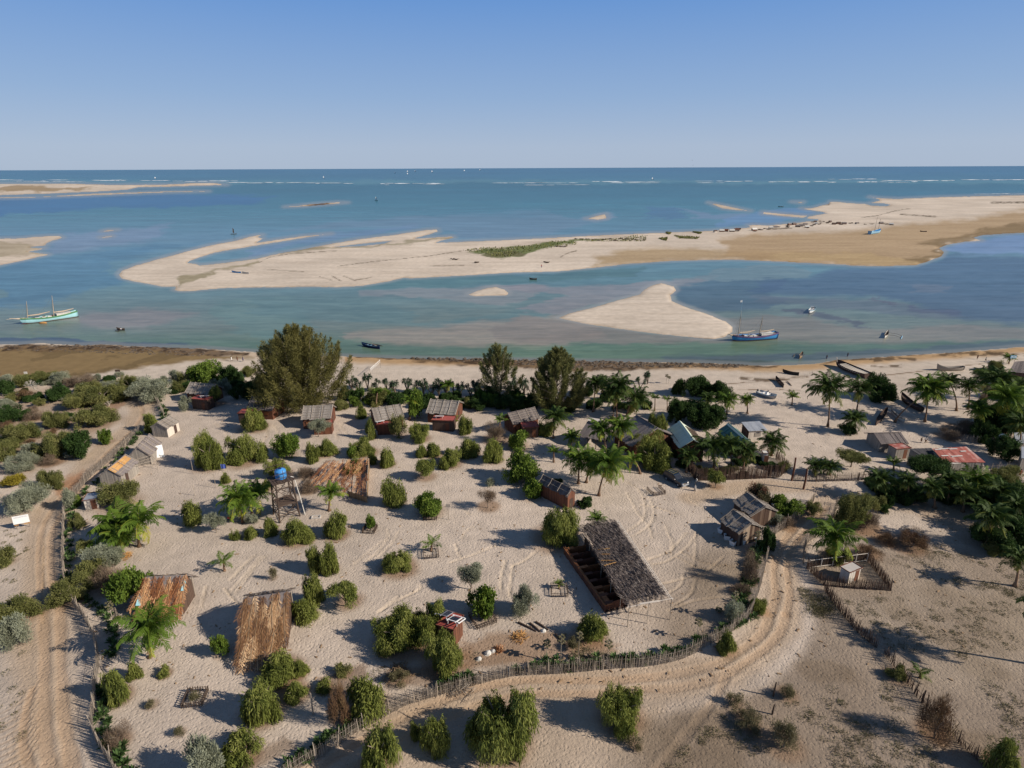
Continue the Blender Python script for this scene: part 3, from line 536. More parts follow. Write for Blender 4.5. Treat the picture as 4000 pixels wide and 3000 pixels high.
# ------------------------------------------------------------------ plants: (kind, base x, base y, top y, half width) in photo pixels, and where each stands
# kinds: p weeping olive-green, o dull olive, b bright broadleaf, d dark broadleaf, s silver-grey, x dry brown, r red-brown, y yellow, f flowering, w low weeds, a flat-topped acacia
PL = [
('d',18,1538,1487,27,'at the left frame edge above the wooden rail'),('o',94,1509,1458,47,'behind the wooden rail at far left'),('s',10,1495,1469,32,'touching the left frame edge beside the brown flat'),
('o',192,1488,1448,36,'behind the bare pale tree'),('s',231,1498,1446,33,'right of the bare pale tree'),('x',275,1509,1469,33,'purplish, in the left beachside scrub'),('x',336,1505,1466,47,'broad, below the white beach sign'),
('d',427,1487,1462,22,'small and round beside the white beach sign'),('s',441,1516,1484,33,'where the sandy lane turns behind the beach scrub'),('s',466,1470,1451,18,'under the dark beach sign'),('d',217,1567,1502,47,'just right of the wooden rail'),
('o',391,1581,1505,72,'widest, filling the inside of the lane bend'),('o',289,1596,1538,54,'between the dark round bush and the lane bend'),('o',369,1661,1571,69,'at the lane edge below the bend'),('o',224,1665,1596,47,'pale, in the middle of the left scrub'),
('d',40,1647,1589,58,'at the left frame edge in the middle scrub'),('s',22,1596,1554,40,'yellowish, at the left frame edge below the rail'),('x',130,1639,1600,36,'between two dark round bushes at left'),('r',98,1560,1520,29,'in front of the wooden rail'),('o',156,1585,1556,22,'small, beside the dark round bush by the rail'),
('o',87,1712,1652,65,'long and low in the left scrub'),('r',25,1686,1648,33,'at the left frame edge'),('o',203,1780,1686,61,'left half of the big clump beside the lane'),('d',304,1784,1686,61,'right half of the big clump beside the lane'),
('b',412,1730,1677,25,'alone on the sandy verge of the left lane'),('s',87,1835,1766,58,'below the left scrub, beside straw'),('o',18,1798,1722,33,'at the left frame edge above the sandy strip'),('x',195,1813,1777,33,'straw coloured, at the foot of the big lane clump'),
('o',203,1903,1824,51,'dark and round on the lane verge opposite the orange hut'),('y',47,1893,1856,40,'at the left frame edge'),('s',94,1993,1888,72,'big, above the white notice board'),('s',266,1984,1910,33,'beside the stick fence above the notice board'),
('o',450,1980,1879,72,'right of the small grey iron hut'),('s',590,1552,1473,83,'spreading over the bushy fence near the beach'),('o',502,1531,1462,36,'left of the spreading silver tree'),('p',586,1683,1609,36,'behind the boarded hut by the lane'),
('s',723,1600,1547,22,'left of the first red topped wash house'),('p',845,1581,1502,24,'tall, at the right end of the first bungalow'),('s',879,1538,1484,26,'behind the first bungalow'),('b',808,1495,1410,61,'largest behind the first bungalow'),
('d',903,1498,1422,43,'right of the big broadleaf behind the first bungalow'),('d',1015,1545,1458,61,'in the shade left of the great casuarina'),('d',946,1555,1495,43,'between first and second bungalow'),('o',975,1458,1433,33,'on the beach edge left of the great casuarina'),
('o',733,1495,1444,33,'left of the big broadleaf by the beach'),('s',745,1500,1472,22,'under the olive bush by the beach'),('p',989,1679,1585,47,'over the second red topped wash house'),('s',1245,1706,1628,43,'umbrella shaped in front of the third bungalow'),
('p',812,1827,1697,61,'leftmost of the yard row, by the goal posts'),('b',806,1760,1699,25,'behind the leftmost yard bush'),('p',953,1806,1686,69,'second of the yard row from the left'),('b',1116,1788,1692,47,'bright green and round in the yard row'),
('p',1214,1802,1719,27,'below the third bungalow, left of a pair'),('p',1271,1777,1712,38,'below the third bungalow, right of a pair'),('p',1416,1777,1708,45,'above the collapsed palm arbour'),('b',1380,1788,1744,21,'small, at the back edge of the arbour'),
('p',1456,1809,1762,20,'small, at the right edge of the arbour'),('p',881,1885,1842,16,'tiny, under the blue cloth'),('p',1090,1863,1780,54,'behind the blue water tank'),('x',1192,1863,1817,40,'between the water tank and the arbour'),
('x',1206,1925,1871,36,'right of the water tower legs'),('p',1040,1914,1867,25,'left of the water tank'),('p',1380,1842,1791,43,'growing over the palm arbour'),('p',1409,1632,1567,25,'left of the fourth bungalow'),
('o',1465,1578,1513,43,'behind the fourth bungalow'),('p',1447,1712,1628,24,'narrow, at the left end of the fourth bungalow'),('o',1556,1708,1625,33,'in front of the fourth bungalow'),('b',1628,1632,1531,36,'tall, between fourth and fifth bungalow'),
('p',1642,1722,1645,42,'round, left of the fifth bungalow'),('p',1812,1690,1614,27,'at the right end of the fifth bungalow'),('p',1646,1780,1733,25,'left of a clump of four'),('p',1693,1777,1726,31,'back of a clump of four'),
('p',1754,1817,1741,47,'right and largest of a clump of four'),('p',1657,1871,1784,40,'front of a clump of four, with a thin leaning trunk'),('p',1830,1780,1704,40,'left of the pair below the sixth bungalow'),('p',1924,1802,1708,40,'right of the pair below the sixth bungalow'),
('x',1935,1722,1647,43,'grey, left of the sixth bungalow'),('b',2026,1751,1679,40,'in front of the sixth bungalow'),('b',2040,1885,1759,65,'largest broadleaf in the middle of the yard'),('b',2076,1943,1867,40,'at the left end of the long plank house'),
('p',1508,1820,1744,33,'right of the arbour corner'),('p',1534,1969,1861,43,'below the arbour on open sand'),('b',1680,2010,1915,54,'in a picket square in the middle of the yard'),('s',1912,1897,1866,18,'small, below the largest broadleaf'),
('x',1906,1984,1904,33,'feathery, alone on open sand'),('p',2190,2121,1962,83,'at the top left corner of the long thatched shed'),('p',1550,2226,2137,66,'low and round in the middle of the yard'),('s',1839,2302,2199,49,'ball shaped on a thin stem'),
('b',1885,2411,2288,60,'in a picket square below the silver ball tree'),('s',2051,2396,2298,45,'round, down to the sand, left of the long shed'),('p',1560,2530,2370,100,'left of the solar hut'),('p',1662,2490,2345,72,'behind the solar hut'),('p',1745,2614,2450,80,'in front of the solar hut'),
('p',2309,2498,2392,60,'below the front end of the long shed'),('p',1286,2230,2110,40,'right of two tall ones in the yard middle'),('p',1228,2226,2128,32,'left of two tall ones in the yard middle'),('p',1224,2356,2226,40,'drooping, above the tan palm roof'),('p',1188,2421,2335,54,'at the right edge of the tan palm roof'),
('p',1350,2367,2262,56,'on a bent trunk, alone right of the tan palm roof'),('w',1065,2262,2219,16,'a yellowish tuft alone on sand'),('p',747,2042,1953,42,'left of the double coconut palms'),('s',845,2081,2002,31,'left of the bench under the coconut palms'),('s',989,2045,2002,27,'below the double coconut palms'),
('p',921,2103,2063,18,'smallest of the row below the coconut palms'),('p',975,2103,2053,31,'below the small silver bush'),('p',1058,2085,2020,27,'in front of the water tower'),('p',1145,2121,2024,56,'below the water tower'),('p',1195,2118,2067,29,'low, right of the bush below the water tower'),
('p',1311,2096,1998,43,'below the lone young coconut palm'),('b',1445,2063,2012,23,'small, in a picket square'),('p',1090,2655,2530,75,'at the front corner of the tan palm roof'),('p',1165,2640,2575,33,'small, right of the tan roof corner'),
('p',1010,2816,2653,75,'large, below the tan palm roof'),('p',1150,2725,2660,54,'beside the lone post'),('p',930,2980,2845,80,'near the bottom frame edge'),('s',790,3040,2880,80,'cut by the bottom frame edge'),('b',862,2560,2487,32,'in the shade left of the tan palm roof'),
('r',1320,2815,2680,45,'dry, left of the fence bush'),('p',1430,2785,2640,80,'pale, against the bottom stick fence'),('p',1480,3005,2820,75,'outside the bottom fence, cut by the frame'),('p',1700,2930,2800,50,'outside the fence, left of the biggest bush'),
('p',1622,2880,2812,26,'smallest outside the bottom fence'),('p',1954,2935,2675,130,'biggest, outside the bottom fence'),('p',2436,2838,2667,90,'outside the fence, right of the biggest bush'),('p',2840,2545,2455,45,'growing against the bend of the fence'),
('w',2483,2925,2880,28,'dead looking, on open sand near the bottom'),('w',2920,2830,2785,45,'in the scrub below the road bend'),('w',3080,2725,2680,38,'beside a thin post below the road'),('w',3070,2930,2820,62,'largest weed patch near the bottom'),('w',2870,2750,2720,30,'left weed patch below the road'),('w',2950,2875,2840,24,'small weed patch near the bottom'),
('r',3670,2885,2744,62,'grown through the lower right fence'),('o',3507,2655,2600,35,'at the top of the lower right fence'),('p',3925,3010,2874,62,'dark, in the bottom right corner'),
('o',275,2345,2255,76,'hanging over the left stick fence'),('s',401,2204,2128,80,'wide, below the left coconut palms'),('o',344,2262,2190,60,'between the silver bush and the fence'),('x',434,2300,2197,62,'thorny, below the wide silver bush'),
('b',514,2356,2208,72,'behind the rusty palm roof'),('o',10,2204,2132,40,'at the left frame edge above the road bend'),('o',54,2414,2320,80,'wide, at the left frame edge beside the road'),('s',25,2527,2414,55,'at the left frame edge below the wide olive bush'),
('p',445,2736,2613,50,'inside the left fence below the palm'),('p',517,2646,2584,25,'small, right of the one inside the left fence'),('x',456,2913,2827,45,'thin and pale inside the lower left fence'),
('p',2570,1738,1612,42,'left of the pale green iron roof'),('p',2556,1830,1700,78,'large, beside the black car'),('d',2708,1654,1567,75,'behind the pale green iron roof'),('d',2744,1545,1466,62,'biggest dark crown by the beach right of the palms'),('d',2657,1540,1480,28,'small, left of the big dark beach tree'),
('p',2795,1905,1830,35,'leaning, in front of the reed fence'),('f',2975,1984,1886,55,'behind the twin store huts'),('b',3080,2016,1933,63,'dense, right of the twin store huts'),('s',3020,2047,2003,35,'below the dense green bush'),('x',3078,2062,2015,30,'against the lane fence'),
('d',3000,2150,2065,28,'narrow, between store hut and lane fence'),('x',2935,2275,2165,42,'against the fence left of the road'),('o',3335,2062,1925,62,'right of the lane gate'),('x',3385,2068,1990,50,'below the grey bush right of the lane'),
('r',3570,2147,2065,60,'in the middle of the right plot'),('r',3468,2122,2085,32,'small, in the right plot'),('a',3330,1822,1762,62,'low yellow-green on open sand'),('a',3645,1883,1800,85,'dark, in front of the red iron roof'),
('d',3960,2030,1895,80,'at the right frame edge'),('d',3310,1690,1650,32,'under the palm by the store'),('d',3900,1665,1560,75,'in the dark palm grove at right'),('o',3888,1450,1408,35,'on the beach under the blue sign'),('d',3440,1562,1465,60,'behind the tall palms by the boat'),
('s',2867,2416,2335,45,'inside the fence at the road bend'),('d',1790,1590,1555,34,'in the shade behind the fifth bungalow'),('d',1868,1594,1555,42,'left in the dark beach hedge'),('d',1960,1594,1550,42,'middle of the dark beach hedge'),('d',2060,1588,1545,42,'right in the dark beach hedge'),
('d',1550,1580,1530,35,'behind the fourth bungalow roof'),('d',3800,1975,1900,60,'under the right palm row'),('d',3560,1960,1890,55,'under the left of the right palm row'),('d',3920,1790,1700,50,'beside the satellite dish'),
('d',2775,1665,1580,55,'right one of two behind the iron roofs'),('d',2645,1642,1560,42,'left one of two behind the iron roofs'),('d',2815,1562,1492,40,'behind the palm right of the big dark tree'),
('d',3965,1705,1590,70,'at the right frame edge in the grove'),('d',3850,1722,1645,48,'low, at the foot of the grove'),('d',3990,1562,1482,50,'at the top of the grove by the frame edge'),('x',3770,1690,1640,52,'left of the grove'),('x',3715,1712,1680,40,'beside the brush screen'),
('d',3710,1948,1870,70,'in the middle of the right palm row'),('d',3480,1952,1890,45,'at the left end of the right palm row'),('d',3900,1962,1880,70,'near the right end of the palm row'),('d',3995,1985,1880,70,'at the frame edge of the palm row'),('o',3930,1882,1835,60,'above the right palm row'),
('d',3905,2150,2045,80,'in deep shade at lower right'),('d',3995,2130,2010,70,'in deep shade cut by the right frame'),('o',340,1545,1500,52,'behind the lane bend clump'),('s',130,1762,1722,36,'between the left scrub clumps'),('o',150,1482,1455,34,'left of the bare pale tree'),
('o',55,1565,1528,34,'below the rail at far left'),('o',475,1562,1508,42,'at the bend where lane meets scrub'),('s',385,1528,1492,30,'above the lane bend clump'),('o',30,1760,1712,48,'in a pair at the left frame edge'),('x',265,1735,1700,38,'left of the big lane clump'),
('o',300,2060,2000,30,'small, inside the left fence at the iron hut'),('o',330,2160,2105,34,'inside the left fence below the palms'),('b',300,1975,1935,24,'small, behind the iron hut'),('p',360,2290,2240,34,'crowded between fence and thorn bush'),
('d',1640,1592,1552,34,'behind the hedge left of the fifth bungalow'),('d',1500,1560,1520,30,'at the beach edge behind the fourth bungalow'),('d',1385,1562,1520,32,'beside the great casuarina roots'),('o',1330,1600,1560,30,'right of the great casuarina'),
('p',2130,1700,1640,34,'right of the sixth bungalow in the palm shade'),('d',2240,1590,1545,38,'right of the dense casuarina'),('d',2320,1590,1552,32,'under the slim palm by the hedge'),('d',2150,1590,1550,34,'below the dense casuarina'),
('p',2500,1770,1690,40,'between the big palm roof and the bush by the car'),('d',2180,1905,1868,26,'low, behind the long plank house'),('d',2290,1975,1945,30,'low, at the foot of the front palm cluster'),('d',2020,1600,1560,30,'between the dark hedge bushes'),
('o',3060,1842,1800,30,'outside the reed fence corner'),('o',3180,2010,1960,30,'beside the lane gate'),('o',3270,2190,2140,45,'low, under the palm by the enclosure'),('r',3400,2170,2135,40,'low, above the enclosure'),
('p',2960,2385,2330,36,'against the fence below the road bend start'),('x',2890,2320,2270,34,'dry, inside the right fence'),('p',1265,2700,2655,32,'small, near the lone post'),('o',1340,2640,2600,30,'faded, above the bottom fence'),
('p',640,2640,2600,24,'tiny, alone in the lower left yard'),('w',590,2760,2730,22,'small tuft on the lower left sand'),('w',700,2870,2840,24,'tuft near the bottom left'),('w',1560,2660,2625,40,'behind the fence bend in the litter'),('w',2240,2530,2495,32,'by the logs'),
]
SPEC = {'p': ('weeping_bush', 'olive green weeping bush', 'bush'), 'o': ('olive_bush', 'dull olive thorny bush', 'bush'), 'b': ('broadleaf_tree', 'bright green broadleaf tree', 'tree'), 'd': ('dark_tree', 'dark green dense tree', 'tree'),
        's': ('silver_bush', 'silver grey bush', 'bush'), 'x': ('dry_bush', 'dry brown twiggy bush', 'bush'), 'r': ('dry_bush', 'red brown dry bush', 'bush'), 'y': ('yellow_bush', 'yellow green bush', 'bush'),
        'f': ('flowering_bush', 'grey green bush with red flowers', 'bush'), 'w': ('weed_patch', 'low weedy bush', 'weeds'), 'a': ('acacia_tree', 'flat topped acacia', 'tree')}
# fallen leaves on the sand under the bushes
for kd, x, y, ty, hw, _t in PL:
    if kd in 'poxrbw':
        g = G(x, y); rw = hw * depth(g) / F
        m = (np.abs(X - g.x) < rw * 3) & (np.abs(Y - g.y) < rw * 3)
        if m.any():
            d = np.hypot(X[m] - g.x, Y[m] - g.y - rw * .4) / rw + (f1[m] - .5) * 1.3
            w = ((1 - sstep(.7, 1.55, d)) * (.68 if kd in 'pxr' else .4))[:, None]
            C[m] = C[m] * (1 - w) + np.array(srgb(140, 106, 76)) * w
# heights: above water where there is land, below it elsewhere; small humps on the village sand
land = np.maximum(sd / 2.0, sm / 1.6)
Z = np.where(land > 0, WZ + .02 + np.minimum(land / 9.0, 1) * (0 - WZ - .02), WZ - .04 - np.minimum(-land * .03, 1.2))
bumpy = sstep(1440, 1600, py)
Z = Z + bumpy * ((f2 - .5) * .07 + (f1 - .5) * .10) + Zd * bumpy
edge = (land > 0) & (py < 1330)
wetk = np.where(edge, 1 - sstep(.3, 5, land + (f1 - .5) * 3), 0)[..., None]; C = C * (1 - wetk * np.array([.20, .27, .36]))
ar_ = np.where(py > 1440, .85, .14) + rk * .5
C = np.clip(C, .01, .85) * .79
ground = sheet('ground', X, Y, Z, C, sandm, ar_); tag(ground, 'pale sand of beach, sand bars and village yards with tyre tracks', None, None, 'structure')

# ------------------------------------------------------------------ foliage prototypes (unit radius, unit height)
def leafquads(P, D, Wd, ln, wd):
    """P points, D long axes, Wd width axes -> rhombic leaves"""
    ln = ln[:, None]; wd = wd[:, None]
    return np.stack([P, P + D * ln * .5 + Wd * wd * .5, P + D * ln, P + D * ln * .5 - Wd * wd * .5], 1)
def unit(v): return v / (np.linalg.norm(v, axis=1, keepdims=True) + 1e-9)
def crown(rs, nclump, nleaf, ln, wd, droop, shape='round', base=.12, csz=.3, spiky=0.0):
    nl_ = 4 + nclump // 14; lobes = []
    for k in range(nl_):
        a = k * 6.283 / nl_ * 1.618 + rs.rand(); r = rs.uniform(.25, .70) if k else 0
        lobes.append((math.cos(a) * r, math.sin(a) * r, rs.uniform(.22, .68) if k else .6, rs.uniform(.20, .42)))
    cs_ = []
    while len(cs_) < nclump:
        lb = lobes[rs.randint(nl_)]; d = rs.normal(size=3); d /= np.linalg.norm(d); d *= rs.uniform(.5, 1.12) * lb[3]
        p = np.array([lb[0] + d[0], lb[1] + d[1], lb[2] + d[2] * .95])
        if np.hypot(p[0], p[1]) > 1.08 - csz * .5: continue
        if shape == 'flat': p[2] = .72 + d[2] * .35
        else: p[2] = (1 - csz * rs.uniform(.3, 1.0)) if p[2] > 1 - csz * .5 else (base + csz * rs.uniform(.25, .8) if p[2] < base + csz * .4 else p[2])
        cs_.append(p)
    V = []; T = []
    for c in cs_:
        zf = rs.uniform(.45, 1.25); k = max(8, int(nleaf / nclump * zf * 1.15)); sz = csz * zf
        q = unit(rs.normal(size=(k, 3))) * (rs.rand(k, 1) ** .45) * sz; q[:, 2] *= .8
        if droop > 0: q[:, 2] -= droop * (q[:, 0] ** 2 + q[:, 1] ** 2) / sz * .9
        P = c + q; P[:, 2] = np.maximum(P[:, 2], .01)
        out = unit(q + rs.normal(size=(k, 3)) * sz * .5 + np.array([0, 0, .25 * sz]))
        D = unit(out * (1 - droop) + np.array([0, 0, -1.0]) * droop + rs.normal(size=(k, 3)) * .25 + spiky * np.array([0, 0, 1.0]))
        W_ = unit(np.cross(D, rs.normal(size=(k, 3))))
        V.append(leafquads(P, D, W_, ln * rs.uniform(.6, 1.4, k), wd * rs.uniform(.7, 1.3, k)))
        T.append(np.clip(rs.uniform(0, 1) ** 1.1 * .75 + rs.rand(k) * .3 - .02 + .18 * (c[2] - .5), 0, 1))
    return np.concatenate(V), np.concatenate(T)
PROT = {}
def proto(kd, cls, i):
    key = (kd, cls, i)
    if key in PROT: return PROT[key]
    rs = np.random.RandomState(abs(hash((kd, cls, i))) % 9999 if False else (ord(kd) * 37 + cls * 11 + i * 101))
    nl = (2300, 8000, 21000)[cls]; nc = (18, 42, 90)[cls]; q = (.135, .083, .052)[cls]; cz = (.42, .30, .22)[cls]
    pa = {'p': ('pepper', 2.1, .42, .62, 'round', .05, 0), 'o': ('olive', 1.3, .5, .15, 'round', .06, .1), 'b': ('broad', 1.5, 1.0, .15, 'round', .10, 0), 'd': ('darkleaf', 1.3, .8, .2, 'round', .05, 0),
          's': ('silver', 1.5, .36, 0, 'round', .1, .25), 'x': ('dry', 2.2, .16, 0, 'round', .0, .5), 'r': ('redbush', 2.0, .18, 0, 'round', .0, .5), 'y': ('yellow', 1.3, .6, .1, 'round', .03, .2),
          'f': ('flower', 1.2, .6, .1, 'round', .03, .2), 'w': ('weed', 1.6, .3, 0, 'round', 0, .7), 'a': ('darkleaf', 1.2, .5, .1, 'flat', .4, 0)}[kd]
    mname, lf, wf, dr, shp, base, spk = pa
    V, T = crown(rs, nc, int(nl * (.55 if kd in 'xrw' else .55 if kd == 'b' else 1)), q * lf, q * wf, dr, shp, base, cz, spk)
    PROT[key] = quads_mesh('foliage', V, T, M[mname]); return PROT[key]
def stem_mesh(key, lean, rs):
    mb = MB(); rr = .035
    mb.tube([(0, 0, 0), (lean * .3, 0, .18), (lean * .6, .02, .4), (0, 0, .72)], [rr * 1.5, rr * 1.1, rr * .9, rr * .4], 6)
    for k in range(5):
        a = k * 1.257 + rs.rand(); z0 = rs.uniform(.12, .4); rr2 = rs.uniform(.4, .75)
        mb.tube([(lean * z0, 0, z0), (math.cos(a) * rr2 * .5, math.sin(a) * rr2 * .5, z0 + .25), (math.cos(a) * rr2, math.sin(a) * rr2, z0 + .42)], [rr * .8, rr * .55, rr * .2], 5)
    o = mb.build('trunk', M['bark']); me = o.data; bpy.data.objects.remove(o); return me
STEMS = [stem_mesh(i, l, np.random.RandomState(i)) for i, l in enumerate((0, .25, -.25))]
rp = random.Random(11)
HANG = {1245, 1839, 1350, 1657, 1906, 2795, 845}           # trees that show a bare stem under the crown
for n, (kd, x, y, ty, hw, txt) in enumerate(PL):
    g = G(x, y); dp = depth(g); k = F / dp; rw = hw / k * 1.15
    dep = math.atan2(H, g.y); sn, cn = math.sin(dep), math.cos(dep); hang = x in HANG
    E = (y - ty) * (.72 if hang else 1.04) / k
    hc = 2 * math.sqrt(max((E / 2) ** 2 - (rw * .8 * sn) ** 2, (.42 * rw) ** 2)) / cn
    if hang: h = max(height_at((x, y), ty + (y - ty) * .36) + hc / 2, hc * 1.1); zb = h - hc
    else: h = hc; zb = 0; g = G(x, (y + ty) / 2 + 1, h / 2); g.z = 0
    cls = 0 if rw < 1.1 else (1 if rw < 2.6 else 2)
    nm, adj, cat = SPEC[kd]
    t = thing(nm, (adj + ' ' + txt), cat, g, rp.uniform(0, 6.28))
    me = proto(kd, cls, rp.randrange(6))
    if kd == 'a' and x == 3330: me = me.copy(); me.materials[0] = M['olive']
    link(me, 'foliage', t, (0, 0, zb), 0, (rw, rw * rp.uniform(.85, 1.0), hc))
    link(rp.choice(STEMS), 'trunk', t, (0, 0, -.03), 0, (rw * .9, rw * .9, h * .95))

# thicket bushes nobody could tell apart, along the beach belt and under the right palm grove
def thicket(pts, label, grp, kinds, r0, r1, h0, h1):
    for x, y in pts:
        kd = rp.choice(kinds); g = G(x, y)
        if line_d(np.array([g.x]), np.array([g.y]), wline(ROADS[0][0]), 6)[0] < 4.2 or line_d(np.array([g.x]), np.array([g.y]), wline(ROADS[1][0]), 6)[0] < 3: continue
        r = rp.uniform(r0, r1); t = thing('thicket_bush', label, 'bush', g, rp.uniform(0, 6.28), grp)
        link(proto(kd, 1 if r < 2.2 else 2, rp.randrange(6)), 'foliage', t, (0, 0, 0), 0, (r, r * rp.uniform(.8, 1), rp.uniform(h0, h1))); link(rp.choice(STEMS), 'trunk', t, (0, 0, 0), 0, (r * .8, r * .8, h0))
thicket([(x + rp.uniform(-14, 14), rp.uniform(1556, 1598)) for x in range(1330, 2120, 27)], 'dark thicket bush in the beach belt behind the bungalows', 'thicket in the beach belt', 'ddob', 1.5, 2.6, 2.0, 3.4)
thicket([(x + rp.uniform(-14, 14), rp.uniform(1462, 1535)) for x in range(690, 1060, 24)], 'dark thicket bush on the beach edge left of the great casuarina', 'thicket left of the casuarina', 'ddoos', 1.5, 2.8, 1.8, 3.2)
thicket([(x + rp.uniform(-12, 12), rp.uniform(1540, 1612)) for x in range(2220, 2560, 34)], 'dark thicket bush among the beachside coconut palms', 'thicket among the beachside palms', 'ddo', 1.2, 2.2, 1.6, 2.8)
thicket([(x + rp.uniform(-12, 12), rp.uniform(1470, 1570)) for x in range(-20, 700, 26)], 'low scrub bush in the band above the left lane and below the brown flat', 'scrub band at left', 'oosdx', 1.3, 2.6, 1.2, 2.4)
thicket([(x + rp.uniform(-20, 20), rp.uniform(1600, 1850)) for x in range(-30, 330, 17)], 'low scrub bush in the left field beside the sandy lane', 'scrub in the left field', 'ooxsrd', .9, 2.0, .8, 1.7)
thicket([(rp.uniform(3800, 4030), rp.uniform(1500, 1760)) for _ in range(22)], 'dark undergrowth bush in the right palm grove', 'undergrowth in the right grove', 'dddx', 1.4, 2.6, 1.5, 3.2)
thicket([(rp.uniform(3400, 4030), rp.uniform(1895, 1990)) for _ in range(24)] + [(rp.uniform(3780, 4030), rp.uniform(2020, 2190)) for _ in range(6)], 'dark undergrowth bush along the row of palms below the red roofs', 'undergrowth below the red roofs', 'dddo', 1.2, 2.3, 1.2, 2.8)
thicket([(rp.uniform(2740, 3030), rp.uniform(1800, 1862)) for _ in range(9)] + [(rp.uniform(2600, 2720), rp.uniform(1770, 1860)) for _ in range(5)], 'dark undergrowth bush inside the reed fence under the palms', 'undergrowth inside the reed fence', 'ddo', .9, 1.6, .9, 1.8)
thicket([(3025 + rp.uniform(-22, 10) - 40 * k / 10, 2120 + 26 * k) for k in range(11)], 'tangled bush inside the fence along the right road', 'tangle along the right road', 'odxp', .9, 1.5, 1.0, 2.0)
# ------------------------------------------------------------------ casuarinas by the beach
def casuarina(x, y, ty, hw, txt, npl, seed, thin, mm='pine'):
    rs = np.random.RandomState(seed); g = G(x, y); h = height_at((x, y), ty); R = hw * depth(g) / F; g = G(x, y - 8); h = h * .93
    t = thing('casuarina_tree', txt, 'tree', g)
    dep = math.atan2(H, g.y); V = []; T = []; tr = MB()
    for q in range(5 if thin else 3):
        a = q * 2.1; tr.tube([(math.cos(a) * .3, math.sin(a) * .3, 0), (math.cos(a) * R * .2, math.sin(a) * R * .2, h * .45), (math.cos(a) * R * .3, math.sin(a) * R * .3, h * .85)], [.22, .16, .05], 7)
    for k in range(npl):
        a = k * 2.399 + rs.uniform(-.4, .4); u = (k + .5) / npl; zt = h * (.16 + .84 * u ** .8)
        prof = np.interp(zt / h, [0, .16, .4, .62, .85, 1.0], [.5, .72, .98, .92, .62, .12]) * (1 + .13 * math.sin(a * 3 + seed)); Ld = R * prof * rs.uniform(.72, 1.05) * (rs.uniform(.3, 1) if rs.rand() < .3 else 1)
        tip = np.array([math.cos(a) * Ld, math.sin(a) * Ld, zt]); ux = np.array([math.cos(a), math.sin(a), 0])
        pl = R * rs.uniform(.42, .72); dirn = ux * rs.uniform(.45, .8) * (1 - .6 * u) + np.array([0, 0, rs.uniform(.75, 1.1)]); dirn /= np.linalg.norm(dirn); st = tip - dirn * pl; st[2] = max(st[2], .4)
        n_ = 240 if thin else 420; w_ = rs.rand(n_); P = st + (tip - st) * w_[:, None]
        wdt = R * .13 * (np.sin(np.clip(w_ * .9 + .12, 0, 1) * 3.1416) * .9 + .1); P = P + rs.normal(size=(n_, 3)) * wdt[:, None] * .42
        D = unit(dirn[None] * .9 + rs.normal(size=(n_, 3)) * .42)
        V.append(leafquads(P, D, unit(np.cross(D, rs.normal(size=(n_, 3)))), rs.uniform(.4, .95, n_), rs.uniform(.07, .14, n_)))
        T.append(np.clip(rs.uniform(.0, .7) + rs.rand(n_) * .15 + .2 * w_ - .1, 0, 1))
        if k % 3 == 0: tr.tube([(0, 0, max(.5, st[2] * .6)), tuple(st), tuple((st + tip) / 2)], [.11, .06, .02], 5)
    tr.build('trunk', M['bark'], t); link(quads_mesh('foliage', np.concatenate(V), np.concatenate(T), M[mm]), 'foliage', t)
casuarina(1185, 1592, 1250, 192, 'great brown green casuarina with plumed crown at the top of the beach', 215, 1, False)
casuarina(1945, 1560, 1335, 88, 'open casuarina with several slim trunks showing the beach behind', 62, 2, True, 'pinegreen')
casuarina(2172, 1612, 1345, 112, 'dense brown casuarina right of the open one, beside the coconut palms', 105, 3, False, 'pinegreen')

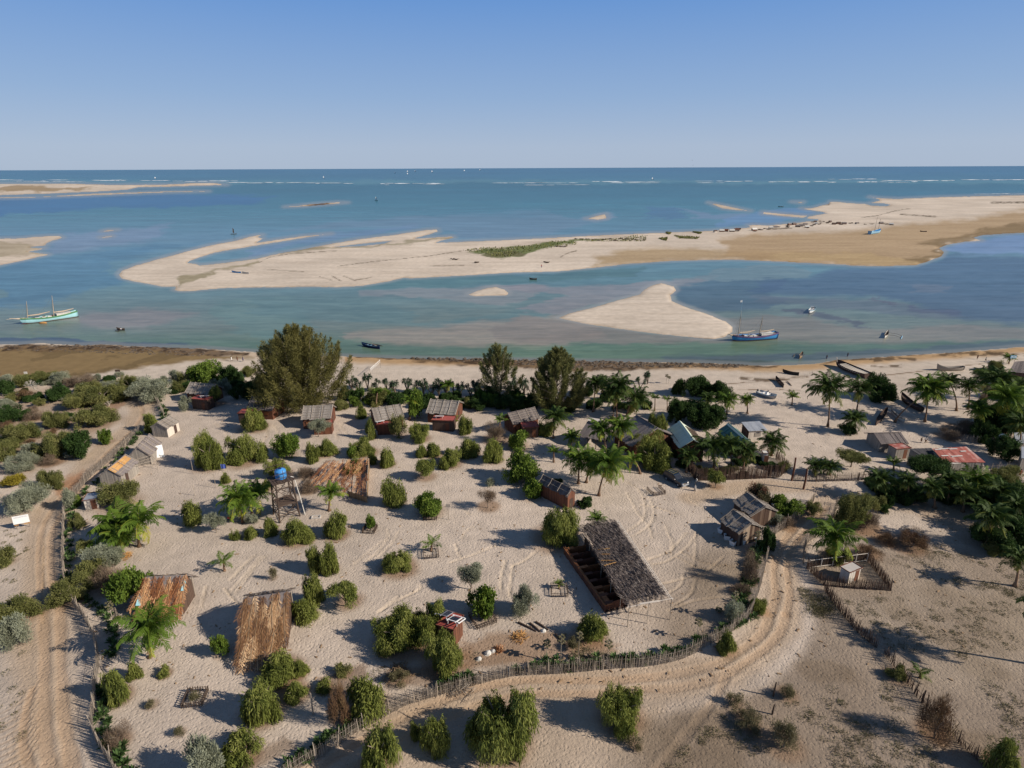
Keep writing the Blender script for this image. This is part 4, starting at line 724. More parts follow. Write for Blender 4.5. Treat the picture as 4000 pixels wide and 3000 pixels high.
# ------------------------------------------------------------------ coconut palms
def palm_crown(seed, nf, up=1.35, low=-.55, mname='palm', dead=0):
    rs = np.random.RandomState(seed); V = []; T = []; R_ = []
    for k in range(nf):
        a = k * 2.399 + rs.uniform(-.3, .3); u = k / max(1, nf - 1); el = up + (low - up) * u + rs.uniform(-.12, .12); Lf = rs.uniform(.85, 1.12) * (1 if u > .15 else .8)
        isdead = k >= nf - dead
        if isdead: el = -1.1
        p = np.array([0, 0, 0.]); pts = [p.copy()]; dr = []
        n_ = 9
        for i in range(n_):
            e = el - (i / n_) ** 1.3 * (1.25 if el > .2 else .9); d = np.array([math.cos(a) * math.cos(e), math.sin(a) * math.cos(e), math.sin(e)])
            p = p + d * Lf / n_; pts.append(p.copy()); dr.append(d)
        side = np.array([-math.sin(a), math.cos(a), 0]); tw = rs.uniform(-.5, .5)
        base_t = rs.uniform(.05, .45) + (.25 if u > .75 else 0) + (.15 if rs.rand() < .15 else 0)
        if isdead: base_t = 1.0
        for i in range(1, 31):
            s_ = i / 31; f = s_ * n_; j = min(n_ - 1, int(f)); q = pts[j] + (pts[j + 1] - pts[j]) * (f - j); d = dr[j]
            ll = .40 * math.sin(min(1, s_ * 1.15 + .12) * 3.0) ** .6 * Lf if s_ < .93 else .16
            for sgn in (-1, 1):
                nrm = np.cross(d, side); w_ = side * sgn * math.cos(tw * .6) + nrm * (-.25 + sgn * math.sin(tw * .6)); 
                D = w_ * .82 + d * .55 + np.array([0, 0, -.38]) + rs.normal(size=3) * .08; D /= np.linalg.norm(D)
                wd = np.cross(D, np.array([0, 0, 1.])) * .2 + d; wd /= np.linalg.norm(wd)
                V.append([q, q + D * ll * .5 + wd * .02, q + D * ll, q + D * ll * .5 - wd * .02]); T.append(np.clip(base_t + s_ * .12 + rs.uniform(-.06, .06), 0, 1))
        for i in range(n_):
            w0 = side * .016; V.append([pts[i] - w0, pts[i] + w0, pts[i + 1] + w0 * .6, pts[i + 1] - w0 * .6]); T.append(min(1, base_t + .35))
            w0 = np.cross(dr[i], side) * .014; V.append([pts[i] - w0, pts[i] + w0, pts[i + 1] + w0 * .6, pts[i + 1] - w0 * .6]); T.append(min(1, base_t + .35))
    return quads_mesh('fronds', np.array(V), np.array(T), M[mname])
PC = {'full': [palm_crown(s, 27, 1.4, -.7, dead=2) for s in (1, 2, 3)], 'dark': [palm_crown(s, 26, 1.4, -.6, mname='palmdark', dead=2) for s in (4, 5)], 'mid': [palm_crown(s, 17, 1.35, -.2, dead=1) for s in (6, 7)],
      'few': [palm_crown(s, 7, 1.25, .05) for s in (8, 9)], 'young': [palm_crown(s, 11, 1.4, .3) for s in (10, 11)]}
PALMS = [  # base x,y, crown x,y, radius px, kind, text
(545, 2135, 542, 2030, 100, 'mid', 'right one of the pair below the small grey iron hut'), (440, 2120, 459, 2045, 108, 'full', 'left one of the pair below the small grey iron hut'), (586, 2566, 579, 2440, 112, 'full', 'in front of the rusty palm roof'),
(877, 2230, 873, 2190, 50, 'few', 'young, with five fronds alone on open sand'), (949, 2041, 931, 1945, 85, 'full', 'left one of the twin palms beside the water tower'), (985, 2010, 992, 1930, 85, 'mid', 'right one of the twin palms beside the water tower'),
(1286, 1995, 1293, 1920, 58, 'mid', 'bright and alone in front of the arbour'), (1684, 2154, 1688, 2118, 42, 'few', 'young, inside a picket square in the yard'), (2185, 2300, 2183, 2278, 24, 'young', 'tiny, inside the box planter beside the long shed'),
(2335, 2085, 2331, 2025, 42, 'mid', 'sticking up behind the long thatched shed'), (3594, 2648, 3594, 2625, 42, 'few', 'young, beside the lower right fence'), (2163, 1806, 2163, 1762, 32, 'young', 'young, right of the largest broadleaf tree'),
(2259, 1889, 2263, 1785, 72, 'full', 'behind the long plank house, left of three'), (2339, 1936, 2378, 1800, 90, 'full', 'with yellow skirt, front of the cluster by the car'), (2290, 1885, 2320, 1800, 62, 'full', 'between the two front palms of the cluster by the car'),
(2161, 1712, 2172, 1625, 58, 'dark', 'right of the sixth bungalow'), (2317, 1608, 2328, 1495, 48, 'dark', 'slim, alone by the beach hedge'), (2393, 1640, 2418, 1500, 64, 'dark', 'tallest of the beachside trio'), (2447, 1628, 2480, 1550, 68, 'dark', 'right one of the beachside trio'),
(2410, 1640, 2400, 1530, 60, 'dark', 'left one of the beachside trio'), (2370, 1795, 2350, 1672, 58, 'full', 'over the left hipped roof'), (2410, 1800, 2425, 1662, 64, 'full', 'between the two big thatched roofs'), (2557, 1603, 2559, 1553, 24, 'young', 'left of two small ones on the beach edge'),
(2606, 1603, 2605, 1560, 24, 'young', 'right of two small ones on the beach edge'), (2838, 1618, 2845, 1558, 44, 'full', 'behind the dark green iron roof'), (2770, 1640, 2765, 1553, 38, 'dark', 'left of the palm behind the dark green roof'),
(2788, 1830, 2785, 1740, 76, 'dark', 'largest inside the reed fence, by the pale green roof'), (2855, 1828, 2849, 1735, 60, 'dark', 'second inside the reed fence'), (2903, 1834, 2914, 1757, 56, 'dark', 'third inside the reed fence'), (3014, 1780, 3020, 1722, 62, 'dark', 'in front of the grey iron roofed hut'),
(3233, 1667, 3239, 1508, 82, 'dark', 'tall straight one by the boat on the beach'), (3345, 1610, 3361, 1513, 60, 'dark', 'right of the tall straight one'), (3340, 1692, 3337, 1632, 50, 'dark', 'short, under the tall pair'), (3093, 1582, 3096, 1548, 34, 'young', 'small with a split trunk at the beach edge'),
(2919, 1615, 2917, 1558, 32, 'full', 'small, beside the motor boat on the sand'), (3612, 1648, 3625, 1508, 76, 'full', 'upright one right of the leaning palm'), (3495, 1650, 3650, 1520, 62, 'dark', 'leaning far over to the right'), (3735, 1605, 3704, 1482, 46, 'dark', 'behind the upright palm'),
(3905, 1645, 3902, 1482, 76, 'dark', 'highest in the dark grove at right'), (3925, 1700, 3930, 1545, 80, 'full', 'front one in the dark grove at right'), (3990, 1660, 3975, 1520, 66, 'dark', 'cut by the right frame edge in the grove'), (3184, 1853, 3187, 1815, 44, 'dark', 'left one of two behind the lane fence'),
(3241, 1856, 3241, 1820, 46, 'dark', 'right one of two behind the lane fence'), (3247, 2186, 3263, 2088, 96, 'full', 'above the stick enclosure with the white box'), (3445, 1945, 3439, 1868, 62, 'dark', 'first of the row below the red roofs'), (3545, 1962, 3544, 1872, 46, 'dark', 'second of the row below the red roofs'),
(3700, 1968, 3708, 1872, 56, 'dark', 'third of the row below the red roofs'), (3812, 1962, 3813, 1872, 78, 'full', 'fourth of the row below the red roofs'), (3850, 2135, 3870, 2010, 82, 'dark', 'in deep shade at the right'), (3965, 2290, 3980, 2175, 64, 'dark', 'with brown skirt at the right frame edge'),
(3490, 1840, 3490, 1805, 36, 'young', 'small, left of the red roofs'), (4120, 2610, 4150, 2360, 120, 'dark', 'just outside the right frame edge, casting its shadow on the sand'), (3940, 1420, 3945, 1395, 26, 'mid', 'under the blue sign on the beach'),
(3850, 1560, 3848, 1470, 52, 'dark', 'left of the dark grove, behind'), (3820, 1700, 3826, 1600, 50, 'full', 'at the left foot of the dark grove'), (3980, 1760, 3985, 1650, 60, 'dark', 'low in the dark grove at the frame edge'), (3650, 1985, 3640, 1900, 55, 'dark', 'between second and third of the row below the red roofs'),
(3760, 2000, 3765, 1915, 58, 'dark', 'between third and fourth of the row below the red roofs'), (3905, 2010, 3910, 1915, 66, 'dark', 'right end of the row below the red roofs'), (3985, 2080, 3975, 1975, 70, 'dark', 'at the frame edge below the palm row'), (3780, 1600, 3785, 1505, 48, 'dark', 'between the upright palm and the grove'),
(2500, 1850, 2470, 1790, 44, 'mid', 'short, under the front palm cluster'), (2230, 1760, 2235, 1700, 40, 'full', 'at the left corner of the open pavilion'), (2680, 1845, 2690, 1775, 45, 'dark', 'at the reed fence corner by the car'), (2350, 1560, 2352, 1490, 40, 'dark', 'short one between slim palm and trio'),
(455, 2160, 470, 2095, 70, 'mid', 'low, filling the pair below the iron hut'), (1470, 1590, 1475, 1530, 28, 'young', 'young, above the fourth bungalow'), (1600, 1640, 1602, 1560, 34, 'mid', 'behind the tall broadleaf between bungalows'), (1760, 1665, 1770, 1640, 26, 'young', 'yellowish, at the fifth wash house'), (1950, 1690, 1955, 1640, 34, 'young', 'young, left of the sixth bungalow'), (1745, 1560, 1748, 1500, 30, 'mid', 'above the fifth bungalow'),
(2130, 1800, 2118, 1735, 1, 'x', '')]
PALMS = [p for p in PALMS if p[5] != 'x']
for bx_, by_, cx_, cy_, rpx, kd, txt in PALMS:
    g = G(bx_, by_); h = max(.25, height_at((bx_, by_), cy_)); a = G(cx_, cy_, h); off = Vector((a.x - g.x, a.y - g.y, 0)); R = rpx * depth(g) / F * 1.12
    if off.length > h * 1.2: off *= h * 1.2 / off.length
    t = thing('coconut_palm', 'coconut palm ' + txt, 'palm', g)
    mb = MB(); n = 8; pts = []; rad = []
    for i in range(n + 1):
        u = i / n; pts.append((off.x * u ** 1.6, off.y * u ** 1.6, h * u)); rad.append((.13 + .12 * (1 - u) ** 4) * (1 if R > 1.8 else .75))
    if h > 3: rad[0] *= 1.5
    mb.tube(pts, rad, 8); mb.build('trunk', M['palmbark'], t, True)
    link(rp.choice(PC[kd]), 'fronds', t, (off.x, off.y, h), rp.uniform(0, 6.28), (R, R, R * .95))
    if kd in ('full', 'dark') and R > 2.5 and rp.random() < .8:
        c = MB()
        for k in range(7): 
            an = k * .9; c.box((off.x + math.cos(an) * .26, off.y + math.sin(an) * .26, h - .25 - .1 * (k % 2)), (.2, .2, .26), rz=an)
        c.build('coconuts', M['yellow'], t)
# pale bare tree and sisal flower stalks
def bare_tree(x, y, ty, hw, label, mm='bare', seed=4):
    rs = random.Random(seed); g = G(x, y); h = height_at((x, y), ty); t = thing('bare_tree', label, 'tree', g); mb = MB()
    def br(p, d, L, r, k):
        q = p + d * L; mb.bar(p, q, r, 5, None, r * .6)
        if k:
            for _ in range(3): br(q, (d + Vector((rs.uniform(-1, 1), rs.uniform(-1, 1), rs.uniform(-.2, .7))) * .8).normalized(), L * .68, r * .6, k - 1)
    for k in range(4): br(Vector((0, 0, 0)), Vector((rs.uniform(-.6, .6), rs.uniform(-.6, .6), 1)).normalized(), h * .38, .09, 3)
    mb.build('branches', M[mm], t)
bare_tree(156, 1534, 1469, 36, 'leafless pale grey tree standing behind the wooden rail at far left')
bare_tree(425, 1585, 1560, 15, 'fallen bleached dead branches at the inside of the lane bend', seed=9)
# agave-like plants along the fences
def rosette(seed, nl, L, w, up):
    rs = np.random.RandomState(seed); V = []; T = []
    for s_ in range(3):
        o = np.array([rs.uniform(-.35, .35), rs.uniform(-.35, .35), rs.uniform(0, .25)])
        for k in range(nl):
            a = rs.rand() * 6.283; e = rs.uniform(.15, up); D = np.array([math.cos(a) * math.cos(e), math.sin(a) * math.cos(e), math.sin(e)])
            W_ = np.array([-math.sin(a), math.cos(a), 0]); l = L * rs.uniform(.7, 1.1)
            V.append([o - W_ * w * .4, o + D * l * .55 + W_ * w * .5, o + D * l + np.array([0, 0, -.06]), o + D * l * .55 - W_ * w * .5]); T.append(rs.rand())
    return quads_mesh('leaves', np.array(V), np.array(T), M['agave'])
ROS = [rosette(s, 22, .62, .13, 1.3) for s in (1, 2, 3, 4)]
def hedge(pts, n, side, label, grp, sc=1.0, rnd=.5):
    W_ = [Vector((p[0], p[1], 0)) for p in wline(pts, 6)]; Ls = [0]
    for a, b in zip(W_, W_[1:]): Ls.append(Ls[-1] + (b - a).length)
    for k in range(n):
        s_ = Ls[-1] * (k + rp.uniform(.1, .9)) / n; i = next(j for j in range(len(Ls) - 1) if Ls[j + 1] >= s_)
        a, b = W_[i], W_[i + 1]; p = a + (b - a) * ((s_ - Ls[i]) / max(1e-6, Ls[i + 1] - Ls[i])); d = (b - a).normalized(); q = p + Vector((-d.y, d.x, 0)) * (side + rp.uniform(-rnd, rnd) * .6)
        s2 = sc * rp.uniform(.95, 1.6)
        o = link(rp.choice(ROS), 'hedge_plant', None, (q.x, q.y, -.02), rp.uniform(0, 6.28), (s2, s2, s2)); tag(o, label, 'succulent plant', grp)
F_LEFT_LOW = [(260, 2324), (311, 2393), (343, 2440), (369, 2501), (387, 2581), (380, 2653), (372, 2762), (362, 2834), (383, 2906), (427, 2979), (480, 3060)]
F_LEFT_UP = [(255, 2275), (250, 2200), (253, 2074), (257, 1980), (289, 1940), (362, 1856), (456, 1777), (535, 1697), (571, 1675)]
F_MAIN_R = [(3178, 1956), (3152, 1999), (3090, 2045), (3016, 2100), (3000, 2160), (2972, 2280), (2950, 2350), (2924, 2411), (2850, 2475), (2762, 2522), (2675, 2569), (2545, 2600), (2400, 2611)]
F_MAIN_B = [(2400, 2611), (2179, 2631), (1998, 2642), (1853, 2677), (1708, 2718), (1600, 2751), (1500, 2800), (1397, 2858), (1270, 2944), (1180, 2996), (1090, 3060)]
hedge([(265, 2340), (330, 2380), (400, 2450), (410, 2530), (400, 2600)], 13, .9, 'leafy green hedge plant inside the left stick fence beside the rusty palm roof', 'hedge plants by the rusty roof')
hedge([(398, 2690), (402, 2760), (392, 2830), (430, 2930), (500, 3030)], 16, .2, 'spiky rosette plant inside the lower left stick fence', 'rosette plants lower left', 1.0)
hedge([(268, 2290), (272, 2200), (278, 2100), (285, 2010), (320, 1945), (385, 1880), (450, 1810), (520, 1730), (560, 1690)], 30, .2, 'leafy green hedge plant inside the stick fence along the left lane', 'hedge plants along the left lane', 1.0)
hedge([(640, 1640), (622, 1590), (600, 1545)], 9, -.6, 'bright green creeper plant on the bushy fence near the beach', 'creepers near the beach', 1.3)
hedge([(2950, 2410), (2860, 2462), (2762, 2505), (2675, 2548), (2545, 2578), (2400, 2590), (2179, 2608), (2020, 2618)], 27, -.2, 'spiky green plant inside the lower stick fence', 'spiky plants inside the lower fence', 1.0)
hedge([(1860, 2655), (1760, 2672), (1700, 2690)], 7, 0, 'spiky green plant inside the lower fence below the weeping bush', 'spiky plants below the weeping bush')
hedge([(1420, 2812), (1340, 2862), (1280, 2895), (1200, 2950), (1120, 2995)], 15, 0, 'spiky green plant inside the bottom fence near the frame edge', 'spiky plants at the bottom fence', 1.05)
hedge([(3010, 2120), (2990, 2180), (2955, 2290), (2925, 2350), (2870, 2430)], 16, -1.0, 'green thicket plant inside the fence along the right road', 'thicket plants along the right road', 1.3)
# palm-like beach shrubs in a row
def pandan(seed):
    rs = np.random.RandomState(seed); V = []; T = []; tips = []
    for b in range(7):
        a = rs.rand() * 6.283; o = np.array([math.cos(a) * rs.uniform(.2, .75), math.sin(a) * rs.uniform(.2, .75), rs.uniform(.62, .95)]); tips.append(o)
        for k in range(42):
            a = rs.rand() * 6.283; e = rs.uniform(-.5, 1.2); D = np.array([math.cos(a) * math.cos(e), math.sin(a) * math.cos(e), math.sin(e) - .1]); W_ = np.array([-math.sin(a), math.cos(a), 0]); l = rs.uniform(.28, .42)
            V.append([o, o + D * l * .6 + W_ * .035, o + D * l - np.array([0, 0, .1]), o + D * l * .6 - W_ * .035]); T.append(rs.rand())
    mb = MB()
    for o in tips: mb.tube([(0, 0, 0), (o[0] * .3, o[1] * .3, .3), tuple(o)], [.06, .045, .03], 5)
    so_ = mb.build('stems', M['bark']); sme = so_.data; bpy.data.objects.remove(so_)
    return quads_mesh('leaves', np.array(V), np.array(T), M['pandan']), sme
PAN = [pandan(s) for s in (1, 2, 3)]
for i, (x, y) in enumerate([(1437, 1522), (1472, 1528), (1515, 1535), (1545, 1538), (1592, 1532), (1625, 1538), (1655, 1540), (1688, 1545), (1716, 1545), (1742, 1542), (1775, 1545), (1800, 1548), (1838, 1548), (1856, 1545), (1880, 1547), (1992, 1545), (2018, 1543), (2048, 1540), (2075, 1542), (1990, 1520), (1860, 1530), (1375, 1520), (1400, 1530), (2280, 1540), (2530, 1500), (2500, 1520)]):
    g = G(x, y); a, b = rp.choice(PAN); s_ = rp.uniform(2.3, 3.1)
    t = thing('beach_shrub', 'dark palm-like beach shrub in the row behind the bungalows' if x < 2200 else 'dark palm-like beach shrub beside the beachside coconut palms', 'shrub', g, rp.uniform(0, 6.28), 'beach shrubs behind the bungalows' if x < 2200 else 'beach shrubs beside the palms')
    link(a, 'leaves', t, (0, 0, 0), 0, (s_ * .85, s_ * .85, s_ * 1.25)); link(b, 'stems', t, (0, 0, 0), 0, (s_ * .85, s_ * .85, s_ * 1.25))
# weeds and leaf litter nobody could count
rs = np.random.RandomState(8); P_ = []; 
def scatter(poly, n, k):
    pl = np.array(poly); c = 0
    while c < n:
        x = rs.uniform(pl[:, 0].min(), pl[:, 0].max(), 400); y = rs.uniform(pl[:, 1].min(), pl[:, 1].max(), 400)
        for a, b in zip(x[poly_sd(x, y, poly) > 0], y[poly_sd(x, y, poly) > 0]):
            g = G(a, b)
            if fbm(np.array([g.x / 6]), np.array([g.y / 6]))[0] < .47: continue
            P_.append((g.x, g.y, k)); c += 1
            if c >= n: break
scatter([(2900, 2700), (3200, 2600), (3300, 2500), (3500, 2700), (3700, 3000), (3900, 3100), (2500, 3100), (2700, 2900)], 200, .5)
scatter([(3250, 2330), (3900, 2350), (4200, 2450), (4200, 3000), (3850, 2900), (3450, 2500)], 200, .5)
scatter([(3120, 2300), (3230, 2330), (3420, 2560), (3380, 2620), (3200, 2480)], 90, .7)
scatter([(1850, 2560), (2050, 2490), (2300, 2540), (2500, 2590), (1900, 2620)], 60, .5)
scatter([(1300, 2640), (1560, 2600), (1500, 2760), (1300, 2850)], 40, .5)
scatter([(3450, 2050), (4000, 2250), (4200, 2400), (3500, 2230)], 90, .6)
scatter([(0, 2420), (120, 2500), (90, 2900), (-200, 2900)], 26, .4); scatter([(0, 2040), (110, 2080), (100, 2280), (-100, 2280)], 30, .3)
V = []; T = []
for x, y, k in P_:
    n_ = 46; s_ = k * rs.uniform(.5, 1.5); a = rs.rand(n_) * 6.283; r = rs.rand(n_) ** .6 * s_; e = rs.uniform(.3, 1.3, n_)
    P = np.stack([x + np.cos(a) * r, y + np.sin(a) * r, np.zeros(n_)], 1); D = np.stack([np.cos(a) * np.cos(e), np.sin(a) * np.cos(e), np.sin(e)], 1)
    V.append(leafquads(P, D, unit(np.cross(D, rs.normal(size=(n_, 3)))), rs.uniform(.08, .24, n_) * (.6 + s_), rs.uniform(.04, .08, n_))); T.append(np.clip(rs.uniform(0, .7) + rs.rand(n_) * .3, 0, 1))
o = link(quads_mesh('ground_weeds', np.concatenate(V), np.concatenate(T), M['weed']), 'ground_weeds'); tag(o, 'sparse dry weeds scattered over the rough sand', 'weeds', None, 'stuff')
# green patches of dune creeper on the far bar
V = []; T = []
for poly in (R2([(1780, 795), (1950, 770), (2212, 765), (2212, 850), (2050, 850), (1950, 810)]), R3([(0, 760), (190, 745), (340, 715), (560, 715), (560, 745), (400, 765), (200, 790), (0, 840)]), R3([(560, 705), (900, 690), (1050, 665), (1170, 665), (1150, 715), (900, 715), (600, 715)]), R3([(1400, 665), (1620, 680), (1600, 695), (1450, 690)]), R3([(1270, 690), (1340, 685), (1330, 710)]), R3([(1560, 632), (1640, 640), (1620, 652)]), R3([(1330, 640), (1370, 640), (1360, 655)])):
    pl = np.array(poly); x = rs.uniform(pl[:, 0].min(), pl[:, 0].max(), 5000); y = rs.uniform(pl[:, 1].min(), pl[:, 1].max(), 5000); m = poly_sd(x, y, poly) > 0
    g = np.array([tuple(G(a, b)) for a, b in zip(x[m][:420], y[m][:420])]); n_ = len(g); D = unit(rs.normal(size=(n_, 3)) + np.array([0, 0, 1.2]))
    V.append(leafquads(g, D, unit(np.cross(D, rs.normal(size=(n_, 3)))), rs.uniform(.5, 1.6, n_), rs.uniform(.5, 1.2, n_))); T.append(rs.rand(n_))
o = link(quads_mesh('dune_creeper', np.concatenate(V), np.concatenate(T), M['olive']), 'dune_creeper'); tag(o, 'low green creeper covering the crest of the far sand bar', 'ground cover', None, 'stuff')
# ------------------------------------------------------------------ buildings
rb = random.Random(21)
def plank_wall(mb, a, b, top, w=.24, th=.05, h0=0.0, gap=.012, ragged=.0):
    """upright planks from a to b (local xy); top(u) gives the height along the wall"""
    a = Vector((a[0], a[1], 0)); b = Vector((b[0], b[1], 0)); L_ = (b - a).length; n = max(1, round(L_ / w)); d = (b - a) / n; nn = Vector((-d.y, d.x, 0)).normalized() * th / 2
    for i in range(n):
        p = a + d * i + d * gap; q = a + d * (i + 1) - d * gap; j = rb.uniform(-.4, .4) * th
        z0 = top((i + .02) / n) + rb.uniform(-ragged, ragged); z1 = top((i + .98) / n) + rb.uniform(-ragged, ragged); o = nn.normalized() * j
        vs = [(p + s_ * nn + o) + Vector((0, 0, z)) for s_ in (-1, 1) for z in (h0,)] 
        v = []
        for base, zz in ((p, z0), (q, z1)):
            for s_ in (-1, 1):
                for z in (h0, zz): v.append((base.x + s_ * nn.x + o.x, base.y + s_ * nn.y + o.y, z))
        mb.add(v, [(0, 1, 3, 2), (4, 6, 7, 5), (0, 4, 5, 1), (2, 3, 7, 6), (1, 5, 7, 3), (0, 2, 6, 4)])
def stripes_roof(mb, p00, p01, p10, p11, n, th, jit=.04):
    """roof plane: p00-p01 ridge, p10-p11 eave; built of n strips down the slope"""
    p00, p01, p10, p11 = map(Vector, (p00, p01, p10, p11))
    for i in range(n):
        a, b = i / n, (i + 1) / n; e = rb.uniform(0, jit * 7); z = Vector((0, 0, rb.uniform(-jit, jit) * .8 - .10 * math.sin(math.pi * (a + b) / 2) * (jit > .03)))
        q0 = p00.lerp(p01, a) + z; q1 = p00.lerp(p01, b) + z; q3 = p10.lerp(p11, a) + z; q2 = p10.lerp(p11, b) + z
        q3 = q3 + (q3 - q0).normalized() * e; q2 = q2 + (q2 - q1).normalized() * e
        mb.slab(q0, q1, q2, q3, th)
def frame4(R0, R1, E0, E1, hr, he):
    r0, r1, e0, e1 = G(*R0, hr), G(*R1, hr), G(*E0, he), G(*E1, he)
    d = (r1 - r0).xy + (e1 - e0).xy; d.normalize(); n = Vector((-d.y, d.x)); rm = ((r0 + r1) / 2).xy; em = ((e0 + e1) / 2).xy
    L_ = ((r1 - r0).xy.dot(d) + (e1 - e0).xy.dot(d)) / 2; S = (em - rm).dot(n); fs = 1 if S > 0 else -1; S = abs(S)
    c = rm + d * ((em - rm).dot(d) / 2)
    return Vector((c.x, c.y, 0)), math.atan2(d.y, d.x), L_, S, fs
def gable(name, label, R0, R1, E0, E1, hr, he, wall='redwood', roof='thatch', poles='pole', nx=5, ny=4, door=None, cat='hut', group=None, oh=.35, ov=.3, S=None, th=.13, win=True, wallw=.24, gwall=None, Smax=None):
    c, rz, L_, S0, fs = frame4(R0, R1, E0, E1, hr, he)
    S = S or S0
    if Smax: S = min(S, Smax)
    t = thing(name, label, cat, c, rz, group); f = fs
    print('BLD', name, 'L %.1f S %.1f' % (L_, S0))
    r = MB(); ns = max(6, int(L_ / .45))
    stripes_roof(r, (-L_ / 2, 0, hr), (L_ / 2, 0, hr), (-L_ / 2, f * S, he), (L_ / 2, f * S, he), ns, th)
    stripes_roof(r, (-L_ / 2, 0, hr - .01), (L_ / 2, 0, hr - .01), (-L_ / 2, -f * S, he), (L_ / 2, -f * S, he), ns, th)
    r.bar((-L_ / 2 - .05, 0, hr + .02), (L_ / 2 + .05, 0, hr + .02), .09, 6)
    r.build('roof', M[roof], t)
    if nx or ny:
        p = MB()
        for sd_ in (f, -f):
            for i in range(nx):
                x = -L_ / 2 + .12 + (L_ - .24) * i / max(1, nx - 1)
                p.tube([(x, 0, hr + .22), (x + rb.uniform(-.05, .05), sd_ * S * .5, (hr + he) / 2 + .07), (x, sd_ * (S + .1), he + .04)], .045, 5)
            for j in range(ny):
                u = (j + .6) / ny; y = sd_ * S * u; z = hr + (he - hr) * u + .05
                p.tube([(-L_ / 2 - .05, y, z), (-L_ / 6, y, z + rb.uniform(-.03, .06)), (L_ / 6, y, z + rb.uniform(-.03, .06)), (L_ / 2 + .05, y, z)], .032, 5)
        p.build('roof_poles', M[poles], t)
    wl = MB(); wb = MB() if gwall else wl; W2 = S - ov; Lx = L_ / 2 - oh; hw_ = he + (hr - he) * ov / S - th * .8; hp = hr - th * 1.2
    plank_wall(wl, (-Lx, f * W2), (Lx, f * W2), lambda u: hw_, wallw); plank_wall(wb, (-Lx, -f * W2), (Lx, -f * W2), lambda u: hw_, wallw)
    gt = lambda u: hw_ + (hp - hw_) * (1 - abs(2 * u - 1))
    g_ = MB() if gwall else wl; g2_ = MB() if gwall else wl
    plank_wall(g_, (-Lx, -W2), (-Lx, W2), gt, wallw); plank_wall(g2_, (Lx, -W2), (Lx, W2), gt, wallw)
    wl.build('wall', M[wall], t)
    if gwall: g_.build('gable_wall', M[gwall], t); g2_.build('gable_wall', M[gwall], t); wb.build('wall', M[wall], t)
    if door:
        d = MB(); sx, y0 = door
        if sx in (-1, 1): d.box((sx * (Lx + .05), y0, .95), (.06, .85, 1.85)); nm = 'door'
        else: d.box((y0, f * (W2 + .05), .95), (.85, .06, 1.85))
        d.build('door', M['darkwood'] if wall != 'darkwood' else M['redwood'], t)
    if win:
        for x in (-.28, .22):
            w = MB(); w.box((x * L_, f * (W2 + .05), he * .58), (.95, .05, .75))
            for k in range(5): w.box((x * L_, f * (W2 + .09), he * .58 - .3 + k * .15), (.9, .05, .045))
            w.build('window', M['orangewood'], t)
    return t, c, rz, L_, S, f
BG = 'red brown bungalows with reed roofs'
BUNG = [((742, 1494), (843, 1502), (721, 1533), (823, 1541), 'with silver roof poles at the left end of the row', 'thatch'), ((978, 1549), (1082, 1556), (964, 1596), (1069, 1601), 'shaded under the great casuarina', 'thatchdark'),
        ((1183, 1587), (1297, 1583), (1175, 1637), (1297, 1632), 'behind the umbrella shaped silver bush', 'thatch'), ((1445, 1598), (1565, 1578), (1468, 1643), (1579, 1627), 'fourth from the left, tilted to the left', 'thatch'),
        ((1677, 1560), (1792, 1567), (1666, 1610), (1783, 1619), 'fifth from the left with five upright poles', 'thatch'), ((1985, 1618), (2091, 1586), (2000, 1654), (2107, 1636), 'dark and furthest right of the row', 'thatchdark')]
for i, (a, b, c_, d_, txt, rf) in enumerate(BUNG):
    gable('bungalow', 'red brown plank bungalow ' + txt, a, b, c_, d_, 4.35, 2.6, 'redwood', rf, 'pole', (6, 5, 4, 5, 5, 4)[i], (2, 4, 5, 5, 3, 5)[i], (1, 0), 'bungalow', BG)
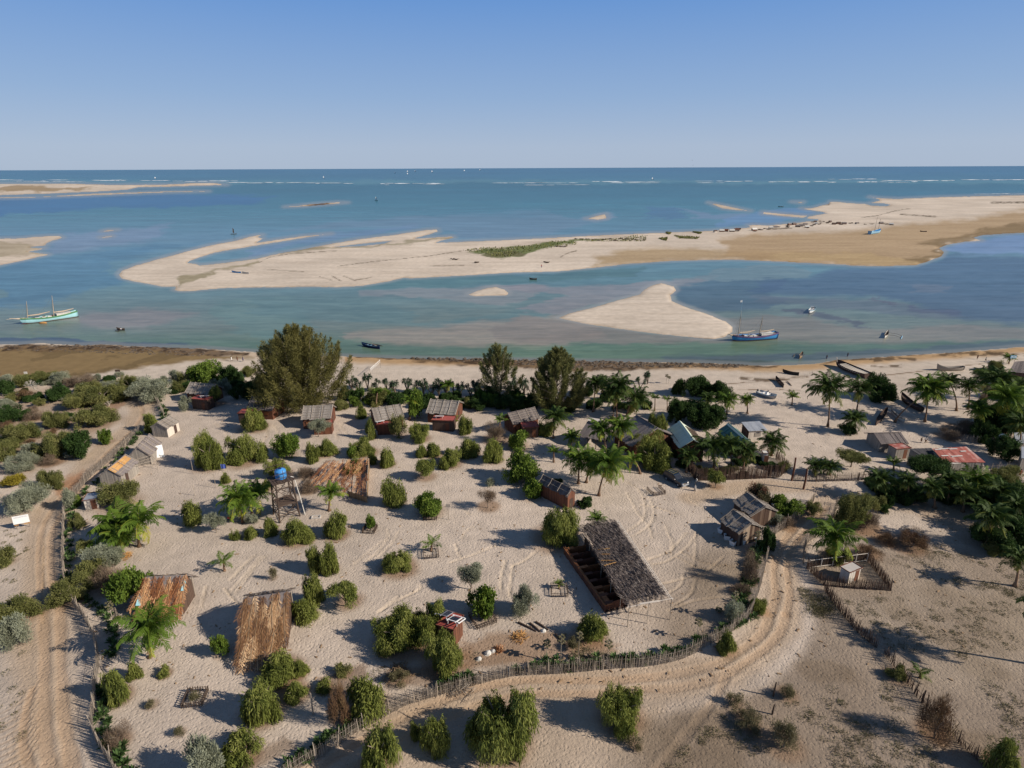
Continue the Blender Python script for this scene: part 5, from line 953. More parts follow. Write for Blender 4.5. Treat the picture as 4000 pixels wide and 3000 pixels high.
# wash houses: plank boxes with a flat red sheet roof
def washhouse(FL, FR, BL, h, txt, wallm='darkwood', roofm='redsheet', panel=None, name='wash_house', label='dark plank wash house with flat red roof ', dmax=3.2, cat='shed', group='red roofed wash houses'):
    fl, fr, bl = G(*FL, h), G(*FR, h), G(*BL, h); d = (fr - fl).xy; L_ = d.length; d.normalize(); n = Vector((-d.y, d.x)); D = min(dmax, max(1.3, (bl - fl).xy.dot(n)))
    c = (fl.xy + fr.xy) / 2 + n * D / 2; t = thing(name, label + txt, cat, (c.x, c.y, 0), math.atan2(d.y, d.x), group)
    print('WC', name, 'L %.1f D %.1f' % (L_, D))
    w = MB(); x = L_ / 2 - .1; y = D / 2 - .1
    for a, b in (((-x, -y), (x, -y)), ((x, -y), (x, y)), ((x, y), (-x, y)), ((-x, y), (-x, -y))): plank_wall(w, a, b, lambda u: h - .06, .22)
    w.build('wall', M[wallm], t); r = MB(); r.box((0, 0, h), (L_ + .15, D + .15, .07)); r.build('roof', M[roofm], t)
    k = MB()
    for sx in (-1, 1): k.box((sx * (L_ / 2 + .05), 0, h + .07), (.08, D + .2, .1))
    for sy in (-1, 1): k.box((0, sy * (D / 2 + .05), h + .075), (L_ + .02, .08, .1))
    k.build('roof_edge', M['redwood'], t)
    dd = MB(); dd.box((L_ * .2, -y - .04, 1.0), (.8, .06, 1.95)); dd.build('door', M['redwood'], t)
    if panel:
        pt = thing('solar_collector', 'tilted solar panel on the roof of the ' + panel[2], 'solar panel', (c.x, c.y, h + .12), math.atan2(d.y, d.x) + panel[1])
        pt.location.x += d.x * panel[0]; pt.location.y += d.y * panel[0]
        p = MB(); p.box((0, 0, .38), (1.7, 1.05, .05), rx=-.35); p.build('cells', M['panel'], pt)
        p = MB()
        for sy in (-1, 1): p.box((0, sy * .55, .39 + .19 * -sy * -1 * (1 if sy > 0 else 1) * (0)), (1.8, .07, .07))
        f_ = MB(); cs, sn_ = math.cos(-.35), math.sin(-.35)
        for sy in (-1, 1): f_.box((0, sy * .55 * cs, .39 + sy * .55 * sn_), (1.84, .09, .09))
        for sx in (-1, 1): f_.box((sx * .88, 0, .39), (.09, 1.1, .09), rx=-.35)
        for sx in (-.7, .7):
            for sy in (-.45, .45): f_.bar((sx, sy, 0), (sx, sy * cs, .36 + sy * sn_), .03)
        f_.build('frame', M['white'], pt)
    return t
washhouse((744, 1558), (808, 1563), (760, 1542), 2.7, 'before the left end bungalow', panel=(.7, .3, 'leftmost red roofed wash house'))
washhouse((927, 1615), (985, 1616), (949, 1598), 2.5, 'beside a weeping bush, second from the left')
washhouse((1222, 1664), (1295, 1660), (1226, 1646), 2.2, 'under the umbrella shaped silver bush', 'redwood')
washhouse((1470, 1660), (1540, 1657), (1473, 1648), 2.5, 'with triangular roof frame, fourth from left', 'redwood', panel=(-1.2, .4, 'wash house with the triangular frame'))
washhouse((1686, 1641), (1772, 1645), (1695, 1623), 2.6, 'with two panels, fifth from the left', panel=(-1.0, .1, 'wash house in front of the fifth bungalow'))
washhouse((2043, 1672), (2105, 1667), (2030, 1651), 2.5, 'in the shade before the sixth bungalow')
# solar hut in the yard
sh_t = washhouse((1705, 2441), (1772, 2461), (1741, 2386), 2.9, 'among weeping bushes', 'redwood', name='solar_hut', label='small hut with red roof covered by solar panel frames ', dmax=4.6, group=None)
c0 = Vector(sh_t.location); a0 = sh_t.rotation_euler.z
for k, (ox, oy, mm, txt) in enumerate(((-.9, .3, 'frame', 'dark double solar panel at the left of the solar hut roof'), (.75, -.1, 'white', 'white framed solar panel at the right of the solar hut roof'))):
    dv = Vector((math.cos(a0) * ox - math.sin(a0) * oy, math.sin(a0) * ox + math.cos(a0) * oy, 0))
    pt = thing('solar_collector', txt, 'solar panel', c0 + dv + Vector((0, 0, 3.0)), a0)
    p = MB(); cs, sn_ = math.cos(-.4), math.sin(-.4)
    for q in ((-.36, .36) if k == 0 else (0,)): p.box((q, 0, .5), (.66 if k == 0 else 1.0, 1.7 if k == 0 else 1.1, .05), rx=-.4)
    p.build('cells', M['panel'], pt); f_ = MB()
    for sx in ((-.75, 0, .75) if k == 0 else (-.55, .55, 1.0)): f_.box((sx, -.1, .52), (.06 if k == 0 else .11, 2.0, .09), rx=-.4)
    for sy in (-.9, .9): f_.box((.1, sy * cs, .53 + sy * sn_), (1.7, .09 if k else .04, .08))
    for sx in (-.6, .6):
        for sy in (-.7, .7): f_.bar((sx, sy, .05), (sx, sy * cs, .5 + sy * sn_), .035)
    f_.build('frame', M['white'] if k else M['iron'], pt)

# huts along the left lane
gable('boarded_hut', 'grey boarded hut with sunlit pale right wall and pole crossed roof, rearmost by the lane', (616, 1647), (672, 1622), (649, 1677), (691, 1645), 3.45, 2.3, 'palewood', 'thatch', 'pole', 4, 3, (0, .6), oh=.15, ov=.15, win=False, gwall='greywood', cat='hut')  # long walls get paler boards than the gables: sunlight put into the colour
gable('reed_hut', 'grey reed hut with a white board leaning at its side by the lane', (529, 1750), (585, 1697), (592, 1776), (632, 1726), 4.0, 2.0, 'greywood', 'thatchgrey', 'pole', 5, 3, None, oh=.2, ov=.2, win=False)
t_, c_, rz_, L_, S_, f_ = gable('pole_hut', 'old pole hut with orange patch of fresh thatch beside the lane', (417, 1834), (494, 1775), (476, 1857), (536, 1802), 3.7, 2.3, 'greywood', 'thatchgrey', 'pole', 3, 2, (0, -1.2), oh=.15, ov=.15, win=False)
o_ = MB(); stripes_roof(o_, (-L_ / 2 - .05, f_ * .05, 3.74), (L_ / 2 - .3, f_ * .05, 3.74), (-L_ / 2 - .05, f_ * S_ * .5, 3.06), (L_ / 2 - .3, f_ * S_ * .5, 3.06), 9, .06); o_.build('fresh_thatch', M['orange'], t_)
b_ = G(615, 1786); bd = thing('white_board', 'large white board leaning against the middle reed hut', 'board', b_, math.atan2(.5, 1.0) + .15)
m_ = MB(); m_.box((0, 0, 1.15), (2.5, .06, 2.5), rx=-.35, ry=0); m_.build('panel', M['white'], bd); m_ = MB()
for s_ in (-1, 1): m_.bar((s_ * 1.1, .1, 0), (s_ * 1.1, .9, 1.6), .04)
m_.build('prop', M['pole'], bd)
# pole trellis beside the huts
t = thing('pole_trellis', 'light grey pole trellis leaning beside the old pole hut', 'trellis', G(560, 1840), .75); m_ = MB()
for k in range(6): m_.bar((-2.2 + k * .9, -1.2, 2.0), (-2.4 + k * .9, 1.4, 2.2), .035)
for k in range(3): m_.bar((-2.6, -1.1 + k * 1.2, 2.05 + .08 * k), (2.6, -1.1 + k * 1.2, 2.05 + .08 * k), .035)
for sx in (-2.3, 2.3):
    for sy in (-1.1, 1.3): m_.bar((sx, sy, 0), (sx, sy, 2.1), .045)
m_.build('poles', M['pole'], t)
# grey iron hut
washhouse((322, 1957), (377, 1949), (345, 1927), 1.9, 'at the left fence above the coconut palms', 'palewood', 'iron', name='iron_hut', label='tiny pale hut with grey iron roof ', dmax=3.4, group=None)

# roofs covered with whole palm fronds
def frond_cover(mb, p00, p01, p10, p11, nx, ny, Lf=1.0, spread=.5, wd=.075, nleaf=18, drop=.35, lift=.1):
    p00, p01, p10, p11 = map(Vector, (p00, p01, p10, p11)); nrm = (p01 - p00).cross(p10 - p00).normalized(); nrm = nrm if nrm.z > 0 else -nrm
    for j in range(ny):
        for i in range(nx):
            u = (i + .5 + rb.uniform(-.45, .45)) / nx; v = (ny - 1 - j + rb.uniform(-.1, .3)) / ny; v = max(0, v)
            st = p00.lerp(p01, u).lerp(p10.lerp(p11, u), v) + nrm * (lift + rb.uniform(0, .08) + .05 * (j % 2))
            sl = (p10.lerp(p11, u) - p00.lerp(p01, u)); L_ = Lf * rb.uniform(.8, 1.15); d = (sl.normalized() + (p01 - p00).normalized() * rb.uniform(-.38, .12)).normalized(); side = d.cross(nrm)
            tone = rb.choice((.05, .2, .35, .5, .75, .9)) * rb.uniform(.8, 1.1)
            mb.bar(st + nrm * .05, st + d * L_ + nrm * .02, .045, 3, min(1, tone + .3))
            for k in range(nleaf):
                q = st + d * L_ * (k + .5) / nleaf
                for s_ in (-1, 1):
                    if rb.random() < .08: continue
                    D = (side * s_ * rb.uniform(.55, .95) + d * rb.uniform(.5, .95) - nrm * rb.uniform(.0, .12)).normalized(); l_ = spread * rb.uniform(.7, 1.15) * (1 - .5 * abs(k / nleaf - .45))
                    wv_ = D.cross(nrm).normalized() * wd * .5; lf = nrm * rb.uniform(.0, .05)
                    mb.add([q + lf, q + D * l_ * .5 + wv_ + lf * 1.5, q + D * l_ - nrm * .03, q + D * l_ * .5 - wv_ + lf], [(0, 1, 2, 3)], min(1, max(0, tone + rb.uniform(-.12, .14))))
def frond_roof(name, label, R0, R1, E0, E1, hr, he, mats, nx, ny, posts=True, Lf=2.2, sheetm=None, spread=.55, back=.45, cat='hut', wallm='reed', walls=True, fringe=True):
    c, rz, L_, S, f = frame4(R0, R1, E0, E1, hr, he); t = thing(name, label, cat, c, rz); print('FR', name, L_, S)
    b = MB(); hb = hr - (hr - he) * back
    P = lambda x, y, z: (x * L_ / 2, f * y * S, z)
    b.slab(P(-1, 0, hr), P(1, 0, hr), P(1, 1, he), P(-1, 1, he), .1); b.slab(P(-1, 0, hr - .01), P(1, 0, hr - .01), P(1, -back, hb), P(-1, -back, hb), .1); b.build('roof_base', M[sheetm or 'thatchgrey'], t)
    m_ = MB(); ex = 1.02
    frond_cover(m_, P(-ex, -.02, hr + .02), P(ex, -.02, hr + .02), P(-ex, 1.0, he + .02), P(ex, 1.0, he + .02), nx, ny, Lf, spread); m_.build('frond_cover', M[mats], t)
    m_ = MB(); frond_cover(m_, P(-1, 0, hr), P(1, 0, hr), P(-1, -back, hb), P(1, -back, hb), nx, max(2, ny // 3), Lf, spread); m_.build('back_fronds', M['frondgrey'], t)  # back slope laid in grey fronds, its shadow put into the colour
    if fringe:
        m_ = MB(); frond_cover(m_, P(-1, .85, he + (hr - he) * .15), P(1, .85, he + (hr - he) * .15), P(-1, 1.1, he - (hr - he) * .1), P(1, 1.1, he - (hr - he) * .1), int(nx * 1.1), 1, Lf * .8, spread * .8, nleaf=14, lift=.02); m_.build('eave_fringe', M['frondgrey'], t)
    if walls:
        W2 = S * .85; hl = he + (hr - he) * .13
        for sx in (-1, 1):
            w = MB()
            plank_wall(w, (sx * L_ * .46, f * -S * back * .8), (sx * L_ * .46, f * W2), lambda u: (hb + (hr - hb) * u / (back * .8 / (back * .8 + .85))) - .25 if u < back * .8 / (back * .8 + .85) else hl + (hr - hl) * (1 - (u - back * .8 / (back * .8 + .85)) / (1 - back * .8 / (back * .8 + .85))) - .25, .16, .06, ragged=.08)
            w.build('wall', M[wallm], t)
    for k, (x, y) in enumerate([(-.94, .92), (0, .92), (.94, .92), (-.94, -back * .9), (.94, -back * .9)]):
        p = MB(); z = he + (hr - he) * (1 - abs(y)) if y > 0 else hb
        p.bar((x * L_ / 2, f * y * S, 0), (x * L_ / 2, f * y * S, z - .05), .07, 6); p.build('post', M['pole'], t)
    return t, c, rz, L_, S, f
t_, c_, rz_, L_, S_, f_ = frond_roof('palm_roof_hut', 'open hut under rusty red palm fronds, left of the two', (575, 2262), (737, 2235), (528, 2375), (702, 2385), 4.4, 1.5, 'frondred', 9, 5, sheetm='thatchgrey', Lf=2.6, spread=.8)
m_ = MB(); m_.box((L_ * .47, f_ * S_ * .35, 3.55), (.35, 1.5, .05), rx=-.6 * f_); m_.build('iron_patch', M['aqua'], t_); m_ = MB(); m_.box((-L_ * .5, f_ * S_ * .7, 2.5), (.6, 1.6, .05), rx=-.6 * f_); m_.build('iron_patch', M['aqua'], t_)
frond_roof('palm_roof_hut', 'tall open hut under tan palm fronds beside the weeping bushes', (975, 2335), (1145, 2306), (905, 2555), (1100, 2530), 4.9, 1.3, 'frondtan', 9, 7, sheetm='thatchgrey', Lf=2.9, spread=.85)
# collapsed palm arbour
q = [G(1264, 1800, 2.1), G(1440, 1790, 2.1), G(1431, 1925, 2.0), G(1225, 1868, 1.6)]
cc = (q[0] + q[1] + q[2] + q[3]) / 4; t = thing('palm_arbour', 'sagging arbour heaped with orange brown palm fronds behind the young palm', 'arbour', (cc.x, cc.y, 0)); loc = [p - Vector((cc.x, cc.y, 0)) for p in q]
m_ = MB(); frond_cover(m_, loc[0], loc[1], loc[3], loc[2], 12, 7, 2.6, .6, nleaf=14, lift=.0); m_.build('frond_cover', M['frondred'], t)
m_ = MB()
for p in loc + [(loc[0] + loc[1]) / 2, (loc[1] + loc[2]) / 2, (loc[2] + loc[3]) / 2]: m_.bar((p.x, p.y, 0), (p.x, p.y, p.z), .06)
for a, b in ((0, 1), (1, 2), (2, 3), (3, 0)): m_.bar(loc[a], loc[b], .05)
m_.build('frame', M['pole'], t); w = MB(); plank_wall(w, loc[1].xy, loc[2].xy, lambda u: 1.5, .14, .04, ragged=.15); plank_wall(w, loc[2].xy, loc[2].lerp(loc[3], .35).xy, lambda u: 1.2, .14, .04, ragged=.15); w.build('stick_wall', M['straw'], t)

# the long shed: one broad sheet of grey palm thatch on posts, low orange wood stalls on its left
hL, hR = 3.1, 3.4
TL, TR, BR_, BL_ = G(2283, 2068, hL), G(2400, 2030, hR), G(2584, 2300, hR), G(2452, 2362, hL)
d = ((BR_ - TR).xy + (BL_ - TL).xy).normalized(); cc = (TL + TR + BR_ + BL_) / 4; n = Vector((-d.y, d.x)); LL = ((BR_ - TR).xy.length + (BL_ - TL).xy.length) / 2; WW = abs(((TR - TL).xy.dot(n) + (BR_ - BL_).xy.dot(n)) / 2)
print('SHED', LL, WW)
t = thing('thatched_shed', 'long open shed under one broad sheet of dark grey palm thatch', 'shed', (cc.x, cc.y, 0), math.atan2(d.y, d.x))
m_ = MB(); hx = LL / 2; hy = WW / 2
m_.slab((-hx, -hy, hL), (hx, -hy, hL), (hx, hy, hR), (-hx, hy, hR), .12); m_.build('roof_base', M['thatchgrey'], t)
m_ = MB()
for k in range(6500):
    x = rb.uniform(-hx - .4, hx + 1.0); y = rb.uniform(-hy - .45, hy + .1); u = (y + hy) / WW; z = hL + (hR - hL) * u + .05 + rb.uniform(0, .2) + .08 * math.sin(x * 1.3 + y); a = rb.gauss(2.5, .5); L3 = rb.uniform(.35, 1.1); dx, dy = math.cos(a) * L3, -abs(math.sin(a)) * L3 * .6
    m_.quad((x - dy * .04, y + dx * .04, z), (x + dy * .04, y - dx * .04, z), (x + dx, y + dy, z - .04 + rb.uniform(-.05, .1)), (x + dx * .5 - dy * .05, y + dy * .5 + dx * .05, z + .03))
m_.build('thatch_cover', M['frondgrey'], t)
m_ = MB(); frond_cover(m_, (hx - .6, -hy, hL), (hx - .6, hy, hR), (hx + .9, -hy, hL - .1), (hx + .9, hy * .8, hR - .2), 8, 1, 1.7, .45, nleaf=16); m_.build('end_fringe', M['frondgrey'], t); m_ = MB(); frond_cover(m_, (-hx + .6, -hy, hL), (-hx + .6, hy, hR), (-hx - .5, -hy, hL - .1), (-hx - .5, hy, hR - .1), 8, 1, 1.3, .4, nleaf=12); m_.build('end_fringe', M['frondgrey'], t)
m_ = MB(); frond_cover(m_, (-2.2, -hy * .3, hL + .25), (-.3, -hy * .3, hL + .25), (-2.2, -hy * .9, hL + .1), (-.3, -hy * .9, hL + .1), 2, 1, 1.5, .2, nleaf=14); frond_cover(m_, (.4, -hy * .4, hL + .25), (1.5, -hy * .4, hL + .25), (.2, -hy, hL + .1), (1.5, -hy, hL + .1), 2, 1, 1.8, .2, nleaf=14); m_.build('yellow_fronds', M['orange'], t)
for k, (x, y) in enumerate([(-hx, hy + .5), (-hx * .6, hy + .5), (-hx * .2, hy + .5), (hx * .2, hy + .5), (hx * .6, hy + .5), (hx + 1.2, hy + .5), (hx + 1.2, 0), (hx + 1.2, -hy), (-hx * .6, -hy - .1), (0, -hy - .1), (hx * .45, -hy - .1), (hx * .85, -hy - .1)]):
    p = MB(); p.bar((x, y, 0), (x, y, 3.3 if y > 0 else 3.0), .055, 6); p.build('post', M['pole'], t)
m_ = MB(); m_.bar((-hx - .3, hy + .5, 3.33), (hx + 1.4, hy + .5, 3.33), .06); m_.bar((-hx - .3, hy + .25, 3.36), (hx + .8, hy + .25, 3.36), .05); m_.bar((hx + 1.2, -hy - .3, 3.1), (hx + 1.2, hy + .7, 3.4), .05)
for k in range(26): x = -hx + k * (LL + 1) / 26; m_.bar((x, hy - .1, 3.4), (x, hy + .55, 3.36), .03)
for y in (hy * .3, -hy * .2): m_.box((hx + 1.15, y, 3.28), (.25, 1.3, .06))
m_.build('beams', M['palewood'], t)
# stalls
a_, b_ = G(2203, 2150, .6), G(2364, 2380, .6); dv = (b_ - a_).xy; L_ = dv.length; c_ = (a_ + b_) / 2; c_.z = 0; t = thing('stall_row', 'row of orange brown plank stalls along the left side of the long shed', 'stalls', c_, math.atan2(dv.y, dv.x)); print('STALL', L_)
m_ = MB(); y0 = 0.; 
plank_wall(m_, (-L_ / 2, 0), (L_ / 2, 0), lambda u: 1.15, .5, .06); m_.build('wall', M['redwood'], t); m_ = MB(); plank_wall(m_, (-L_ / 2, 3.4), (L_ / 2, 3.4), lambda u: 2.3, .5, .06); m_.build('shade_wall', M['darkwood'], t)  # tall dark rear wall is added to shade the strip under the roof
m_ = MB(); m_.box((0, .05, 1.2), (L_, .35, .07)); m_.box((L_ / 2 - 1.3, .55, 1.2), (2.6, .9, .07)); m_.build('counter', M['orangewood'], t)
for k in range(9):
    p = MB(); x = -L_ / 2 + .6 + k * (L_ - 1.0) / 8; p.box((x, 1.7, .62), (.07, 3.3, 1.2)); p.box((x, .75, 1.24), (.5, 1.2, .06)); p.build('partition', M['redwood' if k % 3 else 'orangewood'], t)
m_ = MB(); m_.box((0, 1.7, .04), (L_, 3.4, .06)); m_.build('floor', M['darkwood'], t)  # dark floor sheet stands in for the shade beneath the shed roof

# long plank house by the palms
gable('plank_house', 'long red brown plank house with dark ribbed roof beside the palms', (2119, 1857), (2236, 1908), (2104, 1878), (2216, 1940), 3.75, 2.8, 'redwood', 'thatchdark', 'pole', 4, 1, (1, 0), 'house', None, .1, .12, win=False, Smax=2.4)
st = thing('wooden_steps', 'small wooden steps at the end of the long plank house', 'steps', G(2258, 1970), -.6)
for k in range(3): p = MB(); p.box((k * .35 - .3, 0, .5 - k * .2), (.34, 1.1, .07)); p.build('step', M['palewood'], st)

# the two big thatched restaurant roofs and iron roofed houses
def hip_roof(name, label, C_, R0, R1, E0, E1, hr, he, roofm, wallm):
    c, rz, L_, S, f = frame4(R0, R1, E0, E1, hr, he); t = thing(name, label, 'house', c, rz); print('HIP', name, L_, S)
    r = MB(); rl = L_ * .22
    def tri(a, b, c2, n=9):
        a, b, c2 = map(Vector, (a, b, c2))
        for i in range(n): u, v = i / n, (i + 1) / n; r.slab(a, a, c2.lerp(b, u), c2.lerp(b, v), .12)
    stripes_roof(r, (-rl, 0, hr), (rl, 0, hr), (-L_ / 2, f * S, he), (L_ / 2, f * S, he), 16, .14); stripes_roof(r, (-rl, 0, hr), (rl, 0, hr), (-L_ / 2, -f * S, he), (L_ / 2, -f * S, he), 16, .14)
    for sx in (-1, 1):
        for i in range(8):
            u, v = -1 + i / 4, -1 + (i + 1) / 4; j = Vector((0, 0, rb.uniform(-.03, .03)))
            r.slab(Vector((sx * rl, 0, hr)) + j, Vector((sx * rl, .01, hr)) + j, Vector((sx * L_ / 2, v * S, he)) + j, Vector((sx * L_ / 2, u * S, he)) + j, .14)
    r.build('roof', M[roofm], t); k = MB(); k.box((0, f * .3, hr - .1), (rl * 2.3, .9, .12), rx=-.5 * f); k.build('ridge_cap', M['palewood'], t)
    for sx in (-.92, -.3, .3, .92):
        for sy in (-.9, .9): p = MB(); p.bar((sx * L_ / 2, sy * S, 0), (sx * L_ / 2, sy * S, he + .1), .08); p.build('post', M['dpole'], t)
    w = MB(); plank_wall(w, (-L_ * .4, -f * S * .7), (L_ * .4, -f * S * .7), lambda u: 1.0, .3); w.build('wall', M[wallm], t)
hip_roof('thatched_pavilion', 'open pavilion under a hipped grey palm roof, left of the two big roofs', None, (2316, 1634), (2400, 1650), (2216, 1696), (2345, 1712), 5.6, 2.6, 'thatchgrey', 'darkwood')
gable('thatched_hall', 'orange plank hall under a steep grey palm roof with a square patch', (2478, 1615), (2554, 1664), (2398, 1695), (2482, 1752), 5.6, 2.6, 'redwood', 'thatchgrey', 'pole', 0, 0, (1, 0), 'hall', None, .4, .5, win=False, th=.2)
def iron_house(name, label, R0, R1, E0, E1, hr, he, roofm, wallm, ridge):
    t, c, rz, L_, S, f = gable(name, label, R0, R1, E0, E1, hr, he, wallm, roofm, 'pole', 0, 0, None, 'house', None, .1, .4, win=False, th=.05)
    m_ = MB(); k_ = (hr - he) / S
    for q in (f, -f): m_.slab((-L_ / 2 - .08, 0, hr + .07), (L_ / 2 + .08, 0, hr + .07), (L_ / 2 + .08, q * .45, hr + .07 - .45 * k_), (-L_ / 2 - .08, q * .45, hr + .07 - .45 * k_), .03)
    m_.build('ridge_flashing', M[ridge], t); return t, c, rz, L_, S, f
ih = iron_house('iron_roofed_house', 'house with pale green iron roof and brown slats on its right slope', (2660, 1648), (2713, 1725), (2600, 1672), (2652, 1744), 4.9, 3.1, 'greeniron', 'redwood', 'greeniron')
t_, c_, rz_, L_, S_, f_ = ih; m_ = MB()
for k in range(9): x = -L_ * .3 + k * L_ * .68 / 8; m_.bar((x, -f_ * .7, 4.9 - .7 / S_ * 1.8 + .1), (x + .15, -f_ * (S_ + .2), 3.3), .12, 5)
m_.build('roof_slats', M['dpole'], t_)
iron_house('iron_roofed_house', 'house with dark green iron roof behind the reed fence palms', (2843, 1652), (2924, 1720), (2808, 1680), (2880, 1748), 4.2, 2.8, 'teal', 'darkwood', 'greeniron')
# grey iron hut, mono pitch
fl, fr, bl = G(2924, 1684, 2.5), G(2997, 1680, 2.5), G(2911, 1648, 3.1); dx_ = (fr - fl).xy; L_ = dx_.length; a = math.atan2(dx_.y, dx_.x); n = Vector((-dx_.y, dx_.x)).normalized(); D_ = (bl - fl).xy.dot(n); print('IRON', L_, D_); D_ = min(D_, 7); c = (fl.xy + fr.xy) / 2 + n * D_ / 2
t = thing('iron_hut', 'pale boarded hut with sloping galvanised iron roof on the open sand', 'hut', (c.x, c.y, 0), a); r = MB()
for k in range(8): x0 = -L_ / 2 + k * L_ / 8; z = rb.uniform(0, .04); e = rb.uniform(-.15, .15); r.slab((x0, D_ / 2, 3.1 + z), (x0 + L_ / 8 + .02, D_ / 2, 3.1 + z), (x0 + L_ / 8 + .02, -D_ / 2 - .2 + e, 2.5 + z), (x0, -D_ / 2 - .2 + e, 2.5 + z), .04)
r.build('roof', M['iron'], t); w = MB(); x, y = L_ / 2 - .25, D_ / 2 - .2
for a_, b_ in (((-x, -y), (x, -y)), ((x, -y), (x, y))): plank_wall(w, a_, b_, (lambda u: 2.45) if a_[0] < 0 else (lambda u: 2.45 + .55 * u), .3)
w.build('wall', M['palewood'], t); w = MB(); plank_wall(w, (-x, y), (-x, -y), lambda u: 3.0 - .55 * u, .3); plank_wall(w, (x, y), (-x, y), lambda u: 3.0, .3); w.build('side_wall', M['darkwood'], t)
w = MB(); w.box((.2, -y - .04, 1.5), (1.4, .05, .9)); w.build('window', M['greywood'], t)
# outhouse
washhouse((2982, 1771), (3003, 1772), (2977, 1762), 2.5, 'inside the corner of the reed fence', 'palewood', 'offwhite', name='outhouse', label='narrow whitish upright outhouse ', dmax=1.6, group=None)

# twin store huts on stilts among white tubs
gable('store_hut', 'slatted store hut nearest the yard, with grey reed roof among white tubs', (2861, 1991), (2945, 2048), (2814, 2027), (2878, 2080), 3.7, 2.5, 'darkwood', 'thatch', 'bark', 3, 1, None, oh=.2, ov=.2, win=False, gwall='striped', wallw=.42, group='twin store huts')
gable('store_hut', 'slatted store hut behind its twin, below the flowering bush', (2915, 1922), (2998, 1985), (2864, 1957), (2928, 2010), 3.7, 2.5, 'darkwood', 'thatch', 'bark', 3, 1, None, oh=.2, ov=.2, win=False, gwall='striped', wallw=.42, group='twin store huts')
TUBS = [(2817, 2080, 'leftmost, at the shaded side'), (2839, 2106, 'second from the left, in the shade'), (2863, 2128, 'nearest the yard'), (2901, 2122, 'in front of the nearer store hut'), (2936, 2110, 'at the right corner of the nearer store hut'), (2948, 2044, 'left one before the rear store hut'), (2977, 2038, 'right one before the rear store hut')]
for x, y, txt in TUBS:
    t = thing('white_tub', 'square white tub ' + txt, 'tub', G(x, y), rb.uniform(0, 1.5), 'white tubs around the store huts'); m_ = MB()
    vs = [(sx * .36, sy * .36, 0) for sx, sy in ((-1, -1), (1, -1), (1, 1), (-1, 1))] + [(sx * .46, sy * .46, .75) for sx, sy in ((-1, -1), (1, -1), (1, 1), (-1, 1))] + [(sx * .38, sy * .38, .75) for sx, sy in ((-1, -1), (1, -1), (1, 1), (-1, 1))] + [(sx * .34, sy * .34, .5) for sx, sy in ((-1, -1), (1, -1), (1, 1), (-1, 1))]
    fs = [(3, 2, 1, 0)] + [(i + o, (i + 1) % 4 + o, (i + 1) % 4 + o + 4, i + o + 4) for o in (0, 4, 8) for i in range(4)]; m_.add(vs, fs, .5); m_.build('body', M['white'], t); m_ = MB(); m_.box((0, 0, .52), (.66, .66, .02)); m_.build('contents', M['straw'], t)

# village at the right
gable('village_hut', 'village hut with dark brown thatch and open porch on the right sand', (3418, 1690), (3526, 1690), (3436, 1734), (3541, 1728), 3.3, 2.2, 'greywood', 'thatchdark', 'pole', 0, 0, None, oh=.3, ov=.5, win=False)
washhouse((3502, 1755), (3559, 1750), (3499, 1734), 2.3, 'beside the thatched village hut', 'greywood', 'rustred', name='slat_shed', label='small slatted shed with patched red and white roof ', dmax=5, group=None)
def quadroof_house(name, label, q, z, wallm, roofm, extra=None):
    P_ = [G(*p, h) for p, h in zip(q, z)]; cc = sum(P_, Vector((0, 0, 0))) / 4; t = thing(name, label, 'house', (cc.x, cc.y, 0)); loc = [p - Vector((cc.x, cc.y, 0)) for p in P_]
    r = MB(); n = 14
    for i in range(n):
        u, v = i / n, (i + 1) / n; j = Vector((0, 0, rb.uniform(-.03, .03))); e = rb.uniform(-.02, .03)
        r.slab(loc[0].lerp(loc[1], u) + j, loc[0].lerp(loc[1], v) + j, loc[3].lerp(loc[2], v) + j, loc[3].lerp(loc[2], u) + j, .05)
    r.build('roof', M[roofm], t); w = MB()
    for a, b in ((0, 1), (1, 2), (2, 3), (3, 0)):
        A, B = loc[a] * .94, loc[b] * .94; plank_wall(w, A.xy, B.xy, (lambda A, B: (lambda u: (A.z + (B.z - A.z) * u) / .94 - .12))(A, B), .3)
    w.build('wall', M[wallm], t); return t, cc, loc
t, cc, loc = quadroof_house('red_iron_house', 'wide village house with patched rusty red iron roof', [(3642, 1753), (3775, 1744), (3850, 1806), (3690, 1806)], (3.9, 3.9, 2.5, 2.5), 'greywood', 'rustred')
for a, b, s_ in ((.12, .1, .9), (.3, .07, 1.4), (.55, .12, 1.2), (.45, .6, 1.6), (.15, .55, 1.0), (.75, .3, .8)):
    m_ = MB(); p = loc[0].lerp(loc[1], a).lerp(loc[3].lerp(loc[2], a), b) + Vector((0, 0, .09)); m_.box(p, (s_ * 1.4, .3, .04), rz=.1); m_.build('roof_patch', M['offwhite'], t)
quadroof_house('black_roof_hut', 'village hut with black tarred roof against the red iron house', [(3552, 1752), (3638, 1750), (3668, 1788), (3612, 1790)], (3.6, 3.6, 2.6, 2.4), 'greywood', 'blacksheet')
quadroof_house('white_roof_lean_to', 'lean-to with whitish torn roof below the red iron roof', [(3690, 1788), (3780, 1782), (3800, 1808), (3700, 1812)], (2.9, 2.9, 2.3, 2.3), 'greywood', 'offwhite')
quadroof_house('grey_house', 'grey board house cut by the right frame edge', [(3990, 1745), (4090, 1740), (4120, 1790), (3990, 1790)], (3.6, 3.6, 3.0, 3.0), 'greywood', 'iron')
quadroof_house('dark_hut', 'dark thatched hut at the right frame edge by the beach', [(3965, 1412), (4120, 1400), (4160, 1470), (3940, 1452)], (4.5, 4.5, 3.0, 3.0), 'darkwood', 'thatchdark')
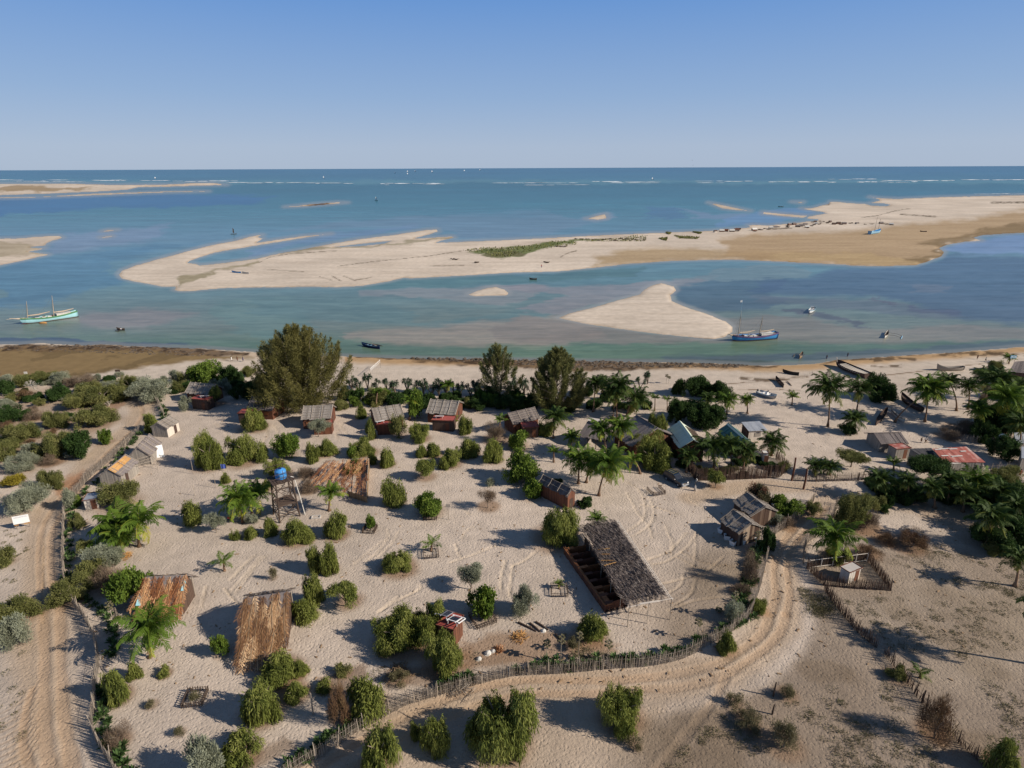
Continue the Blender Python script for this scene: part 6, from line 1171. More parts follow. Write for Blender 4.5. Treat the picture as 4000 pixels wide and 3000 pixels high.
quadroof_house('plank_lean_to', 'grey board lean-to in the shade of the right palm grove', [(3960, 1690), (4060, 1685), (4080, 1730), (3970, 1730)], (2.8, 2.8, 2.2, 2.2), 'greywood', 'iron')
# satellite dish
t = thing('satellite_dish', 'white satellite dish on a pole at the right', 'satellite dish', G(3899, 1764)); m_ = MB(); m_.bar((0, 0, 0), (0, 0, 3.0), .06); m_.build('pole', M['greywood'], t)
m_ = MB(); vs = []; fs = []
for j in range(5):
    for k in range(20): rr_ = .22 * j; th_ = k * math.pi / 10; vs.append((rr_ * math.cos(th_), rr_ * math.sin(th_), .28 * (rr_ ** 2)))
for j in range(4):
    for k in range(20): fs.append((j * 20 + k, j * 20 + (k + 1) % 20, (j + 1) * 20 + (k + 1) % 20, (j + 1) * 20 + k))
m_.add(vs, fs, .8); m_.bar((0, 0, 0), (0, 0, .6), .02); o = m_.build('dish', M['white'], t, True, (0, -.15, 3.1)); o.rotation_euler = (1.05, 0, -.3)
# white box hut in the stick enclosure
washhouse((3320, 2238), (3368, 2219), (3286, 2213), 1.9, 'inside the stick enclosure beside the road', 'palewood', 'concrete', name='block_hut', label='small pale block hut with flat roof ', dmax=3.0, group=None)

# ------------------------------------------------------------------ water tower
g0, g1, g2 = G(1094, 2043), G(1153, 2023), G(1196, 2012); d = (g1 - g0).xy; ang = math.atan2(d.y, d.x); W_ = 3.3; hT = 7.0
n = Vector((-math.sin(ang), math.cos(ang), 0)); c = g0 + Vector((math.cos(ang), math.sin(ang), 0)) * W_ / 2 + n * W_ / 2
t = thing('water_tower', 'dark timber tower carrying the blue water tank', 'water tower', c, ang); a = W_ / 2; b = W_ / 2 - .35
m_ = MB(); m_.box((0, 0, hT), (3.6, 3.3, .12)); 
for k in range(9): m_.box((-1.7 + k * .42, 0, hT + .1), (.36, 3.5, .06))
m_.build('platform', M['dpole'], t)
for sx in (-1, 1):
    for sy in (-1, 1): p = MB(); p.bar((sx * a, sy * a, 0), (sx * b, sy * b, hT), .12, 6); p.build('leg', M['dpole'], t)
m_ = MB(); F_ = lambda z: a - (a - b) * z / hT
for z in (1.2, 2.8, 4.4, 5.8):
    f = F_(z)
    for p, q in (((-f, -f), (f, -f)), ((f, -f), (f, f)), ((f, f), (-f, f)), ((-f, f), (-f, -f))): m_.bar((p[0], p[1], z), (q[0], q[1], z), .07)
for z0, z1 in ((0, 2.8), (2.8, 5.8)):
    f0, f1 = F_(z0), F_(z1)
    for p, q in (((-1, -1), (1, -1)), ((1, -1), (1, 1)), ((-1, 1), (-1, -1)), ((1, 1), (-1, 1))): m_.bar((p[0] * f0, p[1] * f0, z0 + .1), (q[0] * f1, q[1] * f1, z1), .05); m_.bar((q[0] * f0, q[1] * f0, z0 + .1), (p[0] * f1, p[1] * f1, z1), .05)
m_.build('bracing', M['dpole'], t); m_ = MB(); m_.box((0, 0, 2.85), (2.8, 2.8, .1)); 
for k in range(12): m_.box((.2, .3 - .0 * k, 3.0 + k * .32), (.7, .08, .05))
m_.build('lower_deck', M['dpole'], t)
m_ = MB(); m_.tube([(1.3, -.8, hT + .3), (1.75, -1.0, hT + .1), (2.2, -1.3, 3.5), (2.5, -1.7, 0)], .07, 6); m_.build('pipe', M['offwhite'], t)
m_ = MB()
for k in range(5): x = -1.5 + k * .75; m_.bar((-1.5, x, hT + .2 + .02), (-1.5, x, hT + .22), .01)
for z in (hT + .9, hT + 1.6): m_.bar((-1.6, -1.5, z), (1.6, -1.5, z), .045); m_.bar((-1.6, 1.5, z + .3), (1.6, 1.5, z + .3), .045)
m_.bar((0, -1.5, hT), (0, -1.5, hT + 2.1), .05); m_.bar((-.9, -1.5, hT + .3), (1.2, 1.4, hT + 2.6), .05); m_.build('rail', M['dpole'], t)
t = thing('water_tank', 'bright blue plastic water tank on top of the timber tower', 'water tank', (c.x, c.y, hT + .14), 0); m_ = MB(); n_ = 20
prof = [(0, .02), (.86, .02), (.9, .1), (.9, .45), (.86, .5), (.9, .55), (.9, .95), (.86, 1.0), (.9, 1.05), (.9, 1.35), (.8, 1.5), (.45, 1.62), (.42, 1.7), (.0, 1.72)]
m_.tube([(0, 0, z) for r, z in prof], [max(r, .001) for r, z in prof], n_, .4, False); m_.build('body', M['tank'], t, True); m_ = MB(); m_.tube([(0, 0, 1.66), (0, 0, 1.74)], [.3, .28], 16); m_.build('lid', M['navy'], t)

# ------------------------------------------------------------------ fences
def stick_fence(pts, h, label, step=.16, r=.022, matn='stick', lean=.05, postn=8, tall=1.3, rail=True, name='stick_fence', dens=1.0, hj=.2, curve=True):
    W_ = [Vector((p[0], p[1], 0)) for p in (wline(pts, 5) if curve else [tuple(G(*p)[:2]) for p in pts])]
    o = W_[0].copy(); t = thing(name, label, 'fence', o); m_ = MB(); L_ = 0; tot = sum((b - a).length for a, b in zip(W_, W_[1:])); pv = []; nxt = tot / postn / 2
    rl = MB()
    for a, b in zip(W_, W_[1:]):
        n = max(1, int((b - a).length / step)); d = (b - a) / n; nn = Vector((-d.y, d.x, 0)).normalized()
        for i in range(n):
            if rb.random() > dens: continue
            p = a + d * (i + rb.uniform(-.3, .3)) + nn * rb.uniform(-.07, .07) - o; hh = h * rb.uniform(1 - hj, 1 + hj); q = p + Vector((rb.uniform(-lean, lean), rb.uniform(-lean, lean), 1)) * hh
            m_.tube([p, (p + q) / 2 + Vector((rb.uniform(-.04, .04), rb.uniform(-.04, .04), 0)), q], [r, r, r * .6], 3, None, False)
        if rail:
            for z in (h * .35, h * .75): rl.bar(a - o + Vector((0, 0, z)), b - o + Vector((0, 0, z)), .018, 4)
        L_ += (b - a).length
        while L_ >= nxt and len(pv) < postn: pv.append(b - o); nxt += tot / postn
    m_.build('sticks', M[matn], t)
    if rail: rl.build('rails', M[matn], t)
    for p in pv:
        k = MB(); q = p + Vector((rb.uniform(-.12, .12), rb.uniform(-.12, .12), 1)) * h * tall; k.tube([p, (p + q) / 2 + Vector((.03, .02, 0)), q], [.06, .055, .035], 6); k.build('post', M['dpole' if matn == 'reed' else 'pole'], t)
    return t
stick_fence(F_LEFT_LOW, 1.6, 'crooked stick fence beside the left road, lower stretch', .09, .034, postn=14)
stick_fence(F_LEFT_UP, 1.5, 'crooked stick fence beside the left road, upper stretch towards the huts', .1, .034, postn=14)
stick_fence([(640, 1628), (622, 1585), (593, 1538)], 1.6, 'overgrown brush fence where the lane meets the beach scrub', .09, .03, postn=4, lean=.2)
stick_fence(F_MAIN_R, 1.7, 'stick fence curving along the right road', .085, .032, postn=14)
stick_fence(F_MAIN_B, 1.7, 'stick fence crossing the bottom of the picture', .085, .032, postn=14)
stick_fence([(2718, 1879), (2800, 1876), (3002, 1868), (3040, 1866)], 2.7, 'tall brown reed fence in front of the coconut palms', .055, .04, 'reed', .02, 8, 1.05, name='reed_fence', hj=.06, curve=False)
stick_fence([(2661, 1800), (2718, 1879)], 2.6, 'brown reed fence side running back from the black car', .055, .04, 'reed', .02, 4, 1.05, name='reed_fence', hj=.06, curve=False)
stick_fence([(3046, 1864), (3072, 1838), (3030, 1795)], 2.1, 'brown reed fence side behind the outhouse', .08, .03, 'reed', .04, 4, 1.05, name='reed_fence', hj=.1, curve=False)
stick_fence([(3089, 1878), (3187, 1882), (3350, 1878), (3420, 1872)], 1.6, 'low reed fence between the red gate posts and the palms', .09, .028, 'reed', .05, 6, 1.1, name='reed_fence', hj=.2, curve=False)
stick_fence([(3268, 1965), (3250, 2030), (3195, 2085), (3145, 2135), (3136, 2205)], 1.4, 'sparse stick fence on the right side of the lane', .12, .03, 'stick', .1, 8)
ENC = [(3150, 2220), (3218, 2288), (3340, 2300), (3480, 2308), (3388, 2192), (3270, 2205), (3150, 2220)]
stick_fence(ENC, 1.55, 'stick enclosure around the small pale block hut', .06, .035, 'reed', .05, 10, curve=False)
t = thing('pale_railing', 'pale rail frame along the back of the stick enclosure', 'rails', G(3150, 2222)); o = G(3150, 2222); m_ = MB(); a = G(3160, 2222) - o; b = G(3385, 2194) - o
for z in (.25, 1.45): m_.bar(a + Vector((0, 0, z)), b + Vector((0, 0, z)), .05)
for k in range(6): p = a.lerp(b, k / 5); m_.bar(p, p + Vector((0, 0, 1.6)), .06)
m_.build('rails', M['palewood'], t)
stick_fence([(3218, 2304), (3290, 2400), (3350, 2470), (3424, 2532)], 1.4, 'dark dry brush fence running down from the stick enclosure', .05, .03, 'reed', .12, 5, name='brush_fence', hj=.35)
stick_fence([(3450, 2556), (3530, 2650), (3601, 2747), (3680, 2830), (3742, 2903), (3830, 2980), (3900, 3040)], 1.2, 'dry brush fence slanting to the bottom right corner', .07, .028, 'reed', .18, 10, 1.6, name='brush_fence', hj=.45, dens=.8)
stick_fence([(3850, 1845), (3950, 1838), (4100, 1830)], 1.7, 'spiky stick fence beside the red iron house', .25, .03, 'stick', .1, 6)
stick_fence([(3820, 1890), (3940, 1890), (4100, 1880)], 1.4, 'lower spiky stick fence at the right frame edge', .25, .03, 'stick', .1, 6)
stick_fence([(3760, 1722), (3820, 1732), (3900, 1715)], 1.6, 'brush screen left of the satellite dish', .1, .03, 'stick', .15, 3)
stick_fence([(3160, 1464), (3230, 1476)], 1.1, 'thin wire and stick fence by the boat hull on the beach', .5, .02, 'stick', .03, 3)
# wooden rail at far left
t = thing('rail_fence', 'low wooden rail fence at far left', 'fence', G(-20, 1560)); o = G(-20, 1560); m_ = MB()
for k in range(7): p = G(-20 + k * 35, 1560 - k * 2) - o; pp = MB(); pp.bar(p, p + Vector((0, 0, 1.2)), .07); pp.build('post', M['bark'], t)
p, q = G(-20, 1560) - o, G(190, 1548) - o
for z in (.5, 1.1): m_.bar(p + Vector((0, 0, z)), q + Vector((0, 0, z)), .05)
m_.build('rails', M['bark'], t)
# red gate posts
for (bx2, by2), ty2, txt in (((3092, 1877), 1788, 'behind the lane, beside the reed fence corner'), ((3138, 1911), 1831, 'nearer the lane')):
    g = G(bx2, by2); h = height_at((bx2, by2), ty2); t = thing('gate_post', 'tall dark red notched gate post ' + txt, 'post', g, 0, 'red gate posts'); m_ = MB(); m_.tube([(0, 0, 0), (.1, 0, h / 2), (.05, 0, h)], [.2, .17, .15], 8); m_.build('trunk', M['redwood'], t); m_ = MB()
    for k in range(9): m_ = MB(); m_.box((.2, -.05, .6 + k * h / 10), (.12, .12, .16)); m_.build('notch', M['offwhite'], t)
t = thing('stone_post', 'pale leaning stone like post beside the black car', 'post', G(2715, 1917)); m_ = MB(); m_.tube([(0, 0, 0), (-.05, 0, .9), (0, .05, 1.9), (.1, 0, 2.3), (.05, 0, 2.5)], [.24, .17, .15, .19, .1], 8); m_.build('shaft', M['concrete'], t, True)
for (x, y), ty2, txt in (((1223, 2790), 2709, 'right of the large bottom bushes'), ((3020, 2720), 2665, 'thin and dark below the road bend'), ((3016, 2790), 2752, 'short, leaning on open sand below the road'), ((3601, 2745), 2696, 'dark, rising from the lower right fence')):
    g = G(x, y); h = height_at((x, y), ty2); t = thing('lone_post', 'single weathered post ' + txt, 'post', g); m_ = MB(); m_.tube([(0, 0, 0), (.06, 0, h)], [.1, .07], 6); m_.build('shaft', M['pole' if x == 1223 else 'dpole'], t)
# goal and line posts with a low bar in the yard
for k, ((x, y), ty2) in enumerate((((756, 1852), 1799), ((844, 1906), 1852), ((762, 1936), 1893), ((841, 1830), 1785), ((596, 1825), 1795))):
    g = G(x, y); h = height_at((x, y), ty2); t = thing('line_post', 'thin pale post on the open yard sand, ' + ('below the leftmost yard bush', 'right of the drying ground', 'lowest of the yard posts', 'under the leftmost yard bush', 'beside the old pole hut')[k], 'post', g); m_ = MB(); m_.bar((0, 0, 0), (0, 0, h), .045); m_.build('shaft', M['pole'], t)
# flower stalks (sisal) along the fences
for k, ((x, y), ty2) in enumerate((((448, 2445), 2350), ((466, 2452), 2410), ((2720, 2500), 2417), ((2858, 2420), 2310), ((2260, 2560), 2470), ((2190, 2590), 2480), ((2135, 2580), 2500), ((2372, 2600), 2500), ((2808, 2390), 2380), ((2948, 2155), 2075), ((2968, 2140), 2060), ((2602, 1500), 1462), ((2612, 1498), 1470))):
    g = G(x, y); h = height_at((x, y), ty2); t = thing('flower_stalk', 'tall thin dried flower stalk ' + ('left of the rusty palm roof', 'short, beside the stalk left of the rusty roof', 'inside the fence bend with a dark head', 'beside the silver bush at the road bend', 'behind the lower fence, right of the logs', 'behind the lower fence by the logs', 'left behind the lower fence', 'at the end of the spiky plants', 'low by the road bend', 'left before the lane thicket', 'right before the lane thicket', 'branched, left on the beach edge', 'branched, right on the beach edge')[k], 'flower stalk', g); m_ = MB(); m_.bar((0, 0, 0), (0, 0, h), .035); m_.build('stem', M['pole'], t); m_ = MB()
    for q in range(14):
        a = q * 2.4; z = h * (.72 + .28 * q / 14); r_ = .45 * (1 - abs(q / 14 - .4)); m_.bar((0, 0, z - .1), (math.cos(a) * r_, math.sin(a) * r_, z), .03); m_.box((math.cos(a) * r_, math.sin(a) * r_, z + .03), (.2, .2, .12), a)
    m_.build('head', M['weed'], t)
# picket squares round young plants
for x, y, s_, txt in ((1445, 2072, .95, 'around the small bright bush'), (1682, 2018, 1.1, 'around the broadleaf tree in the middle of the yard'), (1684, 2165, 1.1, 'around the young palm'), (1885, 2420, 1.35, 'below the silver ball tree'), (2185, 2312, 1.1, 'beside the long shed'), (763, 2732, 1.05, 'around a dry plant near the lower left fence'), (2563, 1922, 1.2, 'fallen flat beside the black car')):
    t = thing('picket_square', 'small square of dark pickets ' + txt, 'picket fence', G(x, y), rb.uniform(-.1, .5))
    for sx, sy in ((0, -1), (0, 1), (-1, 0), (1, 0)):
        m_ = MB()
        if x == 2563 and sy == 1: continue
        for k in range(9):
            u = -s_ + 2 * s_ * k / 8; p = (u, sy * s_) if sy else (sx * s_, u); hh = .75 * rb.uniform(.85, 1.1); m_.box((p[0], p[1], hh / 2), (.07, .07, hh))
        for z in (.25, .6): m_.bar(((-s_, sy * s_, z) if sy else (sx * s_, -s_, z)), ((s_, sy * s_, z) if sy else (sx * s_, s_, z)), .03)
        m_.build('picket_side', M['dpole'], t)
g = G(763, 2732); t = thing('weed_patch', 'yellowing plant inside the picket square near the lower left fence', 'weeds', g); link(proto('w', 0, 1), 'foliage', t, (0, 0, 0), 0, (.9, .9, .9))
# ------------------------------------------------------------------ boats
def hull(L_, B, D, sheer=.4, bow=.5, stern=.25, n=15, m=7, flat=.35, transom=.5):
    """returns station rings (open shell) port gunwale -> keel -> starboard gunwale; x along the boat, bow at +x"""
    rings = []
    for i in range(n):
        u = i / (n - 1); x = -L_ / 2 + L_ * u
        w = B / 2 * (min(1, transom + (1 - transom) * math.sin(min(1, u / .45) * math.pi / 2)) if u < .45 else math.cos(((u - .45) / .55) ** 1.6 * math.pi / 2) ** .8 + .0)
        w = max(w, .012 * B); zt = D + sheer * (bow * max(0, (u - .5) * 2) ** 2 + stern * max(0, (.5 - u) * 2) ** 2); zk = (.28 * D * max(0, (u - .8) / .2) ** 2)
        ring = []
        for j in range(m):
            a = -1 + 2 * j / (m - 1); s_ = abs(a); y = math.copysign(w * (s_ ** flat if s_ > 0 else 0), a); z = zk + (zt - zk) * s_ ** 2.2; ring.append((x + (L_ * .05 * s_ if u > .85 else 0), y, z))
        rings.append(ring)
    return rings
def shell(mb, rings, lo=0.0, hi=1.0, off=0.0, t=.5, cap=True):
    n = len(rings); m = len(rings[0]); vs = []; fs = []
    for r in rings: vs += [(x, y * (1 + off), z) for x, y, z in r]
    for i in range(n - 1):
        for j in range(m - 1): fs.append((i * m + j, i * m + j + 1, (i + 1) * m + j + 1, (i + 1) * m + j))
    if cap: fs.append(tuple(range(m)))
    mb.add(vs, fs, t)
def strip(mb, rings, dz0, dz1, off, t=.5):        # a band along both sides, following the gunwale
    for e in (0, -1):
        for a, b in zip(rings, rings[1:]):
            (x1, y1, z1), (x2, y2, z2) = a[e], b[e]; o1 = math.copysign(off, y1 if abs(y1) > 1e-6 else (-1 if e == 0 else 1)); 
            mb.quad((x1, y1 + o1, z1 + dz0), (x2, y2 + o1, z2 + dz0), (x2, y2 + o1, z2 + dz1), (x1, y1 + o1, z1 + dz1), t)
def deck(mb, rings, dz, k=.94, t=.5):
    for a, b in zip(rings, rings[1:]):
        mb.quad((a[0][0], a[0][1] * k, a[0][2] + dz), (a[-1][0], a[-1][1] * k, a[-1][2] + dz), (b[-1][0], b[-1][1] * k, b[-1][2] + dz), (b[0][0], b[0][1] * k, b[0][2] + dz), t)
def place(name, label, cat, sternpx, bowpx, z=WZ, group=None):
    a, b = G(*sternpx, z), G(*bowpx, z); d = (b - a); L_ = d.length; c = (a + b) / 2
    return thing(name, label, cat, (c.x, c.y, z - .05), math.atan2(d.y, d.x), group), L_
def schooner(sternpx, bowpx, label, hm, trim, under, masts, bowsprit, extra):
    t, L_ = place('sailing_ship', label, 'sailing ship', sternpx, bowpx); B = L_ * .21; D = L_ * .095; print('SHIP', L_)
    r = hull(L_, B, D, sheer=L_ * .05, bow=.9, stern=1.0, n=21, m=9, transom=.62); m_ = MB(); shell(m_, r); m_.build('hull', M[hm], t, True)
    m_ = MB(); strip(m_, r, -.42, .10, .03); m_.build('gunwale', M[trim], t); m_ = MB(); shell(m_, [[(x, y * 1.012, min(z, .22)) for x, y, z in q] for q in r], cap=False); m_.build('waterline', M[under], t, True)
    m_ = MB(); deck(m_, r, -.28); m_.build('deck', M['greywood'], t)
    ca = MB(); ca.box((-L_ * .24, 0, D + .35), (L_ * .26, B * .5, .75)); ca.build('cabin', M['offwhite'], t); ca = MB(); ca.box((-L_ * .24, 0, D + .76), (L_ * .28, B * .56, .08)); ca.build('cabin_roof', M[extra], t)
    for xx in (.02, .12, .24): hb = MB(); hb.box((L_ * xx, 0, D - .02), (L_ * .075, B * .4, .35)); hb.build('hatch', M['offwhite'], t)
    cg = MB()
    for q in range(7): cg.box((rb.uniform(-.38, .3) * L_, rb.uniform(-.28, .28) * B, D + .05), (.5, .45, .5), rb.random())
    cg.build('deck_gear', M['dpole'], t)
    for x, h, b_len, rake in masts:
        p = MB(); p.tube([(x * L_, 0, .3), (x * L_ + rake * h, 0, h * .75), (x * L_ + rake * h * 1.3, 0, h)], [.16, .11, .06], 8); p.build('mast', M['pole'], t)
        if b_len: p = MB(); p.tube([(x * L_ - .3, 0, D + 1.3), (x * L_ - b_len / 2, 0, D + 1.25), (x * L_ - b_len, 0, D + 1.75)], [.2, .26, .12], 7); p.build('boom_with_sail', M['sail'], t)
        rg = MB()
        for sx in (-1, 1): 
            for q in (-.8, .2): rg.bar((x * L_ + rake * h, 0, h * .85), (x * L_ + q, sx * B * .46, D), .018, 3)
        rg.bar((x * L_ + rake * h * 1.2, 0, h * .95), (L_ * .52 if x > 0 else .2 * L_, 0, D + .5), .015, 3); rg.build('rigging', M['dpole'], t)
    p = MB(); p.tube([(L_ * .42, 0, D + .5), (L_ * .55, 0, D + .8), (L_ * .5 + bowsprit, 0, D + 1.0)], [.13, .12, .07], 6); p.build('bowsprit', M['pole'], t)
    p = MB(); p.tube([(L_ * .46, .1, D + .6), (L_ * .56, .1, D + .6), (L_ * .5 + bowsprit * .8, .1, D + 1.25)], [.16, .22, .08], 6); p.build('furled_jib', M['sail'], t)
    return t, L_
schooner((306, 1236), (92, 1266), 'pale turquoise two masted sailing ship with green rail at left', 'aqua', 'green', 'rust', [(-.05, 9.5, 7.0, -.10), (.42, 8.5, 7.5, -.12)], 4.6, 'offwhite')
schooner((3032, 1321), (2864, 1332), 'bright blue two masted sailing ship beside the pale sand bar', 'blue', 'purple', 'dpole', [(-.08, 8.0, 5.5, -.05), (.40, 10.5, 6.0, .0)], 2.6, 'offwhite')
p = G(2880, 1331, WZ); t = thing('signal_pole', 'thin blue pole with a white flag above the blue ship', 'pole', (p.x, p.y, 8.0)); m_ = MB(); m_.bar((0, 0, -.1), (0, 0, 5.4), .05); m_.build('pole', M['paleblue'], t); m_ = MB(); m_.box((-.25, 0, 5.2), (.7, .04, .6)); m_.build('flag', M['white'], t)
p = G(168, 1264, WZ); t = thing('rubber_raft', 'orange tan bundle floating at the side of the turquoise ship', 'raft', p, .2); m_ = MB(); m_.tube([(-1.4, 0, .1), (-1, .1, .2), (0, 0, .25), (1, .1, .2), (1.4, 0, .1)], [.05, .35, .45, .35, .05], 8); m_.build('bundle', M['orange'], t, True)
def canoe(sternpx, bowpx, label, hm, z=WZ, B=.75, D=.65, out=None, inner='greywood', gear=None, group=None, name='outrigger_canoe', cat='canoe', benches=3):
    t, L_ = place(name, label, cat, sternpx, bowpx, z, group); r = hull(L_, B, D, sheer=.45, bow=1, stern=.8, n=15, m=7, transom=.15); m_ = MB(); shell(m_, r); shell(m_, [[(x * .97, y * .86, z_ * .96 + .08) for x, y, z_ in q] for q in r], cap=False); m_.build('hull', M[hm], t, True)
    m_ = MB(); deck(m_, r, -.3, .8); m_.build('floor', M[inner], t); m_ = MB(); strip(m_, r, -.04, .07, .02); m_.build('gunwale', M[gear or inner], t)
    for k in range(benches): b = MB(); b.box(((k - (benches - 1) / 2) * L_ * .2, 0, D - .05), (.22, B * .95, .05)); b.build('bench', M[inner], t)
    if out:
        s_, fm = out; f_ = MB(); f_.tube([(-L_ * .28, s_, .12), (0, s_, .16), (L_ * .32, s_, .14)], [.06, .14, .07], 6); f_.build('float', M[fm], t)
        for xx in (-.16, .18): b = MB(); b.tube([(xx * L_, -math.copysign(.9, s_), D + .1), (xx * L_, s_ * .6, D + .12), (xx * L_, s_, .3)], .045, 5); b.build('outrigger_boom', M['dpole'], t)
    return t, L_
t, L_ = canoe((1484, 1364), (1416, 1350), 'navy outrigger canoe afloat between the great casuarina and the beach', 'navy', out=(-3.0, 'dpole'), inner='paleblue', B=1.2, D=.8)
m_ = MB(); m_.tube([(-L_ * .38, 0, .8), (-L_ * .05, .1, 1.5)], [.14, .05], 6); m_.build('furled_sail', M['sail'], t); m_.v = []
canoe((3455, 1322), (3468, 1301), 'white outrigger canoe on the shallows at right', 'offwhite', out=(-4.6, 'paleblue'), inner='dpole', B=1.0, D=.7)
canoe((3123, 1402), (3133, 1386), 'small yellowish outrigger canoe afloat by the right beach', 'straw', out=(2.0, 'dpole'), B=.9)
canoe((3060, 1514), (3030, 1483), 'narrow dark canoe drawn up on the right beach', 'dpole', z=0.05, out=(-2.6, 'dpole'), inner='darkwood', B=.9)
canoe((3120, 1467), (3058, 1455), 'upturned black dugout lying on the right beach', 'black', z=0.05, B=.95, D=.6, name='dugout_canoe', benches=0, inner='black')
canoe((941, 1067), (907, 1064), 'blue canoe drawn up on the far sand bar', 'blue', z=0, B=1.0, group='canoes on the sand bar tip')
canoe((973, 1070), (946, 1067), 'cream canoe beside the blue one on the far sand bar', 'offwhite', z=0, B=1.0, group='canoes on the sand bar tip')
canoe((2097, 1093), (2069, 1092), 'dark canoe afloat behind the small sand islet', 'dpole', B=.9)
t, L_ = canoe((488, 1291), (458, 1289), 'dark canoe with a paddler afloat right of the turquoise ship', 'dpole', B=.8, out=(1.6, 'dpole'))
canoe((3620, 906), (3594, 905), 'small dark canoe lying on the wet brown flat', 'dpole', z=0, B=1.1)
canoe((3060, 808), (3040, 808), 'long dark canoe afloat behind the far bar', 'dpole', B=1.3)
canoe((3532, 1693 - 40), (3480, 1612), 'weathered canoe under the leaning palm', 'offwhite', z=.05, B=.8, inner='dpole')
canoe((3420, 1662), (3462, 1608), 'dark canoe hull beside the tall palms', 'darkwood', z=.05, B=1.2, inner='dpole')
# white motor boat and grey motor boat
def motorboat(sternpx, bowpx, label, hm, z, B, screen):
    t, L_ = place('motor_boat', label, 'motor boat', sternpx, bowpx, z); L_ = max(L_, 4.2); r = hull(L_, B, .85, sheer=.45, bow=1.2, stern=.1, n=15, m=7, transom=.85); m_ = MB(); shell(m_, r); m_.build('hull', M[hm], t, True)
    m_ = MB(); deck(m_, r, -.35, .88); m_.build('floor', M['offwhite'], t); m_ = MB(); strip(m_, r, -.12, .06, .03); m_.build('rubbing_strake', M['paleblue'], t)
    for xx in (-.22, .08): b = MB(); b.box((xx * L_, 0, .75), (.4, B * .8, .08)); b.build('bench', M['white'], t)
    c_ = MB(); c_.box((.0, 0, 1.05), (.6, .6, .7)); c_.build('console', M['white'], t); c_ = MB(); c_.box((.22, 0, 1.55), (.05, .8, .35), ry=-.4); c_.build('windscreen', M['glass'], t)
    e = MB(); e.box((-L_ / 2 - .15, 0, .95), (.35, .32, .5)); e.bar((-L_ / 2 - .15, 0, .8), (-L_ / 2 - .2, 0, .05), .07); e.build('engine', M['black'], t)
    if screen:
        for sx in (-.3, .5):
            for sy in (-.5, .5): q = MB(); q.bar((sx, sy, .8), (sx, sy, 2.1), .03); q.build('awning_post', M['iron'], t)
        q = MB(); q.box((.1, 0, 2.12), (1.1, 1.3, .05)); q.build('awning', M['iron'], t)
motorboat((3178, 1208), (3162, 1225), 'small white motor boat with a frame awning on the right lagoon', 'white', WZ, 2.0, True)
motorboat((2960, 1538), (3028, 1560), 'grey motor boat with white screen parked on the sand behind the small palms', 'iron', 0.0, 2.3, False)
t, L_ = place('sailing_boat', 'pale blue sailing boat aground on the brown flat of the far bar', 'sailing boat', (3396, 916), (3436, 909), 0.0); r = hull(L_, 4.2, 2.2, sheer=1.6, bow=1, stern=.5, n=15, m=7, transom=.8)
m_ = MB(); shell(m_, r); m_.build('hull', M['paleblue'], t, True); m_ = MB(); deck(m_, r, -.2); m_.build('deck', M['blue'], t)
for xx in (-.05, .3): m_ = MB(); m_.tube([(xx * L_, 0, 1), (xx * L_ + .5, 0, 14 if xx < 0 else 12)], [.2, .1], 6); m_.build('mast', M['pole'], t)
m_ = MB(); m_.bar((L_ * .45, 0, 3.4), (L_ * .66, 0, 4.2), .12); m_.build('bowsprit', M['pole'], t)
# big wooden boat being built on the beach, and the grey boat
t, L_ = place('boat_hull', 'large open wooden boat hull under construction behind the tall palm', 'boat hull', (3390, 1478), (3268, 1428), .1); print('HULL', L_)
r = hull(L_, L_ * .33, L_ * .11, sheer=.5, bow=1.2, stern=.4, n=17, m=9, transom=.7); m_ = MB(); shell(m_, r, cap=True); m_.build('planking', M['darkwood'], t)
for k in range(12): b = MB(); u = r[2 + k]; b.box((u[0][0], 0, u[0][2] - .35), (.28, abs(u[0][1]) * 1.95, .14)); b.build('deck_beam', M['palewood'], t)
m_ = MB(); m_.bar((L_ / 2 - .1, 0, .3), (L_ / 2 + .5, 0, L_ * .11 + 1.2), .14); m_.build('stem_post', M['palewood'], t)
t, L_ = place('wooden_boat', 'grey wooden boat hull lying on the right beach', 'boat', (3762, 1445), (3660, 1446), .1); r = hull(L_, L_ * .24, L_ * .11, sheer=1.0, bow=1.3, stern=.4, n=15, m=7, transom=.5); m_ = MB(); shell(m_, r); m_.build('hull', M['greywood'], t, True); m_ = MB(); deck(m_, r, -.4, .85); m_.build('floor', M['dpole'], t)
t, L_ = place('wooden_boat', 'dark wooden boat hull under the upright palm at right', 'boat', (3600, 1610), (3520, 1560), .1); r = hull(L_, L_ * .24, L_ * .1, sheer=.9, bow=1.3, stern=.4, n=15, m=7, transom=.5); m_ = MB(); shell(m_, r); m_.build('hull', M['darkwood'], t, True); m_ = MB(); deck(m_, r, -.4, .85); m_.build('floor', M['dpole'], t)
